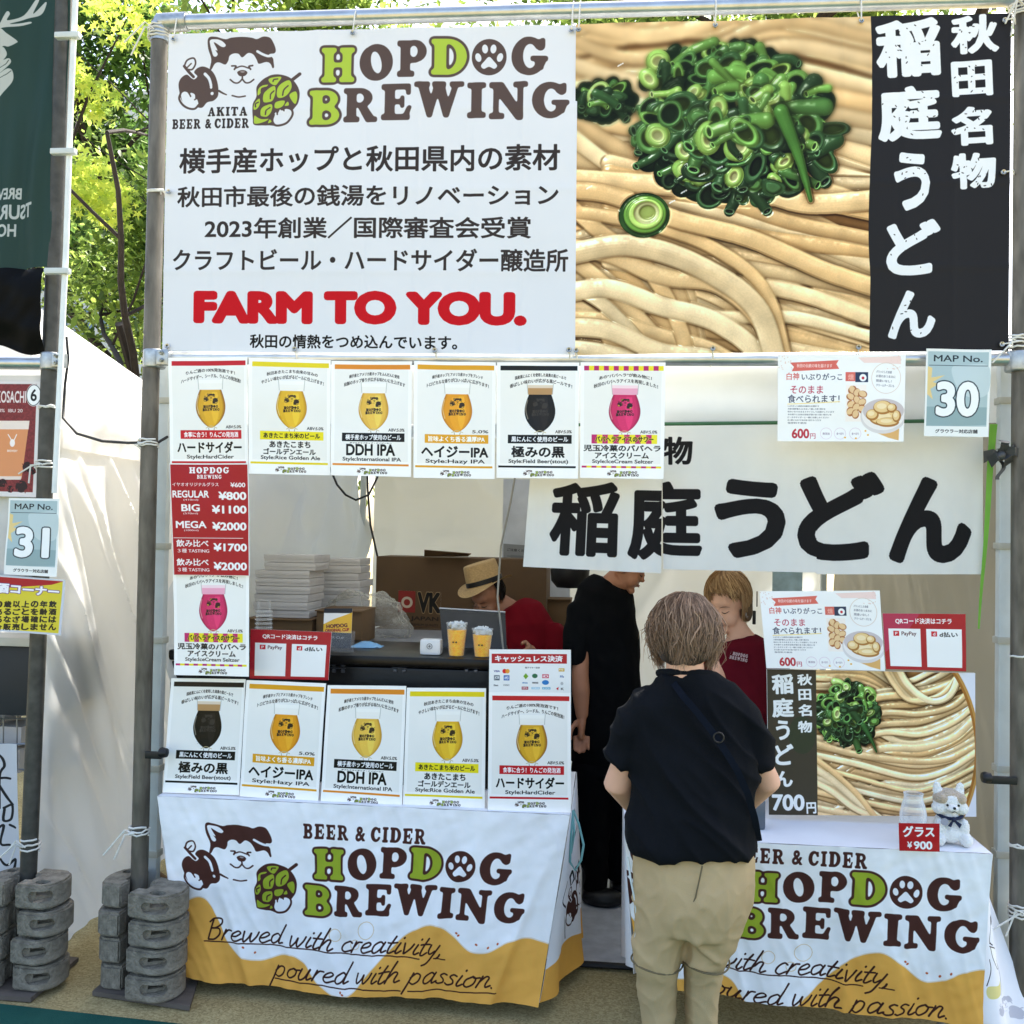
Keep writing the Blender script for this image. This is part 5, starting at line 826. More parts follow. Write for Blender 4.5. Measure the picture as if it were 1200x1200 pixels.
def tree(x, y, h, spread, seed, label, lm, nleaf=26000, leaf=.055, low=.25, aim=None):
    r = random.Random(seed); t = thing('broadleaf_tree', label, 'tree', (x, y, 0), 'trees behind the tents'); tm = MB(); ends = []
    def grow(p, d, L, rad, lev):
        n = 6; pts = [p]; q = p.copy(); dd = d.copy()
        for i in range(n): dd = (dd+Vector((r.uniform(-.22, .22), r.uniform(-.22, .22), r.uniform(-.05, .16)))).normalized(); q = q+dd*(L/n); pts.append(q.copy())
        tm.tube(pts, [rad*(1-.6*i/n) for i in range(n+1)], 7)
        if lev >= 2:
            for k in (2, 4, 6): ends.append((pts[k], L))
        if lev < 4:
            for k in range(4 if lev < 2 else 3):
                i = r.randint(2, n); a = r.uniform(0, 6.283); e = Vector((math.cos(a), math.sin(a), r.uniform(-.1, .7))).normalized(); grow(pts[i], (dd*.35+e*.8).normalized(), L*r.uniform(.55, .75), rad*.42, lev+1)
    grow(Vector((x, y, 0)), Vector((r.uniform(-.1, .1), 0, 1)), h*.5, h*.019, 0)
    part('trunk', tm, bark, t)
    N = len(ends); rg = np.random.default_rng(seed); idx = rg.integers(0, N, nleaf); c = np.array([tuple(ends[i][0]) for i in idx]); sc = np.array([ends[i][1] for i in idx])[:, None]
    o = rg.normal(0, 1, (nleaf, 3))*sc*.26*np.array([1, 1, .55]); c = c+o; c[:, 1] = np.maximum(c[:, 1], 7.3+.6*rg.random(nleaf)); a = rg.random(nleaf)*6.283; tilt = rg.normal(0, .6, nleaf); s = leaf*(.6+.8*rg.random(nleaf))
    u = np.stack([np.cos(a)*np.cos(tilt), np.sin(a)*np.cos(tilt), np.sin(tilt)-.3], 1); w_ = np.stack([-np.sin(a), np.cos(a), rg.normal(0, .4, nleaf)], 1); s = s[:, None]
    v = np.stack([c-u*s, c+w_*s*.42-u*s*.1, c+u*s, c-w_*s*.42-u*s*.1], 1).reshape(-1, 3); me = bpy.data.meshes.new('crown'); me.vertices.add(nleaf*4); me.vertices.foreach_set('co', (v-np.array([x, y, 0])).astype(np.float32).ravel()); me.loops.add(nleaf*4); me.loops.foreach_set('vertex_index', np.arange(nleaf*4, dtype=np.int32)); me.polygons.add(nleaf); me.polygons.foreach_set('loop_start', np.arange(nleaf, dtype=np.int32)*4); me.update(); me.validate(); me.materials.append(lm); k = bpy.data.objects.new('crown', me); COL.objects.link(k); k.parent = t; return t
LA = leafmat('zelkova leaf', '2E4A1E', '8AA640', .5); LB = leafmat('maple leaf', '7A9A2A', 'B4C040', .6); LC = leafmat('far leaf', '24421A', '4E7428', .5)
tree(-3.2, 8.6, 8.5, 3, 3, 'leafy green tree behind the gap between the two tents', LA, 50000, .046)
tree(-1.0, 10.5, 10, 3, 5, 'tall tree rising behind the beer stall banner', LA, 46000, .055)
tree(2.6, 10.2, 9.5, 3, 8, 'tree behind the noodle banner on the right', LA, 40000, .055)
tree(-6.2, 12.5, 10, 3, 12, 'far dark green tree at the left behind stall 31', LC, 30000, .08)
tree(-4.6, 15.5, 8, 3, 14, 'distant bushy tree seen low between the tents', LC, 30000, .09)
# drooping bright maple spray
mt = thing('maple_tree', 'bright yellow green maple with drooping leaf sprays left of the steel pole', 'tree', (-3.55, 6.3, 0)); q = MB(); r = random.Random(4); root = Vector((-3.55, 6.3, 0)); top = P(60, 230, 6.3); q.tube([root, root.lerp(top, .5)+Vector((-.1, .1, 0)), top], [.07, .05, .02], 8)
LV = MB()
def mleaf(c, s, a, tl):
    M_ = Matrix.Translation(c) @ Matrix.Rotation(a, 4, 'Z') @ Matrix.Rotation(tl, 4, 'X'); v = [M_ @ Vector((0, 0, 0))]; K = 11
    for i in range(K): t = math.radians(-150+300*i/(K-1)); rr = s*(1.0 if i % 2 == 1 else .38)*(1 if abs(i-5) < 4 else .7); v.append(M_ @ Vector((math.sin(t)*rr, 0, -math.cos(t)*rr)))
    LV.add(v, [(0, i, i+1) for i in range(1, K)])
for px, py, wx, wy, n in ((104, 215, 34, 24, 330), (98, 95, 26, 18, 140), (92, 110, 18, 20, 80), (150, 20, 60, 22, 200), (108, 238, 22, 10, 120)):
    c = P(px, py, 6.2); q.tube([top, (top+c)/2+Vector((0, 0, .1)), c], [.018, .01, .004], 6)
    for _ in range(n): mleaf(c+Vector((r.gauss(0, wx*.0055*.6), r.uniform(-.35, .35), r.gauss(0, wy*.0055*.5))), r.uniform(.03, .06), r.uniform(-.9, .9), r.uniform(-.7, .7))
part('trunk', q, bark, mt); part('crown', LV, LB, mt, smooth=False)
bt = thing('office_building', 'pale blue grey office block glimpsed far off through the leaves between the tents', 'building', (-34, 60, 0)); part('wall', MB().box((-44, 60, 0), (-26, 72, 30)), mat('pale cladding', 'A8B4BC', .6, scale=.3), bt, smooth=False); gm = mat('window glass', '5A7488', .1)
for i in range(4, 7):
    for k in range(10): 
        o = part('window', MB().box((-43.2+k*1.75, 59.9, 2+i*3), (-42.0+k*1.75, 60.05, 3.8+i*3)), gm, bt, smooth=False)
# ---------------------------------------------------------------- banners, posters, cards
IMG = {}
def pm(key, fn, *a, **k):
    q = Q[key]; cv = fn(q, *a); IMG[key] = cv; return printmat('print '+key, cv.image('print_'+key), **k)
vinyl = dict(rough=.5, trans=.06, bump=.10, bscale=4, spec=.12)
ringm = mat('eyelet metal', 'B8B8B4', .3, metal=.9)
def eyelet(c, parent, hole=True):
    q = MB(); n = 16
    for i in range(n):
        pass
    q.lathe(c, [(.0045, 0), (.0045, .003), (.0075, .004), (.0095, .0015), (.0095, 0)], 14, axis=(0, -1, 0)); o = part('eyelet', q, ringm, parent); d = MB().lathe(Vector(c)+Vector((0, -.0005, 0)), [(.0044, 0), (.0044, .0012)], 12, axis=(0, -1, 0)); return o
def banner(name, key, Y, m, label, cat, eyes, seed, amp):
    q = Q[key]; root = thing(name, label, cat, P(*q[3], Y)); wv = lambda u, v: .0022*sum(math.exp(-((u-k_)/.006)**2)*(1 if k_*8 % 2 else -1) for k_ in (.125, .25, .375, .5, .625, .75, .875))+.002*sum(math.exp(-((v-k_)/.009)**2) for k_ in (.25, .5, .75))+.010*(1-v*2)**6*abs(math.sin(u*9.4))*.6+fold(u, v, seed, amp, 4, 1.2)+fold(u, v, seed+5, amp*.5, 14, 2.5)*(.3+abs(v-.5))+.012*math.sin(math.pi*u)*math.sin(math.pi*v)
    sheet('printed_sheet', q, Y, m, root, wv, .0015, 200, 100)
    for (u, v, up) in eyes:
        p = P(*[q[0][i]*(1-u)*(1-v)+q[1][i]*u*(1-v)+q[2][i]*u*v+q[3][i]*(1-u)*v for i in (0, 1)], Y-.010)-Vector((0, wv(u, v), 0)); eyelet(p, root)
        r = random.Random(seed*100+int(u*50)+int(v*9)); tz = {1: P(600, 15, YF).z+(p.x)*.0, -1: 0}.get(up, 0)
        if up == 1: t_ = TB[0].lerp(TB[2], (p.x-TB[0].x)/(TB[2].x-TB[0].x)); pts = [p, Vector((p.x+.003, YF-.032, t_.z)), Vector((p.x+.004, YF-.01, t_.z+.031)), Vector((p.x, YF+.03, t_.z)), p+Vector((.002, .016, 0))]
        elif up == -1: t_ = MBR[0].lerp(MBR[2], (p.x-MBR[0].x)/(MBR[2].x-MBR[0].x)); pts = [p, Vector((p.x+.003, YF-.028, t_.z)), Vector((p.x-.003, YF-.004, t_.z-.028)), Vector((p.x, YF+.03, t_.z)), p+Vector((.002, .016, 0))]
        else: pts = [p, p+Vector((.03*up/2, -.004, .004)), p+Vector((.05*up/2, .04, .006))]
        part('cord', MB().tube(pts, .0026, 6), ropem, root)
    return root
banner('brewery_banner', 'brewery', YF-.035, pm('brewery', brewery_banner, **vinyl), 'large white vinyl banner with brewery dog emblem, brown Japanese lines and red slogan', 'banner', [(.012, .015, 1), (.45, .01, 1), (.985, .015, 1), (.012, .985, -1), (.32, .99, -1), (.66, .99, -1), (.985, .985, -1), (.01, .5, -2)], 1, .012)
banner('noodle_banner', 'udon', YF-.033, pm('udon', udon_banner, **vinyl), 'large photo banner of noodles and green onions with black strip of white characters', 'banner', [(.006, .015, 1), (.32, .012, 1), (.655, .012, 1), (.985, .02, 2), (.006, .985, -1), (.32, .985, -1), (.655, .985, -1), (.985, .98, 2), (.985, .47, 2)], 2, .011)
lam = dict(rough=.25, bump=.16, bscale=10, spec=.2)
YP = YF-.047
def poster(key, fn, args, Y, label, seed, group=None, curl=.006, cat='poster', name='beer_poster', th=.0016, lamk=lam):
    o = sheet(name, Q[key], Y, pm(key, fn, *args, **lamk), None, lambda u, v: fold(u, v, seed, curl*1.5, 1.6, 1.6)+fold(u, v, seed+9, curl*.35, 5, 5)+curl*1.6*(u-.5)**2+curl*.8*v*v*math.sin(seed), th, 10, 12); return tag(o, label, cat, group)
GU = 'beer posters hung in a row under the banner'; GL = 'beer posters standing in a row on the left table'
poster('p1', beer_poster, ('cider',), YP+.004, 'red striped hard cider poster hung first from the left under the white banner', 11, GU)
poster('p2', beer_poster, ('golden',), YP-.002, 'yellow striped golden ale poster hung second from the left under the white banner', 12, GU)
poster('p3', beer_poster, ('ddh',), YP, 'orange striped DDH IPA poster hung in the upper row with a creased glossy sleeve', 13, GU)
poster('p4', beer_poster, ('hazy',), YP+.002, 'orange striped hazy IPA poster hung fourth in the upper row', 14, GU)
poster('p5', beer_poster, ('stout',), YP, 'black stout poster hung fifth in the upper row under the banner', 15, GU)
poster('p6', beer_poster, ('pink',), YP-.002, 'pink ice cream seltzer poster with a chequered stripe hung last in the upper row', 16, GU)
poster('price', price_poster, (), YP-.003, 'dark red price list poster with sizes and yen prices under the hard cider poster', 17, None, name='price_poster')
poster('p7', beer_poster, ('pink', 3.2, 135.0, 'FDFBF6', 14), YP+.012, 'pink seltzer poster hanging below the red price list', 18, None)
poster('l1', beer_poster, ('stout',), YF+.02, 'black stout poster board standing first from the left on the white table', 19, GL, .003, th=.004)
poster('l2', beer_poster, ('hazy',), YF+.017, 'gold striped hazy IPA board standing second from the left on the white table', 20, GL, .003, th=.004)
poster('l3', beer_poster, ('ddh',), YF+.014, 'orange striped DDH IPA board standing third on the white table', 21, GL, .003, th=.004)
poster('l4', beer_poster, ('golden',), YF+.016, 'yellow striped golden ale board standing fourth on the white table', 22, GL, .003, th=.004)
poster('l5', beer_poster, ('cider', 3.2, 138.0), YF+.0, 'hard cider board with red stripe standing at the right end of the left table', 23, GL, .003, th=.004)
poster('cash', cashless_card, (), YF+.0, 'white cashless payment sheet with small card logos fixed above the standing cider board', 24, None, .002, 'sign', 'payment_sign', .003)
poster('qrl', pay_card, (), YF+.06, 'red payment card with two blank white panels leaning on the black case', 25, None, .003, 'sign', 'payment_card', .003)
poster('qrr', pay_card, (1,), YF+.035, 'red payment card standing on top of the noodle board beside the pickle poster', 26, None, .003, 'sign', 'payment_card', .003)
poster('pick1', pickle_poster, (), YP-.004, 'smoked pickle poster priced 600 yen clipped to the middle rail beside the map number', 27, None, .006, 'poster', 'pickle_poster')
poster('pick2', pickle_poster, (), YF+.03, 'smoked pickle poster priced 600 yen standing on top of the noodle board', 28, None, .004, 'poster', 'pickle_poster', .003)
poster('map30', map_card, ('30',), YP-.012, 'pale blue map number 30 card hung on the middle rail at the right', 29, None, .004, 'sign', 'map_number_card')
poster('map31', map_card, ('31',), YF-.05, 'pale blue map number 31 card hung on the weathered pole at the left edge', 30, None, .004, 'sign', 'map_number_card')
poster('board', counter_board, (), YF+.05, 'noodle photo board with brush characters and price of 700 yen standing on the right table', 31, None, .003, 'board', 'noodle_board', .012, dict(rough=.4, bump=.05, bscale=5, spec=.12))
poster('glass', glass_sign, (), 3.262, 'small red glass price tag taped to the front edge of the right table', 32, None, .002, 'sign', 'price_tag')
poster('age', age_sign, (), YF-.06, 'yellow age check sign with red top strip and black characters at the left edge', 33, None, .004, 'sign', 'age_sign')
poster('ale', ale_poster, (), YF-.02, 'dark red ale poster with a glass of amber beer and a circled number 6', 34, None, .004, 'poster', 'ale_poster')
fl = sheet('brewery_flag', Q['flag'], YF-.02, pm('flag', flag_print, rough=.6, trans=.3, bump=.3, bscale=5), None, lambda u, v: fold(u, v, 9, .03, 3.5, 1.6)+fold(u, v, 4, .02, 9, 3), .001, 40, 40, back=mat('green cloth', '1F4038', .7)); tag(fl, 'dark green flag showing the back of a white deer emblem and mirrored lettering', 'flag')
bf = MB().grid(lambda u, v: P(-70+122*u, 314+(96+6*math.sin(u*9))*v, YF-.03)+Vector((0, -.03*mnoise.noise(Vector((u*3, v*3, 2)))-.012*mnoise.noise(Vector((u*7+v*4, v*2, 5)))-.03*math.sin(v*3.1), 0)), 50, 40)
solo('rolled_cover', bf, mat('black glossy tarpaulin', '0A0A0A', .6, bump=.15, bscale=10, spec=.08), 'crumpled black plastic cover bunched under the green flag', 'cover')
solo('backing_sheet', MB().grid(lambda u, v: P(-60+113*u, 440+255*v, YF+.01)+Vector((0, .01*mnoise.noise(Vector((u*5, v*5, 1))), 0)), 12, 20), mat('white backing', 'C9C7C2', .6, bump=.2, bscale=20), 'white patterned backing sheet behind the ale poster at the left edge', 'sheet')
# ---------------------------------------------------------------- short shop curtain
nim = pm('noren', noren_print, rough=.85, trans=.35, bump=.2, bscale=14, spec=.05); qn = Q['noren']; YN = 3.6
nr = thing('shop_curtain', 'white split shop curtain with bold black brush characters over the opening', 'curtain', P(900, 500, YN))
def npiece(a, b, qd, seed, amp=.02, Ys=YN):
    u0, u1 = (a-620)/532, (b-620)/532; return sheet('curtain_panel', qd, Ys, nim, nr, lambda u, v: fold(u, v, seed, amp, 4, .6)*v+fold(u, v, seed+3, amp*.4, 12, 1)*v, .0008, 40, 24, back=mat('curtain cloth back', 'D0CFC6', .8, trans=.3), uvr=(u0, 0, u1, 1))
npiece(612, 775, [(626, 500), (776, 499), (775, 672), (613, 664)], 3, .03, [3.6, 3.6, 3.57, 3.6]); npiece(777, 957, [(776, 499), (957, 497), (957, 671), (777, 667)], 5, .018); npiece(957, 1152, [(957, 497), (1152, 495), (1152, 673), (957, 673)], 8, .016)
part('curtain_rod', MB().tube([P(620, 499, YN+.01), P(1158, 493, YN+.01)], .008, 8), mat('green rod', '2E5A38', .5), nr)
solo('green_strap', MB().grid(lambda u, v: P(1157+9*u*(1-.75*v)-14*v+3, 497+240*v, 3.58-.0*v)+Vector((0, .004*math.sin(v*9), 0)), 2, 30), mat('lime webbing', '6FA838', .7, bump=.5, bscale=400), 'narrow lime green strap hanging at the right end of the shop curtain', 'strap')
rb = MB(); rr = random.Random(3)
for i in range(9):
    a = rr.uniform(0, 6.28); c = P(1172, 534, 3.5); L_ = rr.uniform(.03, .065); d = Vector((math.cos(a), rr.uniform(-.3, .1), math.sin(a)*.8)); n_ = d.cross(Vector((0, 1, .2))).normalized()*.014
    pts = [c, c+d*L_*.6+Vector((0, -.02, .01)), c+d*L_]; rb.grid(lambda u, v: Vector(pts[0]).lerp(pts[1], min(1, u*2)).lerp(pts[2], max(0, u*2-1))+n_*(v-.5)*2*(.5+u)+Vector((0, -.01*math.sin(u*3.1), 0)), 6, 2)
rb.lathe(P(1172, 534, 3.49), [(.0, -.02), (.016, -.012), (.02, 0), (.016, .012), (0, .02)], 10, axis=(1, 0, .3)); rb.grid(lambda u, v: P(1170+5*v+4*math.sin(u*5), 540+22*u, 3.5), 8, 2)
solo('ribbon_bow', rb, mat('grey plastic ribbon', '3E3F40', .35, bump=.4, bscale=60), 'crumpled dark grey tape tied round the white leg below map number 30', 'ribbon')
# ---------------------------------------------------------------- tables under printed cloths
metal_l = mat('folding table leg', '8A8C8E', .35, metal=.8); ttop = mat('table board', 'B9B4A8', .5)
def table(name, X0, X1, Y0, Y1, label):
    t = thing(name, label, 'table', ((X0+X1)/2, (Y0+Y1)/2, 0)); part('tabletop', MB().box((X0+.03, Y0+.03, .66), (X1-.03, Y1-.02, .69)), ttop, t, bevel=.004)
    for x in (X0+.12, X1-.12):
        for y in (Y0+.1, Y1-.08): part('leg', MB().tube([(x, y, .66), (x, y, .0)], .014, 10), metal_l, t)
    return t
cw = mat('white table linen', 'E6E6E8', .85, var=.03, bump=.15, bscale=30, spec=.1)
def seam(u, v, seed, k):                     # soft vertical folds that deepen towards the hem, a bulge over the edge
    return k*(.014*(1-2*math.sqrt(mnoise.noise(Vector((u*6+v*2.5*(u-.5), v*.7+seed, 2)))**2+.004))**3*(.15+v)+.004*(1-2*math.sqrt(mnoise.noise(Vector((u*17-v*3, v*1.2+seed, 7)))**2+.004))**3+.004*math.sin(u*23+seed)*v+.02*mnoise.noise(Vector((u*5+seed, v*.8, 1)))*v+.009*mnoise.noise(Vector((u*17-v*3, v*1.5, seed)))*v+.0022*mnoise.noise(Vector((u*22+v*11, v*9, seed)))+.001*mnoise.noise(Vector((u*40, v*30, seed))))
L0, L1 = P(185, 935, 3.48), P(668, 952, 3.48); zt = .705; L0.z = L1.z = zt; Lb0, Lb1 = P(213, 1140, 3.50), P(632, 1176, 3.45)
table('folding_table', L0.x, L1.x, 3.48, 4.12, 'folding table under the left printed cloth, hidden by the hanging fabric')
tl_ = thing('tablecloth', 'white printed cloth with brewery emblem and golden beer waves over the left table', 'tablecloth', (0, 3.8, 0), 'printed brewery tablecloths')
ptl = pm('clothl', cloth_print, rough=.85, bump=.08, bscale=30, spec=.05)
def fp(fn4, seed, k=1.0, bow=.0):
    c = fn4
    def w_(u, v): return seam(u, v, seed, k)+bow*math.sin(math.pi*u)*v+Vector((0, 0, 0)).x
    return w_
sheet('front_panel', None, 0, ptl, tl_, lambda u, v: Vector((.004*math.sin(u*31)*v, -seam(u, v, 1, 1.5)-.012*math.sin(v*1.6), -.018*abs(math.sin(u*3.1+.4))*v*v-.006*math.sin(u*17)*v*v)), .0012, 170, 70, back=cw, pts=[L0, L1, Lb1, Lb0])
part('top_panel', MB().grid(lambda u, v: Vector((L0.x+(L1.x-L0.x)*u, 3.481+.64*v, zt+.0005+.0015*mnoise.noise(Vector((u*12, v*6, 1))))), 40, 16), cw, tl_)
def side_print(q):
    cv = Cv(q, 3, 'E9EAEE'); w, h = cv.w, cv.h; cv.poly(smooth([(-5, h*.84), (w*.4, h*.8), (w*.8, h*.88), (w+5, h*.82), (w+5, h+9), (-5, h+9)], True), 'E6AA50'); dog(cv, w*.3, h*.4, w*.0006, '4A2E28', '97A832', 'ECEDF0'); cv.line([(w*.2, h*.42), (w*.1, h*.5), (w*.3, h*.62), (w*.35, h*.78)], 1.6, '2E2426'); cv.line([(w*.5, h*.1), (w*.62, h*.2), (w*.5, h*.26)], 1.6, '2E2426'); return cv
S = [Vector((L1.x+.004, 3.482, zt)), Vector((L1.x+.004, 4.12, zt)), Vector((P(681, 1103, 4.02).x, 4.06, .05)), Lb1+Vector((0, .004, 0))]; Q['sidel'] = [(0, 0), (130, 0), (130, 160), (0, 160)]
sheet('side_panel', None, 0, pm('sidel', side_print, rough=.85, bump=.08, bscale=30, spec=.05), tl_, lambda u, v: Vector((.05*math.sin(math.pi*u)*v+.02*math.sin(u*13)*v+.02*mnoise.noise(Vector((u*6, v*2, 3)))*v, 0, 0)), -.0012, 40, 30, back=cw, pts=S)
S = [Vector((L0.x-.002, 4.12, zt)), Vector((L0.x-.002, 3.482, zt)), Lb0+Vector((-.002, .003, 0)), Vector((Lb0.x, 4.1, .06))]
sheet('side_panel', None, 0, cw, tl_, lambda u, v: Vector((-.02*math.sin(u*13)*v, 0, 0)), .0012, 20, 12, back=cw, pts=S)
YR = 3.28; R0, R1 = P(733, 957, YR), P(1163, 982, YR); R0.z = R1.z = .70; Rb0, Rb1 = P(735, 1150, YR+.04), P(1148, 1201, YR+.02); zt2 = .70
table('folding_table', R0.x, R1.x, YR, 3.95, 'folding table under the right printed cloth, behind the customer')
tr_ = thing('tablecloth', 'white printed cloth with beer waves over the right table beside the customer', 'tablecloth', (R1.x, 3.6, 0), 'printed brewery tablecloths')
Q['clothr'] = [(733, 957), (1163, 982), (1148, 1201), (735, 1150)]
sheet('front_panel', None, 0, pm('clothr', cloth_print, 283/254, (1007, 1053), rough=.85, bump=.08, bscale=30, spec=.05), tr_, lambda u, v: Vector((.05*v*v*max(0, .12-u)/.12, -seam(u, v, 4, 1.3)+.06*max(0, .05-u)/.05*v, -.012*math.sin(u*2.9)*v*v-.005*math.sin(u*21)*v*v)), .0012, 170, 70, back=cw, pts=[R0, R1, Rb1, Rb0])
part('top_panel', MB().grid(lambda u, v: Vector((R0.x+(R1.x-R0.x)*u, YR+.001+.67*v, zt2+.0005+.0012*mnoise.noise(Vector((u*12, v*6, 2))))), 40, 16), cw, tr_)
def side_printr(q):
    cv = Cv(q, 3, 'E9EAEE'); w, h = cv.w, cv.h; K = '2E2426'; s = w/1.0; z = lambda pts: [(w*(x-1010)/190, h*(y-60)/860) for x, y in pts]
    cv.line(z([(1075, 290), (1100, 265), (1118, 300), (1112, 350), (1085, 340), (1072, 305)]), 1.3, K, closed=True); cv.poly(z([(1040, 385), (1090, 350), (1115, 372), (1075, 400), (1040, 430)]), K); cv.line(z([(1088, 345), (1118, 380)]), 2, K)
    cv.line(z([(1040, 430), (1030, 500), (1050, 520), (1030, 510)]), 1.3, K); cv.poly(smooth(z([(1035, 530), (1080, 545), (1105, 590), (1085, 635), (1050, 590)]), True), 'F2F1EC'); cv.line(z([(1030, 525), (1080, 545), (1105, 590), (1085, 640), (1050, 590), (1035, 530)]), 1.3, K); cv.line(z([(1085, 600), (1120, 650), (1115, 720), (1085, 760)]), 1.3, K); cv.line(z([(1030, 590), (1035, 640), (1022, 720)]), 1.3, K)
    cv.poly(smooth(z([(1025, 725), (1070, 712), (1110, 700), (1085, 750), (1030, 780)]), True), 'D9CF8A'); m = mini()['dog']; cv.paste(m, *z([(1050, 765)])[0], *z([(1190, 880)])[0], flat='B9BAC4'); return cv
S = [R1+Vector((.001, .002, 0)), Vector((R1.x+.01, 3.95, zt2)), P(1225, 1150, 3.75), P(1206, 1222, 3.36)]; S[2].z = .03; S[3].z = .03; C0 = Rb1+Vector((.0, .002, 0))
Q['sider'] = [(0, 0), (95, 0), (95, 230), (0, 230)]
def corner(u, v):
    top = R1+Vector((.001, .002, 0)); a = top.lerp(C0, v); b = (R1+Vector((.004+.05*0, .25, 0))).lerp(P(1215, 1212, 3.46), v); return a.lerp(b, u)+Vector((.012*math.sin(u*7)*v, -.02*math.sin(u*6.3)*v, 0))
cs = sheet('side_panel', None, 0, pm('sider', side_printr, rough=.85, bump=.08, bscale=30, spec=.05), tr_, lambda u, v: corner(u, v)-(R1*(1-u)*(1-v)+(R1+Vector((.01, .25, 0)))*u*(1-v)+P(1215, 1212, 3.46)*u*v+C0*(1-u)*v), -.0012, 30, 30, back=cw, pts=[R1.copy(), R1+Vector((.01, .25, 0)), P(1215, 1212, 3.46), C0.copy()])
S = [Vector((R0.x+.001, 3.95, zt2)), R0+Vector((0, .002, 0)), Rb0+Vector((.03, .06, 0)), Vector((R0.x+.02, 3.9, .06))]
sheet('side_panel', None, 0, cw, tr_, lambda u, v: Vector((-.02*math.sin(u*13)*v, 0, 0)), .0012, 20, 12, back=cw, pts=S)
# ---------------------------------------------------------------- goods on and behind the left table
def mwp(px, py, Y): return P(px, py, Y)
Yc0, Yc1 = 3.76, 4.3; zc = P(480, 770, Yc0).z
xa, xb = P(192, 780, Yc0).x+.02, P(577, 780, Yc0).x
bc = thing('serving_case', 'long black plastic serving case standing on the left table behind the poster boards', 'case', ((xa+xb)/2, 4.03, zt))
casem = mat('glossy black case', '050506', .3, var=.3, bump=.2, bscale=60, spec=.25)
part('body', MB().box((xa, Yc0+.012, zt+.002), (xb, Yc1, zc-.045)), casem, bc, bevel=.008); part('lid', MB().box((xa-.004, Yc0, zc-.042), (xb+.004, Yc1+.004, zc)), casem, bc, bevel=.01)
for px in (396, 468, 552):
    c = P(px, 783, Yc0); q = MB()
    for dx in (-.018, .018):
        for dz in (-.012, .012): q.box((c.x+dx-.007, Yc0+.002, c.z+dz-.006), (c.x+dx+.007, Yc0+.014, c.z+dz+.006))
    part('latch', q.box((c.x-.03, Yc0+.001, c.z-.0015), (c.x+.03, Yc0+.004, c.z+.0015)), mat('dull grey latch', '4A4C50', .35, metal=.6), bc, bevel=.002)
# flat boxes
bxm = mat('white paper box', 'BFBBB8', .75, var=.06, scale=9, bump=.1, bscale=60); card = mat('brown cardboard', '6B5236', .8, var=.10, scale=4, bump=.15, bscale=60, stretch=(1, 1, 6))
def flatbox(c, w_, d_, h_, rz, label, cr=None):
    M_ = Matrix.Translation(c) @ Matrix.Rotation(rz, 4, 'Z'); t = thing('flat_box', label, 'box', c, 'flat white takeaway boxes in two stacks'); 
    part('tray', MB().box((-w_/2, -d_/2, 0), (w_/2, d_/2, h_*.96), M_), bxm, t, bevel=.002); part('flap', MB().box((-w_/2-.0015, -d_/2-.003, h_*.42), (w_/2+.0015, d_/2-.002, h_*.99), M_), bxm, t, bevel=.0015)
rr = random.Random(6); ords = ['lowest', 'second', 'third', 'fourth', 'fifth', 'sixth', 'seventh', 'eighth', 'ninth']
hh = .0362; Ys = 4.36; b0 = P(330, 724, Ys); M0 = P(297, 700, Ys).x, P(361, 700, Ys).x
for i in range(8): flatbox(Vector(((M0[0]+M0[1])/2+rr.uniform(-.008, .008)+(.03 if i > 5 else 0), Ys+.13+rr.uniform(-.008, .008), b0.z+i*hh)), .235 if i > 5 else .25, .25, hh-.0018, rr.uniform(-.04, .06), '%s box of the left stack of flat white takeaway boxes' % (ords[i] if i < 7 else 'topmost'))
Y2 = 4.74; M0 = P(360, 700, Y2).x, P(421, 700, Y2).x
for i in range(10): flatbox(Vector(((M0[0]+M0[1])/2+rr.uniform(-.01, .01), Y2+.13+rr.uniform(-.008, .008), P(400, 654, Y2).z-(10-i)*hh)), .25, .25, hh-.0018, .02+rr.uniform(-.05, .05), '%s box of the right stack of flat white takeaway boxes' % (ords[i] if i < 9 else 'topmost'))
def carton(name, a, b, label, cat='box', m=None, flap=True):
    t = thing(name, label, cat, ((a[0]+b[0])/2, (a[1]+b[1])/2, a[2])); part('carton_body', MB().box(a, b), m or card, t, bevel=.004)
    if flap: part('flap', MB().box((a[0]-.002, a[1]-.02, b[2]-.002), (b[0]+.002, (a[1]+b[1])/2-.004, b[2]+.004)), m or card, t, bevel=.001); part('flap', MB().box((a[0]-.002, (a[1]+b[1])/2+.004, b[2]-.002), (b[0]+.002, b[1]+.02, b[2]+.004)), m or card, t, bevel=.001)
    return t
# what carries the stacks
sh = thing('shelf_table', 'storage table with a brown top standing behind the serving case and carrying the big carton', 'table', (P(500, 740, 5.6).x, 5.6, 0)); zs = zc-.06
part('tabletop', MB().box((P(430, 740, 5.3).x, 5.3, zs-.03), (P(668, 700, 5.3).x, 6.1, zs)), mat('brown table top', '5A4632', .6, var=.15, stretch=(.3, 3, 3)), sh, bevel=.004)
for x in (P(436, 740, 5.3).x, P(655, 700, 5.3).x):
    for y in (5.36, 6.0): part('leg', MB().box((x-.02, y-.02, 0), (x+.02, y+.02, zs-.03)), metal_l, sh)
carton('cardboard_box', (P(290, 726, 4.35).x, 4.345, zc-.02), (P(366, 726, 4.35).x, 4.64, b0.z-.006), 'low cardboard box under the left stack of white boxes')
YV = 5.6; v0, v1 = P(441, 652, YV), P(562, 760, YV); vt = thing('printed_carton', 'large brown carton with red square and black letters behind the hatted man', 'box', ((v0.x+v1.x)/2, YV+.2, zs))
part('carton_body', MB().box((v0.x, YV, zs), (P(640, 700, YV).x, YV+.38, P(500, 653, YV).z)), mat('dark kraft board', '5E472E', .8, var=.08, scale=4, bump=.1, bscale=60), vt, bevel=.004)
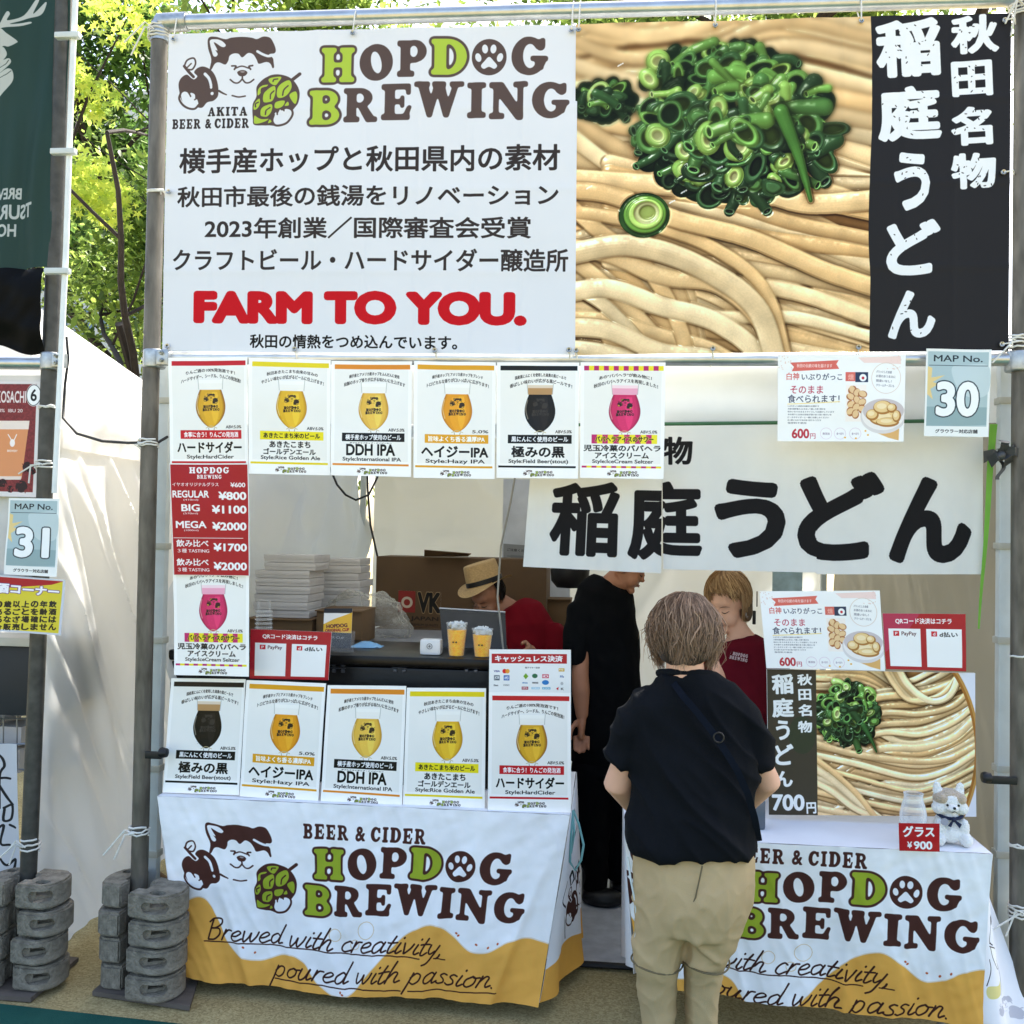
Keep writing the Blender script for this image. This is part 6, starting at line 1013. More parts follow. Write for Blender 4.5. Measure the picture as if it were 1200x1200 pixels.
part('flap', MB().add([P(497, 652, YV)+Vector((0, -.0, .004)), P(548, 652, YV)+Vector((0, 0, .004)), P(552, 652, YV)+Vector((.02, -.14, .02)), P(505, 650, YV)+Vector((-.02, -.10, .03)), P(497, 652, YV)+Vector((0, -.0, .0)), P(548, 652, YV)+Vector((0, 0, .0)), P(552, 652, YV)+Vector((.02, -.14, .016)), P(505, 650, YV)+Vector((-.02, -.10, .026))], [(0, 1, 2, 3), (7, 6, 5, 4), (0, 4, 5, 1), (1, 5, 6, 2), (2, 6, 7, 3), (3, 7, 4, 0)]), card, vt, smooth=False)
def carton_print(q):
    cv = Cv(q, 4, '5E472E'); w, h = cv.w, cv.h; cv.rect(0, 0, w*.4, h*.6, '8E2A22'); cv.tl('O', w*.07, h*.16, w*.34, h*.48, 'C9B9A0', bold=.04); cv.tl('VK', w*.45, h*.02, w, h*.6, '15120F', bold=.05, out='A88A62', ow=.03); cv.tl('JAPAN', w*.3, h*.7, w*.95, h*.84, '2A1E14', bold=.02); cv.line([(w*.02, h*.8), (w*.2, h*.7), (w*.28, h*.8)], 1, '2A1E14'); cv.tl('PREMIUM QUALITY', w*.3, h*.9, w*.95, h*.97, '2A1E14'); return cv
Q['carton'] = [(467, 692), (517, 694), (516, 736), (466, 734)]; sheet('carton_print', Q['carton'], YV-.003, pm('carton', carton_print, rough=.8, bump=.05), vt, None, .001, 2, 2)
carton('cardboard_box', (P(560, 700, 5.3).x+.06, 5.75, zs), (P(668, 700, 5.6).x, 5.93, P(640, 703, 5.7).z), 'small open cardboard box at the right end behind the red shirt', m=card)
# crumpled clear bag
pb = MB(); c = P(424, 722, 4.68); bw = .19
def bag(u, v):
    a = u*2*math.pi; t = v*math.pi; d = Vector((math.cos(a)*math.sin(t), math.sin(a)*math.sin(t)*.6, math.cos(t)*.62)); k = 1+.28*mnoise.noise(d*2.2+Vector((3, 1, 5)))+.16*abs(mnoise.noise(d*5))+.08*abs(mnoise.noise(d*11)); return c+Vector((d.x*bw*k*1.0+max(0, -d.z)*.16*(1 if d.x > 0 else .2), d.y*bw*k, d.z*bw*k*.95))
pb.grid(bag, 60, 40); 
def bagmat():
    m = glassmat('clear plastic bag', 'D6D2C4', .1, alpha=.36); n, l = m.node_tree.nodes, m.node_tree.links; b = n['Principled BSDF']; z_ = n.new('ShaderNodeTexNoise'); z_.inputs['Scale'].default_value = 30; z_.inputs['Detail'].default_value = 6; tc = n.new('ShaderNodeTexCoord'); l.new(tc.outputs['Object'], z_.inputs[0]); bp = n.new('ShaderNodeBump'); bp.inputs['Strength'].default_value = 1; bp.inputs['Distance'].default_value = .03; l.new(z_.outputs[0], bp.inputs['Height']); l.new(bp.outputs[0], b.inputs['Normal']); return m
solo('plastic_bag', pb, bagmat(), 'crumpled clear plastic bag of lids behind the black case', 'bag')
carton('cardboard_box', (P(372, 700, 4.36).x, 4.35, zc-.02), (P(426, 700, 4.36).x, 4.6, P(400, 716, 4.36).z), 'small open cardboard box behind the yellow menu stand', m=card)
solo('side_counter', MB().box((XL+.08, 4.335, .0), (P(522, 740, 4.45).x, 5.08, zc-.022)), mat('grey work counter', '77777A', .5, var=.1), 'grey work counter between the serving case and the stacked boxes', 'counter', bevel=.006)
# cups stacked, stand, wipes, reader, drinks, laptop
cl = glassmat('clear cup plastic', 'E8EAEA', .08, alpha=.04)
cb = P(309, 737, 3.98); q = MB(); n_ = 9
st = thing('cup_stack', 'upright stack of clear plastic cups behind the red payment card', 'cups', Vector((cb.x, 3.98, zc)))
part('cup_wall', MB().lathe((cb.x, 3.98, zc+.001), [(.034, 0), (.034, .02), (.0335, .07), (.031, .12), (.028, .17), (.026, .19), (0, .192)], 24), cl, st)
for i in range(9): part('cup_rim', MB().lathe((cb.x, 3.98, zc+.004+i*.017), [(.034, 0), (.0375, .002), (.0375, .005), (.034, .007)], 24), cl, st)
Q['stand'] = [(380, 713), (413, 713), (411, 760), (378, 757)]
def stand_print(q):
    cv = Cv(q, 5, '1A1A1C'); w, h = cv.w, cv.h; cv.poly([(0, h*.12), (w, h*.12), (w, h*.62), (0, h*.62)], 'E2E0DA'); cv.poly([(0, h*.42), (w*.35, h*.28), (w, h*.1), (w, h*.62), (0, h*.62)], 'D9A828'); cv.tl('HOPDOG', w*.1, h*.4, w*.85, h*.5, '5A2418', bold=.05, rot=-.1); cv.tl('ORIGINAL CUP', w*.06, h*.52, w*.92, h*.6, '8A2418', bold=.05, rot=-.1); cv.tl('BEER CUP', w*.1, h*.72, w*.75, h*.78, '8A8A88'); return cv
ms = thing('menu_stand', 'clear acrylic stand with a black and yellow card on the serving case', 'stand', P(395, 757, 3.9)); sheet('card', Q['stand'], [3.93, 3.93, 3.87, 3.87], pm('stand', stand_print, rough=.4), ms, None, .002, 2, 2); sheet('acrylic_front', [(377, 740), (416, 740), (414, 765), (375, 762)], 3.86, glassmat('acrylic', 'F2F4F4', .05, alpha=.12), ms, None, .002, 1, 1, back=glassmat('acrylic', 'F2F4F4'))
wz = Vector((P(430, 752, 4.05).x, 4.05, zc)); solo('wet_wipes', MB().grid(lambda u, v: wz+Vector(((u-.5)*.13, (v-.5)*.09, .002+.022*math.sin(math.pi*u)*math.sin(math.pi*v)+.006*mnoise.noise(Vector((u*6, v*6, 1))))), 16, 12).grid(lambda u, v: wz+Vector(((u-.5)*.13, (.5-v)*.09, .001)), 4, 4), mat('blue soft pack', '6FA3CC', .35, var=.1, bump=.3, bscale=40), 'flat blue pack of wet wipes lying on the serving case', 'wipes')
rd = Vector((P(504, 757, 3.83).x, 3.86, zc)); t = thing('card_reader', 'small white square card reader on the edge of the serving case', 'card reader', rd)
part('body', MB().box((rd.x-.042, 3.83, zc+.001), (rd.x+.042, 3.89, zc+.062)), mat('white abs', 'DADCDC', .3), t, bevel=.01); q = MB(); cc = Vector((rd.x-.002, 3.829, zc+.036))
q.tube([cc+Vector((math.cos(a)*.0105, -.001, math.sin(a)*.0105)) for a in [i*math.pi/10 for i in range(21)]], .0011, 5); q.box((cc.x-.005, 3.827, cc.z-.0012), (cc.x+.005, 3.829, cc.z+.0012)); q.box((cc.x-.0012, 3.8272, cc.z-.005), (cc.x+.0012, 3.829, cc.z+.005)); part('emblem', q, mat('grey print', '55595C', .5), t)
def drinks(name, px, Y, h, label, sd_):
    p = Vector((P(px, 760, Y).x, Y, zc)); t = thing(name, label, 'drink', p, None); part('cup', MB().lathe(p+Vector((0, 0, .001)), [(.0, 0), (.028, 0), (.030, .004), (.0405, h), (.0425, h+.002), (.0425, h+.006), (.039, h+.004), (.0385, h)], 28), cl, t)
    ln = []
    r = random.Random(sd_)
    part('orange_drink', MB().lathe(p+Vector((0, 0, .004)), [(0, 0), (.0278, 0), (.0378, h*.8), (0, h*.82)], 24), mat('mango drink', 'FFA400', .35, var=.2, scale=90, col2='FFD234', bump=.3, bscale=80), t)
    q = MB()
    for i in range(34):
        a = r.uniform(0, 6.28); rr_ = r.uniform(0, .03); c_ = p+Vector((math.cos(a)*rr_, math.sin(a)*rr_, h*.84+r.uniform(0, .026))); q.box((-.008, -.008, -.007), (.008, .008, .007), Matrix.Translation(c_) @ Matrix.Rotation(r.uniform(0, 3), 4, 'X') @ Matrix.Rotation(r.uniform(0, 3), 4, 'Z'))
    part('crushed_ice', q, mat('crushed ice white', 'DDE2E4', .25, var=.1, trans=.3), t, bevel=.002)
    q = MB(); d = p+Vector((0, -.037, h*.42))
    for dx in (-.008, .004): q.lathe(d+Vector((dx, 0, .006)), [(.0035, 0), (.0035, .0015)], 10, axis=(0, -1, 0))
    part('printed_mark', q, mat('dark brown print', '3A2418', .5), t)
drinks('iced_drink', 535, 3.83, .125, 'taller plastic cup of orange iced drink beside the white card reader', 1); drinks('iced_drink', 565, 3.83, .105, 'shorter plastic cup of orange iced drink next to the cashless sign', 2)
lp = thing('laptop', 'open laptop seen from behind in front of the man in the hat', 'laptop', Vector((P(555, 755, 4.15).x, 4.15, zc))); la, lb = P(516, 713, 4.2), P(590, 717, 4.2)
sheet('lid', [(515, 713), (592, 718), (594, 766), (519, 760)], [4.2, 4.2, 4.12, 4.12], mat('dark laptop lid', '34373A', .25, metal=.5), lp, None, .006, 2, 2, back=mat('screen glow dark', '22262C', .2)); part('silver_edge', MB().tube([P(515, 713, 4.2), P(592, 717.5, 4.2)], .0045, 8), mat('brushed aluminium', 'B9BCBE', .3, metal=.9), lp); part('keyboard_deck', MB().box((la.x+.0, 4.14, zc+.001), (lb.x, 4.29, zc+.012)), mat('dark laptop lid', '34373A'), lp, bevel=.003)
# hanging cables inside
solo('hanging_cable', MB().tube([P(385, 545, 5.2), P(395, 568, 5.15), P(405, 580, 5.1), P(417, 586, 5.1), P(432, 580, 5.15), P(442, 560, 5.2), P(446, 540, 5.2)], .006, 8), cab, 'black cable looping down behind the DDH IPA poster', 'cable')
solo('hanging_cable', MB().tube([P(430, 540, 6.3), P(431, 575, 6.3), P(434, 615, 6.3), P(443, 655, 6.3)], .007, 8), cab, 'dark cable running down the back wall to the big carton', 'cable')
solo('hanging_cable', MB().tube([P(606, 545, 4.1), P(598, 590, 4.08), P(587, 640, 4.06), P(583, 700, 4.05), P(587, 735, 4.05), P(590, 765, 4.05)], .0042, 8), wcab, 'thin grey cable hanging down past the man in the hat to the laptop', 'cable')
solo('blue_hose', MB().tube([P(672, 950, 3.7), P(678, 965, 3.62), P(684, 990, 3.6), P(681, 1008, 3.6), P(674, 1020, 3.6), P(668, 1010, 3.6), P(669, 985, 3.58), P(671, 950, 3.6)], .0045, 8).tube([P(671, 950, 3.66), P(673, 975, 3.6), P(669, 1000, 3.62)], .0045, 8), mat('pale blue hose', '6FA9A8', .35), 'thin pale blue hose looped down the right end of the left table', 'hose')
solo('black_clip', MB().tube([P(671, 1020, 3.58), P(668, 1028, 3.58), P(669, 1038, 3.58), P(673, 1030, 3.58), P(671, 1020, 3.58)], .003, 6), blk, 'small black cable clip at the hem corner of the left table', 'clip')
def notice(q):
    cv = Cv(q, 4, '8E8E8C'); w, h = cv.w, cv.h; cv.tl('ご注意ください', w*.1, h*.08, w*.8, h*.13, '4A4A48', bold=.02)
    for i in range(9): cv.rect(w*.1, h*(.22+i*.08), w*(.9 if i % 3 else .7), h*(.23+i*.08), '5E5E5C'); 
    cv.rect(w*.2, h*.2, w*.8, h*.32, '7A7A78'); cv.rect(w*.15, h*.55, w*.85, h*.62, '6E6E6C'); return cv
Q['notice'] = [(590, 637), (631, 640), (634, 703), (590, 700)]; tag(sheet('notice_sheet', Q['notice'], 6.35, pm('notice', notice, rough=.6), None, lambda u, v: fold(u, v, 3, .02), .001, 6, 6), 'grey printed notice hanging on the back wall behind the man in the hat', 'notice')
solo('white_board', MB().box((P(586, 640, 6.3).x, 6.42, P(600, 745, 6.3).z), (P(668, 640, 6.3).x, 6.44, P(600, 560, 6.3).z)), mat('white melamine', 'C9CBCE', .3), 'white board leaning on the back wall beside the notice', 'board', bevel=.004)
hb = P(668, 672, 5.25); solo('hanging_bag', MB().lathe(hb-Vector((0, 0, .08)), [(.0001, 0), (.07, .005), (.10, .04), (.105, .1), (.09, .2), (.04, .3), (.0001, .32)], 18), mat('black nylon', '0C0C0E', .5, bump=.4, bscale=30), 'black nylon bag hanging inside beside the shop curtain and the man in black', 'bag')
kn = P(884, 725, 5.1); solo('wall_hook', MB().box((kn.x-.008, 5.1, kn.z-.03), (kn.x+.008, 5.12, kn.z+.04)).tube([kn+Vector((-.012, 0, .06)), kn+Vector((-.012, 0, .14))], .003, 6).tube([kn+Vector((.012, 0, .06)), kn+Vector((.012, 0, .14))], .003, 6), blk, 'small black hook on the inner wall beside the woman', 'hook', bevel=.003)
# ---------------------------------------------------------------- on the right table: glass and plush dog
gb = Vector((P(1069, 968, 3.37).x, 3.36, zt2+.001)); 
solo('beer_glass', MB().lathe(gb, [(.0, .0), (.030, .0), (.031, .003), (.012, .008), (.006, .016), (.007, .024), (.014, .030), (.028, .040), (.038, .056), (.043, .076), (.0425, .094), (.037, .120), (.031, .140), (.0295, .152), (.0315, .162), (.0305, .162), (.0283, .152), (.0298, .140), (.0358, .120), (.0413, .094), (.0418, .076), (.0368, .058), (.026, .043), (.012, .034), (.0, .032)], 36), glassmat('clear glass', 'EEF2F4', .02, alpha=.3), 'empty clear tulip beer glass beside the plush dog', 'glass', ang=3.1)
def plush():
    c = Vector((P(1113, 968, 3.37).x, 3.38, zt2)); t = thing('plush_dog', 'sitting white and tan plush dog with a navy neckerchief on the right table', 'plush toy', c); s = .92
    fur = mat('white plush', 'FFFDF6', 1, var=.03, scale=60, bump=2.2, bscale=230, sheen=.6); tan = mat('tan plush', 'C4AE90', 1, var=.1, scale=60, bump=2.2, bscale=230, sheen=.6); q_ = lambda x, y, z: c+Vector((x*s, y*s, z*s)); fz = lambda p: .0022*mnoise.noise(p*190)+.0015*mnoise.noise(p*400)
    V = lambda *a: Vector(a)*s
    blob('body', [], .0035, fur, t, 5, fz, [(q_(0, .01, .058), V(.05, .045, .056)), (q_(0, -.012, .04), V(.042, .04, .036)), (q_(-.045, -.035, .024), V(.022, .036, .024)), (q_(.045, -.04, .024), V(.022, .036, .024)), (q_(-.042, -.03, .06), V(.019, .02, .036)), (q_(.042, -.03, .06), V(.019, .02, .036)), (q_(0, 0, .1), V(.036, .034, .03))])
    h = blob('head', [], .003, fur, t, 4, fz, [(q_(0, 0, .146), V(.054, .045, .043)), (q_(-.035, -.012, .128), V(.028, .028, .024)), (q_(.035, -.012, .128), V(.028, .028, .024)), (q_(0, -.04, .132), V(.02, .02, .014)), (q_(-.04, .005, .192), V(.014, .011, .024)), (q_(.04, .005, .192), V(.014, .011, .024)), (q_(-.036, .003, .178), V(.018, .012, .02)), (q_(.036, .003, .178), V(.018, .012, .02))])
    blob('head_patch', [], .003, tan, t, 4, fz, [(q_(0, .004, .155), V(.055, .044, .038)), (q_(-.03, -.008, .16), V(.026, .036, .021)), (q_(.03, -.008, .16), V(.026, .036, .021))])
    e = mat('bead black', '0B0A0A', .12)
    for x in (-.019, .019): part('eye', MB().lathe(q_(x, -.043, .144), [(.0001, .004), (.003, .0035), (.0042, 0), (.003, -.003), (0, -.004)], 12, axis=(0, -1, 0)), e, t)
    part('nose', MB().lathe(q_(0, -.058, .137), [(.0001, .004), (.0045, .002), (.005, -.002), (0, -.004)], 12, axis=(0, -1, .2)), e, t); part('mouth', MB().tube([q_(-.009, -.056, .121), q_(0, -.061, .127), q_(.009, -.056, .121)], .0011, 5), e, t)
    nv = mat('navy cloth', '1C2440', .8, bump=.3, bscale=300); part('neckerchief', MB().tube([q_(math.cos(a)*.043, math.sin(a)*.037-.004, .108-.012*math.sin(-a)) for a in [i*2*math.pi/24 for i in range(25)]], .0065, 8, flat=.7).add([q_(-.002, -.05, .098), q_(-.022, -.056, .075), q_(-.01, -.055, .07), q_(.002, -.05, .096)], [(0, 1, 2, 3)]).add([q_(.0, -.05, .098), q_(.026, -.056, .082), q_(.018, -.057, .068), q_(-.002, -.05, .094)], [(0, 1, 2, 3)]).lathe(q_(0, -.052, .097), [(0, -.008), (.008, -.003), (.008, .003), (0, .008)], 10, axis=(0, -1, 0)), nv, t)
    part('badge', MB().lathe(q_(-.032, -.055, .088), [(.0, .002), (.012, .002), (.012, 0)], 20, axis=(-.3, -1, .1)), mat('grey badge', '9A9CA6', .3), t)
plush()
pouch = P(888, 945, 3.4); solo('storage_pouch', MB().box((pouch.x-.03, 3.42, zt2+.001), (pouch.x+.03, 3.5, zt2+.1)), mat('smoky grey plastic', '5A626C', .25), 'smoky grey plastic bin on the right table beside the noodle board', 'bin', bevel=.008)
# ---------------------------------------------------------------- neighbour's counter at the left edge
solo('equipment_box', MB().box((P(-60, 760, 3.7).x, 3.66, P(0, 838, 3.66).z), (P(35, 760, 3.66).x, 4.1, P(0, 757, 3.66).z)), mat('black box', '1B1F26', .5), 'black box under the yellow age sign at the left edge', 'box', bevel=.006)
solo('box_rim', MB().box((P(-60, 750, 3.6).x, 3.62, P(0, 757, 3.62).z), (P(36, 760, 3.62).x, 4.1, P(0, 747, 3.62).z)), mat('white plastic tray', 'B9B6AE', .4), 'white tray lying on the black box at the left edge', 'tray', bevel=.003)
t = thing('wire_rack', 'silver wire rack holding white paper goods behind the weathered pole', 'rack', P(10, 900, 3.75)); 
for i in range(7): a = P(-60+i*16, 838, 3.72); b = P(-60+i*16, 905, 3.72); part('wire', MB().tube([a, b], .003, 6), metal_l, t)
for y in (842, 872, 902): part('wire', MB().tube([P(-60, y, 3.72), P(38, y, 3.72)], .004, 6), metal_l, t)
for i, (a, b, y0, y1) in enumerate(((-50, 0, 845, 868), (-10, 32, 850, 870), (-50, 30, 876, 900))): solo('paper_pack', MB().box((P(a, y1, 3.8).x, 3.76, P(a, y1, 3.8).z), (P(b, y0, 3.8).x, 3.95, P(b, y0, 3.8).z)), mat('white paper box', 'BFBBB8'), ['white paper pack at the far left on the wire rack', 'upper white paper pack next to the pole on the wire rack', 'long white paper pack on the bottom of the wire rack'][i], 'pack', bevel=.003)
def ink(q):
    cv = Cv(q, 4, 'C9C9CC'); z = lambda p: [tuple(cv.r(a/3.43, 850+b/3.43)) for a, b in p]
    for p in ([(-40, 100), (5, 120), (20, 160), (5, 200), (5, 330)], [(-60, 220), (10, 210), (40, 215)], [(5, 240), (30, 290), (50, 320)], [(20, 330), (48, 322), (45, 375), (20, 380), (22, 335)], [(40, 400), (60, 412)], [(-10, 420), (20, 400), (10, 470), (40, 480)], [(-40, 330), (-20, 420), (-50, 500)], [(0, 520), (30, 560), (60, 540), (50, 600)]): cv.line(z(p), 2.6, '141416')
    return cv
Q['ink'] = [(-60, 868), (20, 872), (24, 1040), (-60, 1032)]; tag(sheet('ink_banner', Q['ink'], 3.6, pm('ink', ink, rough=.7), None, lambda u, v: fold(u, v, 2, .03, 4, 1), .001, 14, 18), 'white cloth with bold black ink strokes hanging at the left edge', 'banner')
solo('cardboard_sheet', MB().add([G(95, 1062)+Vector((0, .25, .02)), G(165, 1062)+Vector((.05, .25, .02)), G(165, 1020)+Vector((0, 0, .06)), G(150, 1030)+Vector((-.1, 0, .20))]+[G(95, 1062)+Vector((0, .25, .012)), G(165, 1062)+Vector((.05, .25, .012)), G(165, 1020)+Vector((0, 0, .052)), G(150, 1030)+Vector((-.1, 0, .192))], [(0, 1, 2, 3), (7, 6, 5, 4), (0, 4, 5, 1), (1, 5, 6, 2), (2, 6, 7, 3), (3, 7, 4, 0)]), card, 'flattened brown cardboard leaning between the tents behind the weights', 'cardboard', smooth=False)
# ---------------------------------------------------------------- people
skin = mat('skin', 'B98468', .5, var=.06, scale=14, bump=.05, bscale=200); skin2 = mat('skin fair', 'D8A68A', .5, var=.05, scale=14); skin3 = mat('skin tanned', 'A06E52', .55, var=.06, scale=14)
def clothm(name, c, **k): return mat(name, c, .9, var=.1, scale=6, bump=.4, bscale=420, spec=.1, **k)
def hairstrands(name, c, rad, M_, n, ends, m, seed, length, parent, width=.0022, crown=(0, .0), flick=.0, keep=None, part_x=0.0, lay=.006, mess=.0015):
    """tapered locks combed from the crown over the skull; ends(phi) gives how far round (degrees) they lie before hanging"""
    r = random.Random(seed); q = MB()
    for k in range(n):
        phi = r.uniform(0, 2*math.pi); th0 = math.radians(r.uniform(2, 60)) if r.random() < .55 else math.radians(r.uniform(2, 95)); te = math.radians(ends(phi)+r.gauss(0, 5))
        if te <= th0+.15: continue
        off = lay*r.uniform(.2, 1.3); ms = mess*(2.2 if r.random() < .12 else 1); pts = []; ph = phi; dph = r.gauss(0, .12)+part_x*math.sin(phi)
        N_ = 8
        for i in range(N_+1):
            t = th0+(te-th0)*i/N_; ph = phi+dph*i/N_; e = min(t, math.radians(100)); dirv = Vector((math.sin(e)*math.cos(ph), math.sin(e)*math.sin(ph), math.cos(e)))
            p = Vector((dirv.x*(rad[0]+off), dirv.y*(rad[1]+off), dirv.z*(rad[2]+off)))
            if t > e: d = (t-e)*length; p += Vector((-dirv.x*d*.35*(1-flick), -dirv.y*d*.35*(1-flick), -d))
            p += Vector((mnoise.noise(Vector((k*.37, i*.35, 1))), mnoise.noise(Vector((k*.37, i*.35, 7))), .5*mnoise.noise(Vector((k*.37, i*.35, 4)))))*ms*(.4+1.4*i/N_); pts.append(M_ @ p)
        if keep and not keep(pts): continue
        w_ = width*r.uniform(.6, 1.4); q.tube(pts, [w_*.6]+[w_]*(N_-3)+[w_*.8, w_*.5, w_*.15], 3, cap=False)
    return part(name, q, m, parent)
def hairmat(name, a, b):
    m = bpy.data.materials.new(name); m.use_nodes = True; n, l = m.node_tree.nodes, m.node_tree.links; p = n['Principled BSDF']; g = n.new('ShaderNodeNewGeometry'); r = n.new('ShaderNodeValToRGB'); r.color_ramp.elements[0].color = lin(a); r.color_ramp.elements[1].color = lin(b); l.new(g.outputs['Random Per Island'], r.inputs[0]); l.new(r.outputs[0], p.inputs['Base Color']); p.inputs['Roughness'].default_value = .5; p.inputs['Specular IOR Level'].default_value = .12; return m
def face_spheres(M_):
    T = lambda x, y, z: M_ @ Vector((x, y, z)); V = lambda a, b, c: Vector((a, b, c))
    L_ = [(T(0, -.008, .03), V(.074, .09, .088)), (T(0, .028, -.025), V(.058, .058, .078)), (T(0, .068, -.088), V(.022, .02, .018)), (T(.03, .055, -.04), V(.030, .030, .034)), (T(-.03, .055, -.04), V(.030, .030, .034)), (T(0, .062, .03), V(.045, .026, .03)),
            (T(0, .094, -.022), V(.0095, .014, .012)), (T(0, .088, -.006), V(.007, .010, .018)), (T(.008, .088, -.025), V(.007, .008, .006)), (T(-.008, .088, -.025), V(.007, .008, .006)), (T(.07, -.004, -.008), V(.008, .018, .03)), (T(-.07, -.004, -.008), V(.008, .018, .03)),
            (T(0, .084, -.055), V(.018, .010, .008))]
    return [(c, r, M_) for c, r in L_]
def features(M_, parent, lid=True, lipc='A8574E'):
    lash = mat('lash dark', '2A1A14', .6); lip = mat('lips', lipc, .4); brow = mat('brow', '4A3426', .8)
    for s_ in (-1, 1):
        part('eye', MB().tube([M_ @ Vector((s_*(.031+dx), y, z)) for dx, y, z in ((-.015, .0835, -.001), (-.007, .0885, -.0045), (.002, .088, -.0055), (.010, .083, -.003), (.016, .076, .001))], [.0006, .0016, .0019, .0016, .0005], 6), lash, parent)
        part('eyebrow', MB().tube([M_ @ Vector((s_*(.031+dx), y, z)) for dx, y, z in ((-.017, .089, .017), (-.004, .0885, .0215), (.009, .083, .021), (.02, .073, .016))], [.0015, .0022, .002, .0006], 6, flat=.6), brow, parent)
        part('lip', MB().tube([M_ @ Vector((x, .0925-abs(x)*.28, -.0535+(.0025 if s_ > 0 else -.0035)+(abs(x)*.05))) for x in (-.018, -.009, 0, .009, .018)], [.001, .003, .0034, .003, .001], 8, flat=.8), lip, parent)
def wr(seed, a, f=7, st=(1, 1, 1)): return lambda p: a*mnoise.noise(Vector((p.x*f*st[0]+seed, p.y*f*st[1], p.z*f*st[2])))+a*.5*mnoise.noise(Vector((p.x*f*2.3*st[0], p.y*f*2.3+seed, p.z*f*2.1*st[2])))+a*.35*(1-abs(mnoise.noise(Vector((p.x*f*1.6+p.z*f*1.1, p.y*f, p.z*f*.7+seed))))*3)
def hand(M_):
    """lofts of a relaxed hand: palm down -z from the wrist at the origin, fingers curl towards +y, thumb at +y side front"""
    T = lambda x, y, z: M_ @ Vector((x, y, z)); L = [[(T(0, 0, .01), .022, .018), (T(0, 0, -.03), .018, .034), (T(0, .002, -.075), .015, .041), (T(0, .003, -.095), .012, .04)]]
    for i, (y, ln) in enumerate(((.03, .068), (.011, .078), (-.009, .072), (-.028, .056))):
        cx = .004*i; L.append([(T(0, y, -.085), .0095, .0095), (T(-.004, y*1.04, -.085-ln*.42), .009, .009), (T(-.016-cx, y*1.02, -.085-ln*.74), .0082, .0082), (T(-.032-cx, y, -.085-ln*.92), .0072, .0072)])
    L.append([(T(-.004, .022, -.02), .012, .012), (T(-.014, .046, -.05), .0115, .0115), (T(-.022, .052, -.078), .0095, .0095), (T(-.028, .05, -.1), .0078, .0078)]); return L
# -- customer seen from behind
YC = 2.75; cp = lambda x, y, dy=0: P(x, y, YC+dy)
c0 = cp(815, 1200); cu = thing('person', 'customer seen from behind in black oversized t-shirt and khaki trousers at the right table', 'person', (c0.x, YC, 0)); S_ = YC/1150
hd = cp(803, 745); HM = Matrix.Translation(hd+Vector((0, .03, .0))) @ Matrix.Rotation(math.radians(-10), 4, 'Z') @ Matrix.Rotation(math.radians(-22), 4, 'X')
el, er = cp(724, 918, .06), cp(898, 915, .08)
arm = lambda s_, e, wv: [(s_, .036, .036), (s_.lerp(e, .5), .038, .038), (e, .041, .041), (e.lerp(wv, .35), .038, .038), (e.lerp(wv, .8), .029, .029), (wv, .024, .022)]
wl, wr_ = Vector((el.x+.13, YC+.30, .80)), Vector((er.x-.12, YC+.30, .81))
HL = Matrix.Translation(wl) @ Matrix.Rotation(math.radians(68), 4, 'X') @ Matrix.Rotation(math.radians(80), 4, 'Z'); HR = Matrix.Translation(wr_) @ Matrix.Rotation(math.radians(68), 4, 'X') @ Matrix.Rotation(math.radians(-100), 4, 'Z') @ Matrix.Scale(-1, 4, Vector((1, 0, 0)))
blob('body', [[(hd+Vector((0, .0, -.06)), .05, .052), (cp(803, 800), .056, .056), (cp(803, 825, .02), .075, .045)], arm(cp(752, 842, .03), el, wl), arm(cp(864, 842, .03), er, wr_),
     [(cp(806, 830, .02), .10, .05), (cp(812, 950), .10, .08), (cp(812, 1040), .10, .08)]]+hand(HL)+hand(HR)+[[(cp(780, 1050, .0), .05, .06), (cp(772, 1130, .02), .03, .034), (Vector((cp(771, 1190).x, YC+.03, .1)), .028, .03), (Vector((cp(771, 1190).x, YC+.03, .03)), .028, .03)], [(cp(838, 1050), .05, .06), (cp(826, 1130, .02), .03, .034), (Vector((cp(824, 1190).x, YC+.05, .1)), .028, .03), (Vector((cp(824, 1190).x, YC+.05, .03)), .028, .03)]], .0055, skin2, cu, 5, None, face_spheres(HM))
black = clothm('black jersey', '111317')
def L3(rows, dy=0): return [(((cp(a, y)+cp(b, y))/2)+Vector((0, d, 0)), (b-a)/2*S_, ry) for a, b, y, ry, d in rows]
tor = L3([(768, 840, 789, .076, .022), (764, 846, 796, .08, .02), (752, 864, 806, .085, .018), (738, 880, 822, .10, .02), (738, 882, 860, .11, .02), (739, 882, 900, .12, .015), (740, 884, 940, .128, .01), (741, 884, 972, .132, 0), (740, 885, 988, .134, 0), (741, 884, 994, .130, 0)])
slv = [[(cp(770, 820, .02), .04, .055), (cp(755, 824, .02), .046, .06), (cp(741, 842, .025), .05, .064), (cp(733, 868, .035), .05, .066), (cp(728, 888, .04), .051, .068), (cp(727, 893, .042), .046, .062)], [(cp(846, 820, .02), .04, .055), (cp(861, 824, .02), .046, .06), (cp(877, 842, .025), .048, .064), (cp(884, 866, .035), .046, .066), (cp(889, 887, .05), .044, .064), (cp(890, 893, .052), .04, .06)]]
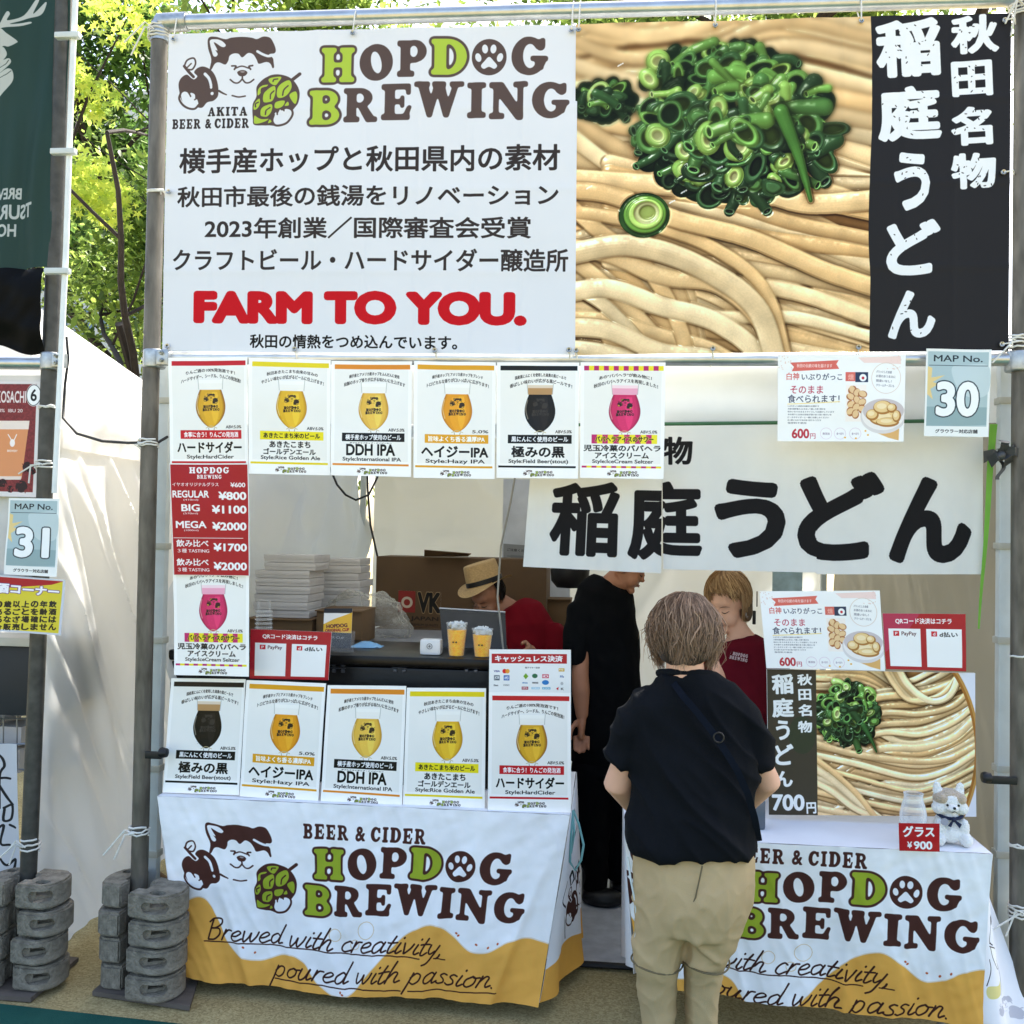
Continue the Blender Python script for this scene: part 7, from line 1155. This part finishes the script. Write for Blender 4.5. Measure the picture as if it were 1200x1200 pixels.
def shirtfold(p):
    u = (p.x-c0.x); z = p.z; f = wr(3, .006, 8)(p)-.007
    rg_ = lambda q: (1-2*abs(mnoise.noise(q)))**3; w_ = z+u*1.0
    f += .022*rg_(Vector((w_*4.2, (z-u)*1.1, 3)))*max(0, min(1, (1.24-z)*5))+.010*rg_(Vector((w_*9, (z-u)*2.0, 8)))+.012*rg_(Vector((u*7-z*2, z*1.5, 5)))*max(0, min(1, (1.05-z)*5))          # drag lines from the right shoulder to the left hip
    f += .010*math.exp(-((abs(u)-.20)/.035)**2)*math.sin(z*30+mnoise.noise(p*6)*3)*.5+.004*mnoise.noise(Vector((p.x*22, p.y*22, p.z*6))); return f
blob('tshirt', [tor]+slv, .0055, black, cu, 10, shirtfold)
part('collar', MB().tube([cp(804, 791)+Vector((math.cos(a)*.076, .024+math.sin(a)*.072, -.014*math.sin(a))) for a in [i*2*math.pi/30 for i in range(31)]], .0065, 8, flat=1.5), black, cu)
kh = clothm('khaki cotton', 'B69E78')
hipc = cp(812, 1040)
def pantfold(p):
    z = p.z; f = wr(9, .0018, 8, (1, 1, .8))(p)-.003
    rg_ = lambda q: (1-2*abs(mnoise.noise(q)))**3; u = abs(p.x-hipc.x)
    f += .018*math.exp(-((z-.585)/.05)**2)*rg_(Vector((p.x*4, 1, z*13+u*6)))+.007*math.exp(-((z-.72)/.1)**2)*rg_(Vector((p.x*9-z*4, 2, z*5-u*9)))+.007*rg_(Vector((p.x*13+z*1.2, 4, z*1.6)))*(1 if z < .5 else .6)+.003*rg_(Vector((p.x*20, 1, z*16))); return f
def leg(rows): return L3(rows)
blob('trousers', [L3([(748, 877, 985, .115, .01), (744, 882, 1015, .125, .005), (744, 879, 1040, .13, 0), (747, 873, 1066, .125, 0), (752, 866, 1085, .11, .0)]),
     L3([(746, 812, 1040, .105, .0), (745, 806, 1080, .10, .005), (744, 801, 1105, .092, .01), (741, 799, 1118, .088, .01), (743, 798, 1126, .085, .012), (748, 794, 1145, .075, .02), (751, 791, 1180, .07, .03), (754, 790, 1215, .066, .03), (757, 787, 1290, .056, .02), (758, 786, 1320, .056, .01)]),
     L3([(812, 878, 1040, .105, .0), (806, 870, 1080, .10, .01), (803, 858, 1105, .09, .02), (801, 853, 1118, .086, .02), (801, 851, 1126, .083, .02), (804, 847, 1145, .075, .03), (805, 844, 1180, .07, .04), (807, 842, 1215, .066, .05), (810, 838, 1290, .056, .05), (811, 837, 1320, .056, .05)])], .006, kh, cu, 5, pantfold)
zipm = mat('zip seam', '6B5F46', .8)
for a, b in ((742, 799), (801, 853)):
    cc = (cp(a, 1128)+cp(b, 1127))/2; rx = (b-a)/2*S_+.004; part('zip_seam', MB().tube([cc+Vector((math.cos(t)*(rx-.001), .015+math.sin(t)*.087, .004*math.sin(t*2))) for t in [i*2*math.pi/32 for i in range(33)]], .0026, 6), zipm, cu)
part('back_seam', MB().tube([cp(823, 1015, -.134), cp(815, 1052, -.130), cp(806, 1072, -.122), cp(800, 1092, -.10)], .0022, 6), zipm, cu)
part('wallet_chain', MB().tube([cp(736, 1004, .0), cp(739, 1030, -.02), cp(745, 1060, -.03), cp(747, 1085, -.02), cp(743, 1105, 0)], .0028, 6), mat('white lanyard', 'C9D4D4', .6), cu)
sm_ = mat('black shoe', '15151A', .5)
for x, dy in ((770, .0), (826, .03)):
    b = cp(x, 1200); part('shoe', MB().lathe((0, 0, 0), [(0.0001, 0), (.0002, .001)], 4), sm_, cu) if False else blob('shoe', [], .006, sm_, cu, 4, None, [(Vector((b.x, YC+dy, .045)), Vector((.045, .06, .045))), (Vector((b.x, YC+dy+.1, .035)), Vector((.05, .10, .033)))])
strapm = clothm('navy webbing', '10151F'); sp = [cp(789, 800, -.05), cp(800, 815, -.094), cp(815, 832, -.108), cp(833, 855, -.118), cp(850, 880, -.126), cp(864, 903, -.128), cp(876, 930, -.115), cp(884, 958, -.07), cp(889, 985, .0)]
stp = thing('shoulder_strap', 'x', 'x') if False else None
def strap(pts, w_, th):
    q = MB(); n_ = len(pts)
    def at_(t):
        x = t*(n_-1); i = min(n_-2, int(x)); return Vector(pts[i]).lerp(Vector(pts[i+1]), x-i)
    def fn(u, v):
        p = at_(u); d = (at_(min(1, u+.02))-at_(max(0, u-.02))).normalized(); s = d.cross(Vector((0, 1, 0))).normalized(); return p+s*(v-.5)*w_
    q.grid(fn, 40, 1); q2 = MB(); return q.grid(lambda u, v: fn(u, v)+Vector((0, th, 0)), 40, 1)
sb = part('bag_strap', strap([p+Vector((0, -.006, 0)) for p in sp], .018, .003), strapm, cu); bk = cp(842, 864, -.131); part('buckle', MB().tube([bk+Vector((math.cos(a)*.013, -.003, math.sin(a)*.013)) for a in [i*2*math.pi/16 for i in range(17)]], .0022, 6), blk, cu)
H1 = hairmat('ash brown hair', '564538', 'A6886E'); H1u = mat('ash hair under', '3A2C25', .6, var=.25, scale=50, bump=1, bscale=120, stretch=(1, 1, .2))
hc = Matrix.Translation(hd+Vector((0, .02, .004))) @ Matrix.Rotation(math.radians(-8), 4, 'Z') @ Matrix.Rotation(math.radians(-16), 4, 'X')
blob('hair_base', [], .005, H1u, cu, 4, lambda p: .004*mnoise.noise(Vector((p.x*60, p.y*60, p.z*14))), [(hc @ Vector((0, 0, .008)), Vector((.080, .094, .094)), hc), (hc @ Vector((-.0, -.028, -.040)), Vector((.078, .06, .06)), hc)])
hairstrands('hair', hc, (.083, .098, .100), hc, 3200, lambda ph: 118+9*math.sin(ph*3)+6*math.sin(ph*7) if math.sin(ph) < .5 else 80, H1, 5, .13, cu, .0015, flick=.15, lay=.013, mess=.013)
# -- man in black between the tables
YM = 4.6; mp_ = lambda x, y, dy=0: P(x, y, YM+dy); m0 = mp_(708, 1060); Sm = YM/1150
mn = thing('person', 'man in black between the tables, his head hidden by the shop curtain', 'person', (m0.x, YM, 0))
mh = mp_(734, 664, -.03); MM = Matrix.Translation(mh) @ Matrix.Rotation(math.radians(-100), 4, 'Z') @ Matrix.Rotation(math.radians(-26), 4, 'X')
sh_, eb, wm = mp_(682, 750, -.12), mp_(680, 790, -.16), mp_(682, 840, -.17); H2 = Matrix.Translation(wm) @ Matrix.Rotation(math.radians(95), 4, 'Z')
def M3(rows): return [(((mp_(a, y)+mp_(b, y))/2)+Vector((0, d, 0)), (b-a)/2*Sm, ry) for a, b, y, ry, d in rows]
blob('body', [[(mh+Vector((-.02, 0, -.05)), .06, .062), (mp_(712, 690), .062, .065), (mp_(706, 720), .09, .08)], [(mp_(688, 728, -.06), .035, .035), (sh_, .036, .036), (eb, .038, .038), (eb.lerp(wm, .4), .04, .04), (wm, .028, .024)], M3([(685, 735, 720, .07, 0), (685, 735, 850, .08, 0), (685, 735, 900, .08, 0)]), M3([(680, 715, 900, .08, 0), (684, 712, 980, .06, 0), (690, 708, 1050, .04, 0)]), M3([(712, 742, 900, .08, .05), (714, 740, 980, .06, .08), (716, 736, 1040, .045, .1)])]+hand(H2), .006, skin3, mn, 5, None, face_spheres(MM)); features(MM, mn, lipc='8A4A40')
blob('shirt', [M3([(694, 736, 680, .075, 0), (678, 742, 692, .11, 0), (666, 747, 722, .15, 0), (664, 748, 745, .15, 0), (662, 750, 790, .16, 0), (664, 752, 850, .165, 0), (668, 752, 890, .16, 0)]), [(mp_(694, 706, -.0), .07, .07), (mp_(680, 718, -.05), .07, .075), (mp_(676, 750, -.09), .07, .075), (mp_(674, 774, -.12), .068, .07), (mp_(674, 780, -.125), .064, .068)]], .009, clothm('black shirt', '08090B'), mn, 12, wr(5, .009, 8))
bp = clothm('black trousers', '07070A'); blob('trousers', [M3([(670, 750, 870, .15, 0), (670, 750, 905, .15, 0)]), M3([(670, 716, 890, .13, -.02), (676, 714, 960, .10, -.02), (682, 712, 1020, .085, -.02), (684, 710, 1040, .08, -.02)]), M3([(706, 752, 890, .13, .05), (706, 750, 960, .11, .08), (708, 746, 1020, .095, .1), (708, 744, 1036, .09, .1)])], .009, bp, mn, 5, wr(6, .01, 7))
for a, b_, dy in ((683, 706, -.02), (712, 742, .1)):
    cc = (mp_(a, 1040)+mp_(b_, 1040))/2; blob('boot', [[(Vector((cc.x, YM+dy, .30)), .055, .06), (Vector((cc.x, YM+dy, .05)), .05, .055), (Vector((cc.x, YM+dy, .015)), .052, .06)]], .008, mat('black boot', '111214', .45), mn, 4, None, [(Vector((cc.x+.05, YM+dy-.05, .045)), Vector((.10, .06, .042)))])
hairstrands('hair', mh, (.084, .096, .104), MM @ Matrix.Translation((0, -.01, .03)), 500, lambda ph: 95 if math.sin(ph) < .3 else 45, hairmat('black hair', '0C0A0A', '26201C'), 8, .1, mn, .003); part('hair_base', MB().lathe(MM @ Vector((0, -.015, .035)), [(.0001, -.05), (.07, -.04), (.086, 0), (.078, .05), (.04, .085), (.0001, .094)], 20), mat('black hair under', '0E0C0B', .6), mn)
# -- woman at the counter
YW = 4.15; wp = lambda x, y, dy=0: P(x, y, YW+dy); w0 = wp(868, 800); Sw = YW/1150
wo = thing('person', 'young woman with a light brown bob in a maroon t-shirt serving behind the right table', 'person', (w0.x, YW, 0))
wh = wp(853, 707); WM_ = Matrix.Translation(wh) @ Matrix.Rotation(math.radians(180-36), 4, 'Z') @ Matrix.Rotation(math.radians(-20), 4, 'X') @ Matrix.Scale(1.03, 4)
def W3(rows): return [(((wp(a, y)+wp(b, y))/2)+Vector((0, d, 0)), (b-a)/2*Sw, ry) for a, b, y, ry, d in rows]
sl, el2, hl = wp(842, 765), wp(842, 815, -.10), Vector((wp(850, 820).x, YW-.32, .86)); sr, er2, hr = wp(905, 765), wp(915, 830, -.05), Vector((wp(890, 820).x, YW-.32, .86))
blob('body', [[(wh+Vector((.01, .0, -.05)), .044, .046), (wp(864, 738), .046, .046), (wp(868, 752), .07, .05)], [(sl, .04, .04), (el2, .034, .034), (hl, .022, .02)], [(sr, .04, .04), (er2, .034, .034), (hr, .022, .02)], W3([(845, 893, 760, .08, 0), (848, 892, 900, .09, 0)]), [(Vector((w0.x-.08, YW, .85)), .07, .08), (Vector((w0.x-.08, YW, .05)), .04, .045)], [(Vector((w0.x+.08, YW, .85)), .07, .08), (Vector((w0.x+.08, YW, .05)), .04, .045)]]+hand(Matrix.Translation(hl) @ Matrix.Rotation(math.radians(-70), 4, 'X'))+hand(Matrix.Translation(hr) @ Matrix.Rotation(math.radians(-70), 4, 'X') @ Matrix.Scale(-1, 4, Vector((0, 1, 0)))), .005, skin2, wo, 4, None, face_spheres(WM_)); features(WM_, wo)
mar = clothm('maroon jersey', '5A0F1C')
blob('tshirt', [W3([(850, 886, 747, .055, 0), (840, 900, 754, .08, 0), (834, 908, 775, .10, 0), (834, 908, 810, .11, 0), (836, 906, 870, .12, 0), (836, 906, 900, .12, 0)]), [(wp(846, 760), .05, .055), (wp(838, 785), .058, .062), (wp(836, 805, -.03), .058, .06)], [(wp(898, 762), .052, .056), (wp(908, 785), .058, .062), (wp(913, 815, -.02), .058, .06)]], .0075, mar, wo, 5, wr(8, .006, 9))
blob('trousers', [[(Vector((w0.x, YW, .95)), .16, .11), (Vector((w0.x, YW, .82)), .17, .12)], [(Vector((w0.x-.08, YW, .84)), .085, .1), (Vector((w0.x-.08, YW, .1)), .06, .065)], [(Vector((w0.x+.08, YW, .84)), .085, .1), (Vector((w0.x+.08, YW, .1)), .06, .065)]], .01, clothm('dark denim', '14161E'), wo, 4)
for s_ in (-1, 1): blob('shoe', [], .008, sm_, wo, 3, None, [(Vector((w0.x+s_*.08, YW-.03, .045)), Vector((.045, .11, .045)))])
WH = hairmat('light brown hair', '705238', 'BC9A70'); blob('hair_base', [], .004, mat('brown hair under', '5A442E', .55, var=.25, scale=50, bump=1, bscale=120), wo, 3, None, [(WM_ @ Vector((0, -.026, .046)), Vector((.080, .088, .084)), WM_), (WM_ @ Vector((-.066, -.026, -.015)), Vector((.018, .04, .07)), WM_), (WM_ @ Vector((.066, -.026, -.015)), Vector((.018, .04, .07)), WM_), (WM_ @ Vector((0, -.06, -.03)), Vector((.065, .035, .07)), WM_)])
def wend(ph):
    s = math.sin(ph)          # +1 is the forehead
    if s > .86: return 66
    if s > .4: return 86
    return 150
hairstrands('hair', wh, (.084, .094, .100), WM_ @ Matrix.Translation((0, -.014, .034)), 1300, wend, WH, 9, .105, wo, .0023, flick=.2, lay=.007, part_x=.3)
part('earring', MB().tube([WM_ @ (Vector((-.077, .0, -.045))+Vector((0, math.cos(a)*.008, math.sin(a)*.011))) for a in [i*.5 for i in range(14)]], .0012, 5), mat('silver ring', 'C9C9C9', .2, metal=1), wo)
def wlogo(q):
    cv = Cv(q, 8, '5A0F1C'); w, h = cv.w, cv.h; slabline(cv, 'HOPDOG', w*.12, h*.05, w*.95, h*.45, 'D9C9C9'); slabline(cv, 'BREWING', w*.02, h*.55, w*.95, h*.95, 'D9C9C9'); return cv
Q['wlogo'] = [(857, 763), (878, 767), (877, 777), (854, 772)]; sheet('shirt_print', Q['wlogo'], YW-.117, pm('wlogo', wlogo, rough=.9, spec=.05, gain=.8), wo, None, .0008, 3, 3)
# -- man in the straw hat
YH = 4.95; hp = lambda x, y, dy=0: P(x, y, YH+dy); Sh = YH/1150; h0 = hp(610, 760)
hm = thing('person', 'man in a straw trilby and red t-shirt bent over behind the laptop', 'person', (h0.x, YH, 0)); hh_ = hp(571, 699); HH = Matrix.Translation(hh_) @ Matrix.Rotation(math.radians(180-28), 4, 'Z') @ Matrix.Rotation(math.radians(-32), 4, 'X')
def H3(rows): return [(((hp(a, y)+hp(b, y))/2)+Vector((0, d, 0)), (b-a)/2*Sh, ry) for a, b, y, ry, d in rows]
blob('body', [[(hh_+Vector((.05, .05, -.04)), .06, .06), (hp(600, 718, .06), .065, .065), (hp(612, 735, .06), .1, .08)], H3([(582, 650, 745, .11, 0), (585, 650, 850, .11, 0), (585, 650, 950, .12, 0)]), [(Vector((h0.x-.08, YH, .95)), .08, .09), (Vector((h0.x-.08, YH, .05)), .045, .05)], [(Vector((h0.x+.1, YH, .95)), .08, .09), (Vector((h0.x+.1, YH, .05)), .045, .05)], [(hp(590, 750), .05, .05), (hp(585, 800, -.1), .04, .04), (Vector((hp(575, 800).x, YH-.3, 1.15)), .026, .024)], [(hp(645, 750), .05, .05), (hp(655, 810, -.1), .04, .04), (Vector((hp(625, 800).x, YH-.3, 1.15)), .026, .024)]]+hand(Matrix.Translation(Vector((hp(575, 800).x, YH-.3, 1.15))) @ Matrix.Rotation(math.radians(-80), 4, 'X'))+hand(Matrix.Translation(Vector((hp(625, 800).x, YH-.3, 1.15))) @ Matrix.Rotation(math.radians(-80), 4, 'X') @ Matrix.Scale(-1, 4, Vector((0, 1, 0)))), .006, skin3, hm, 4, None, face_spheres(HH)); features(HH, hm, lipc='8A4A40')
blob('tshirt', [H3([(588, 622, 708, .06, .05), (582, 636, 716, .11, .04), (577, 650, 735, .14, .02), (577, 654, 770, .15, 0), (580, 652, 850, .15, 0), (582, 650, 900, .15, 0)]), [(hp(588, 735), .06, .07), (hp(583, 765, -.05), .07, .07), (hp(582, 785, -.08), .068, .068)], [(hp(644, 735), .065, .07), (hp(652, 765, -.05), .07, .075), (hp(654, 785, -.08), .068, .07)]], .009, clothm('crimson jersey', '6A0A16'), hm, 5, wr(12, .008, 8))
blob('trousers', [[(Vector((h0.x+.01, YH, 1.0)), .17, .13), (Vector((h0.x+.01, YH, .86)), .18, .13)], [(Vector((h0.x-.08, YH, .9)), .09, .1), (Vector((h0.x-.08, YH, .06)), .065, .07)], [(Vector((h0.x+.1, YH, .9)), .09, .1), (Vector((h0.x+.1, YH, .06)), .065, .07)]], .012, clothm('dark denim', '14161E'), hm, 3)
for s_ in (-.08, .1): blob('shoe', [], .008, sm_, hm, 3, None, [(Vector((h0.x+s_, YH-.05, .045)), Vector((.05, .12, .045)))])
hairstrands('hair', hh_, (.082, .094, .098), HH @ Matrix.Translation((0, -.012, .02)), 500, lambda ph: 118 if math.sin(ph) < .2 else 30, hairmat('black hair', '0C0A0A', '26201C'), 18, .08, hm, .003)
straw = mat('straw weave', 'B89868', .8, var=.2, scale=90, bump=1.2, bscale=160, stretch=(1, 1, 3)); ht = thing('straw_hat', 'tan straw trilby with a black band on the man behind the laptop', 'hat', hp(560, 680)); HX = Matrix.Translation(hh_) @ Matrix.Rotation(math.radians(180-28), 4, 'Z') @ Matrix.Rotation(math.radians(-12), 4, 'X') @ Matrix.Rotation(math.radians(12), 4, 'Y') @ Matrix.Translation((0, -.01, .066)) @ Matrix.Scale(.94, 4)
def hat(u, v):
    a = u*2*math.pi
    if v < .3: t = v/.3; r_ = .155-.055*t; z = .012*math.cos(2*a)*(1-t)*1.4-.018*(1-t)*max(0, math.sin(a))
    else: t = (v-.3)/.7; r_ = .100-.012*t if t < .7 else .0916*(1-(t-.7)/.3)+.0001; z = min(t, .72)/.72*.118-(0 if t < .7 else (t-.7)*.06)+.0
    return HX @ Vector((r_*math.cos(a)*.92*(1-.12*max(0, t-.4)*abs(math.sin(a))*(v > .3)), r_*math.sin(a)*1.12, z))
part('straw_shell', MB().grid(hat, 48, 30), straw, ht); part('hat_band', MB().grid(lambda u, v: HX @ Vector((.1012*.925*math.cos(u*6.2832), .1012*1.125*math.sin(u*6.2832), .004+.026*v)), 48, 2), mat('black ribbon', '0E0E10', .5), ht)
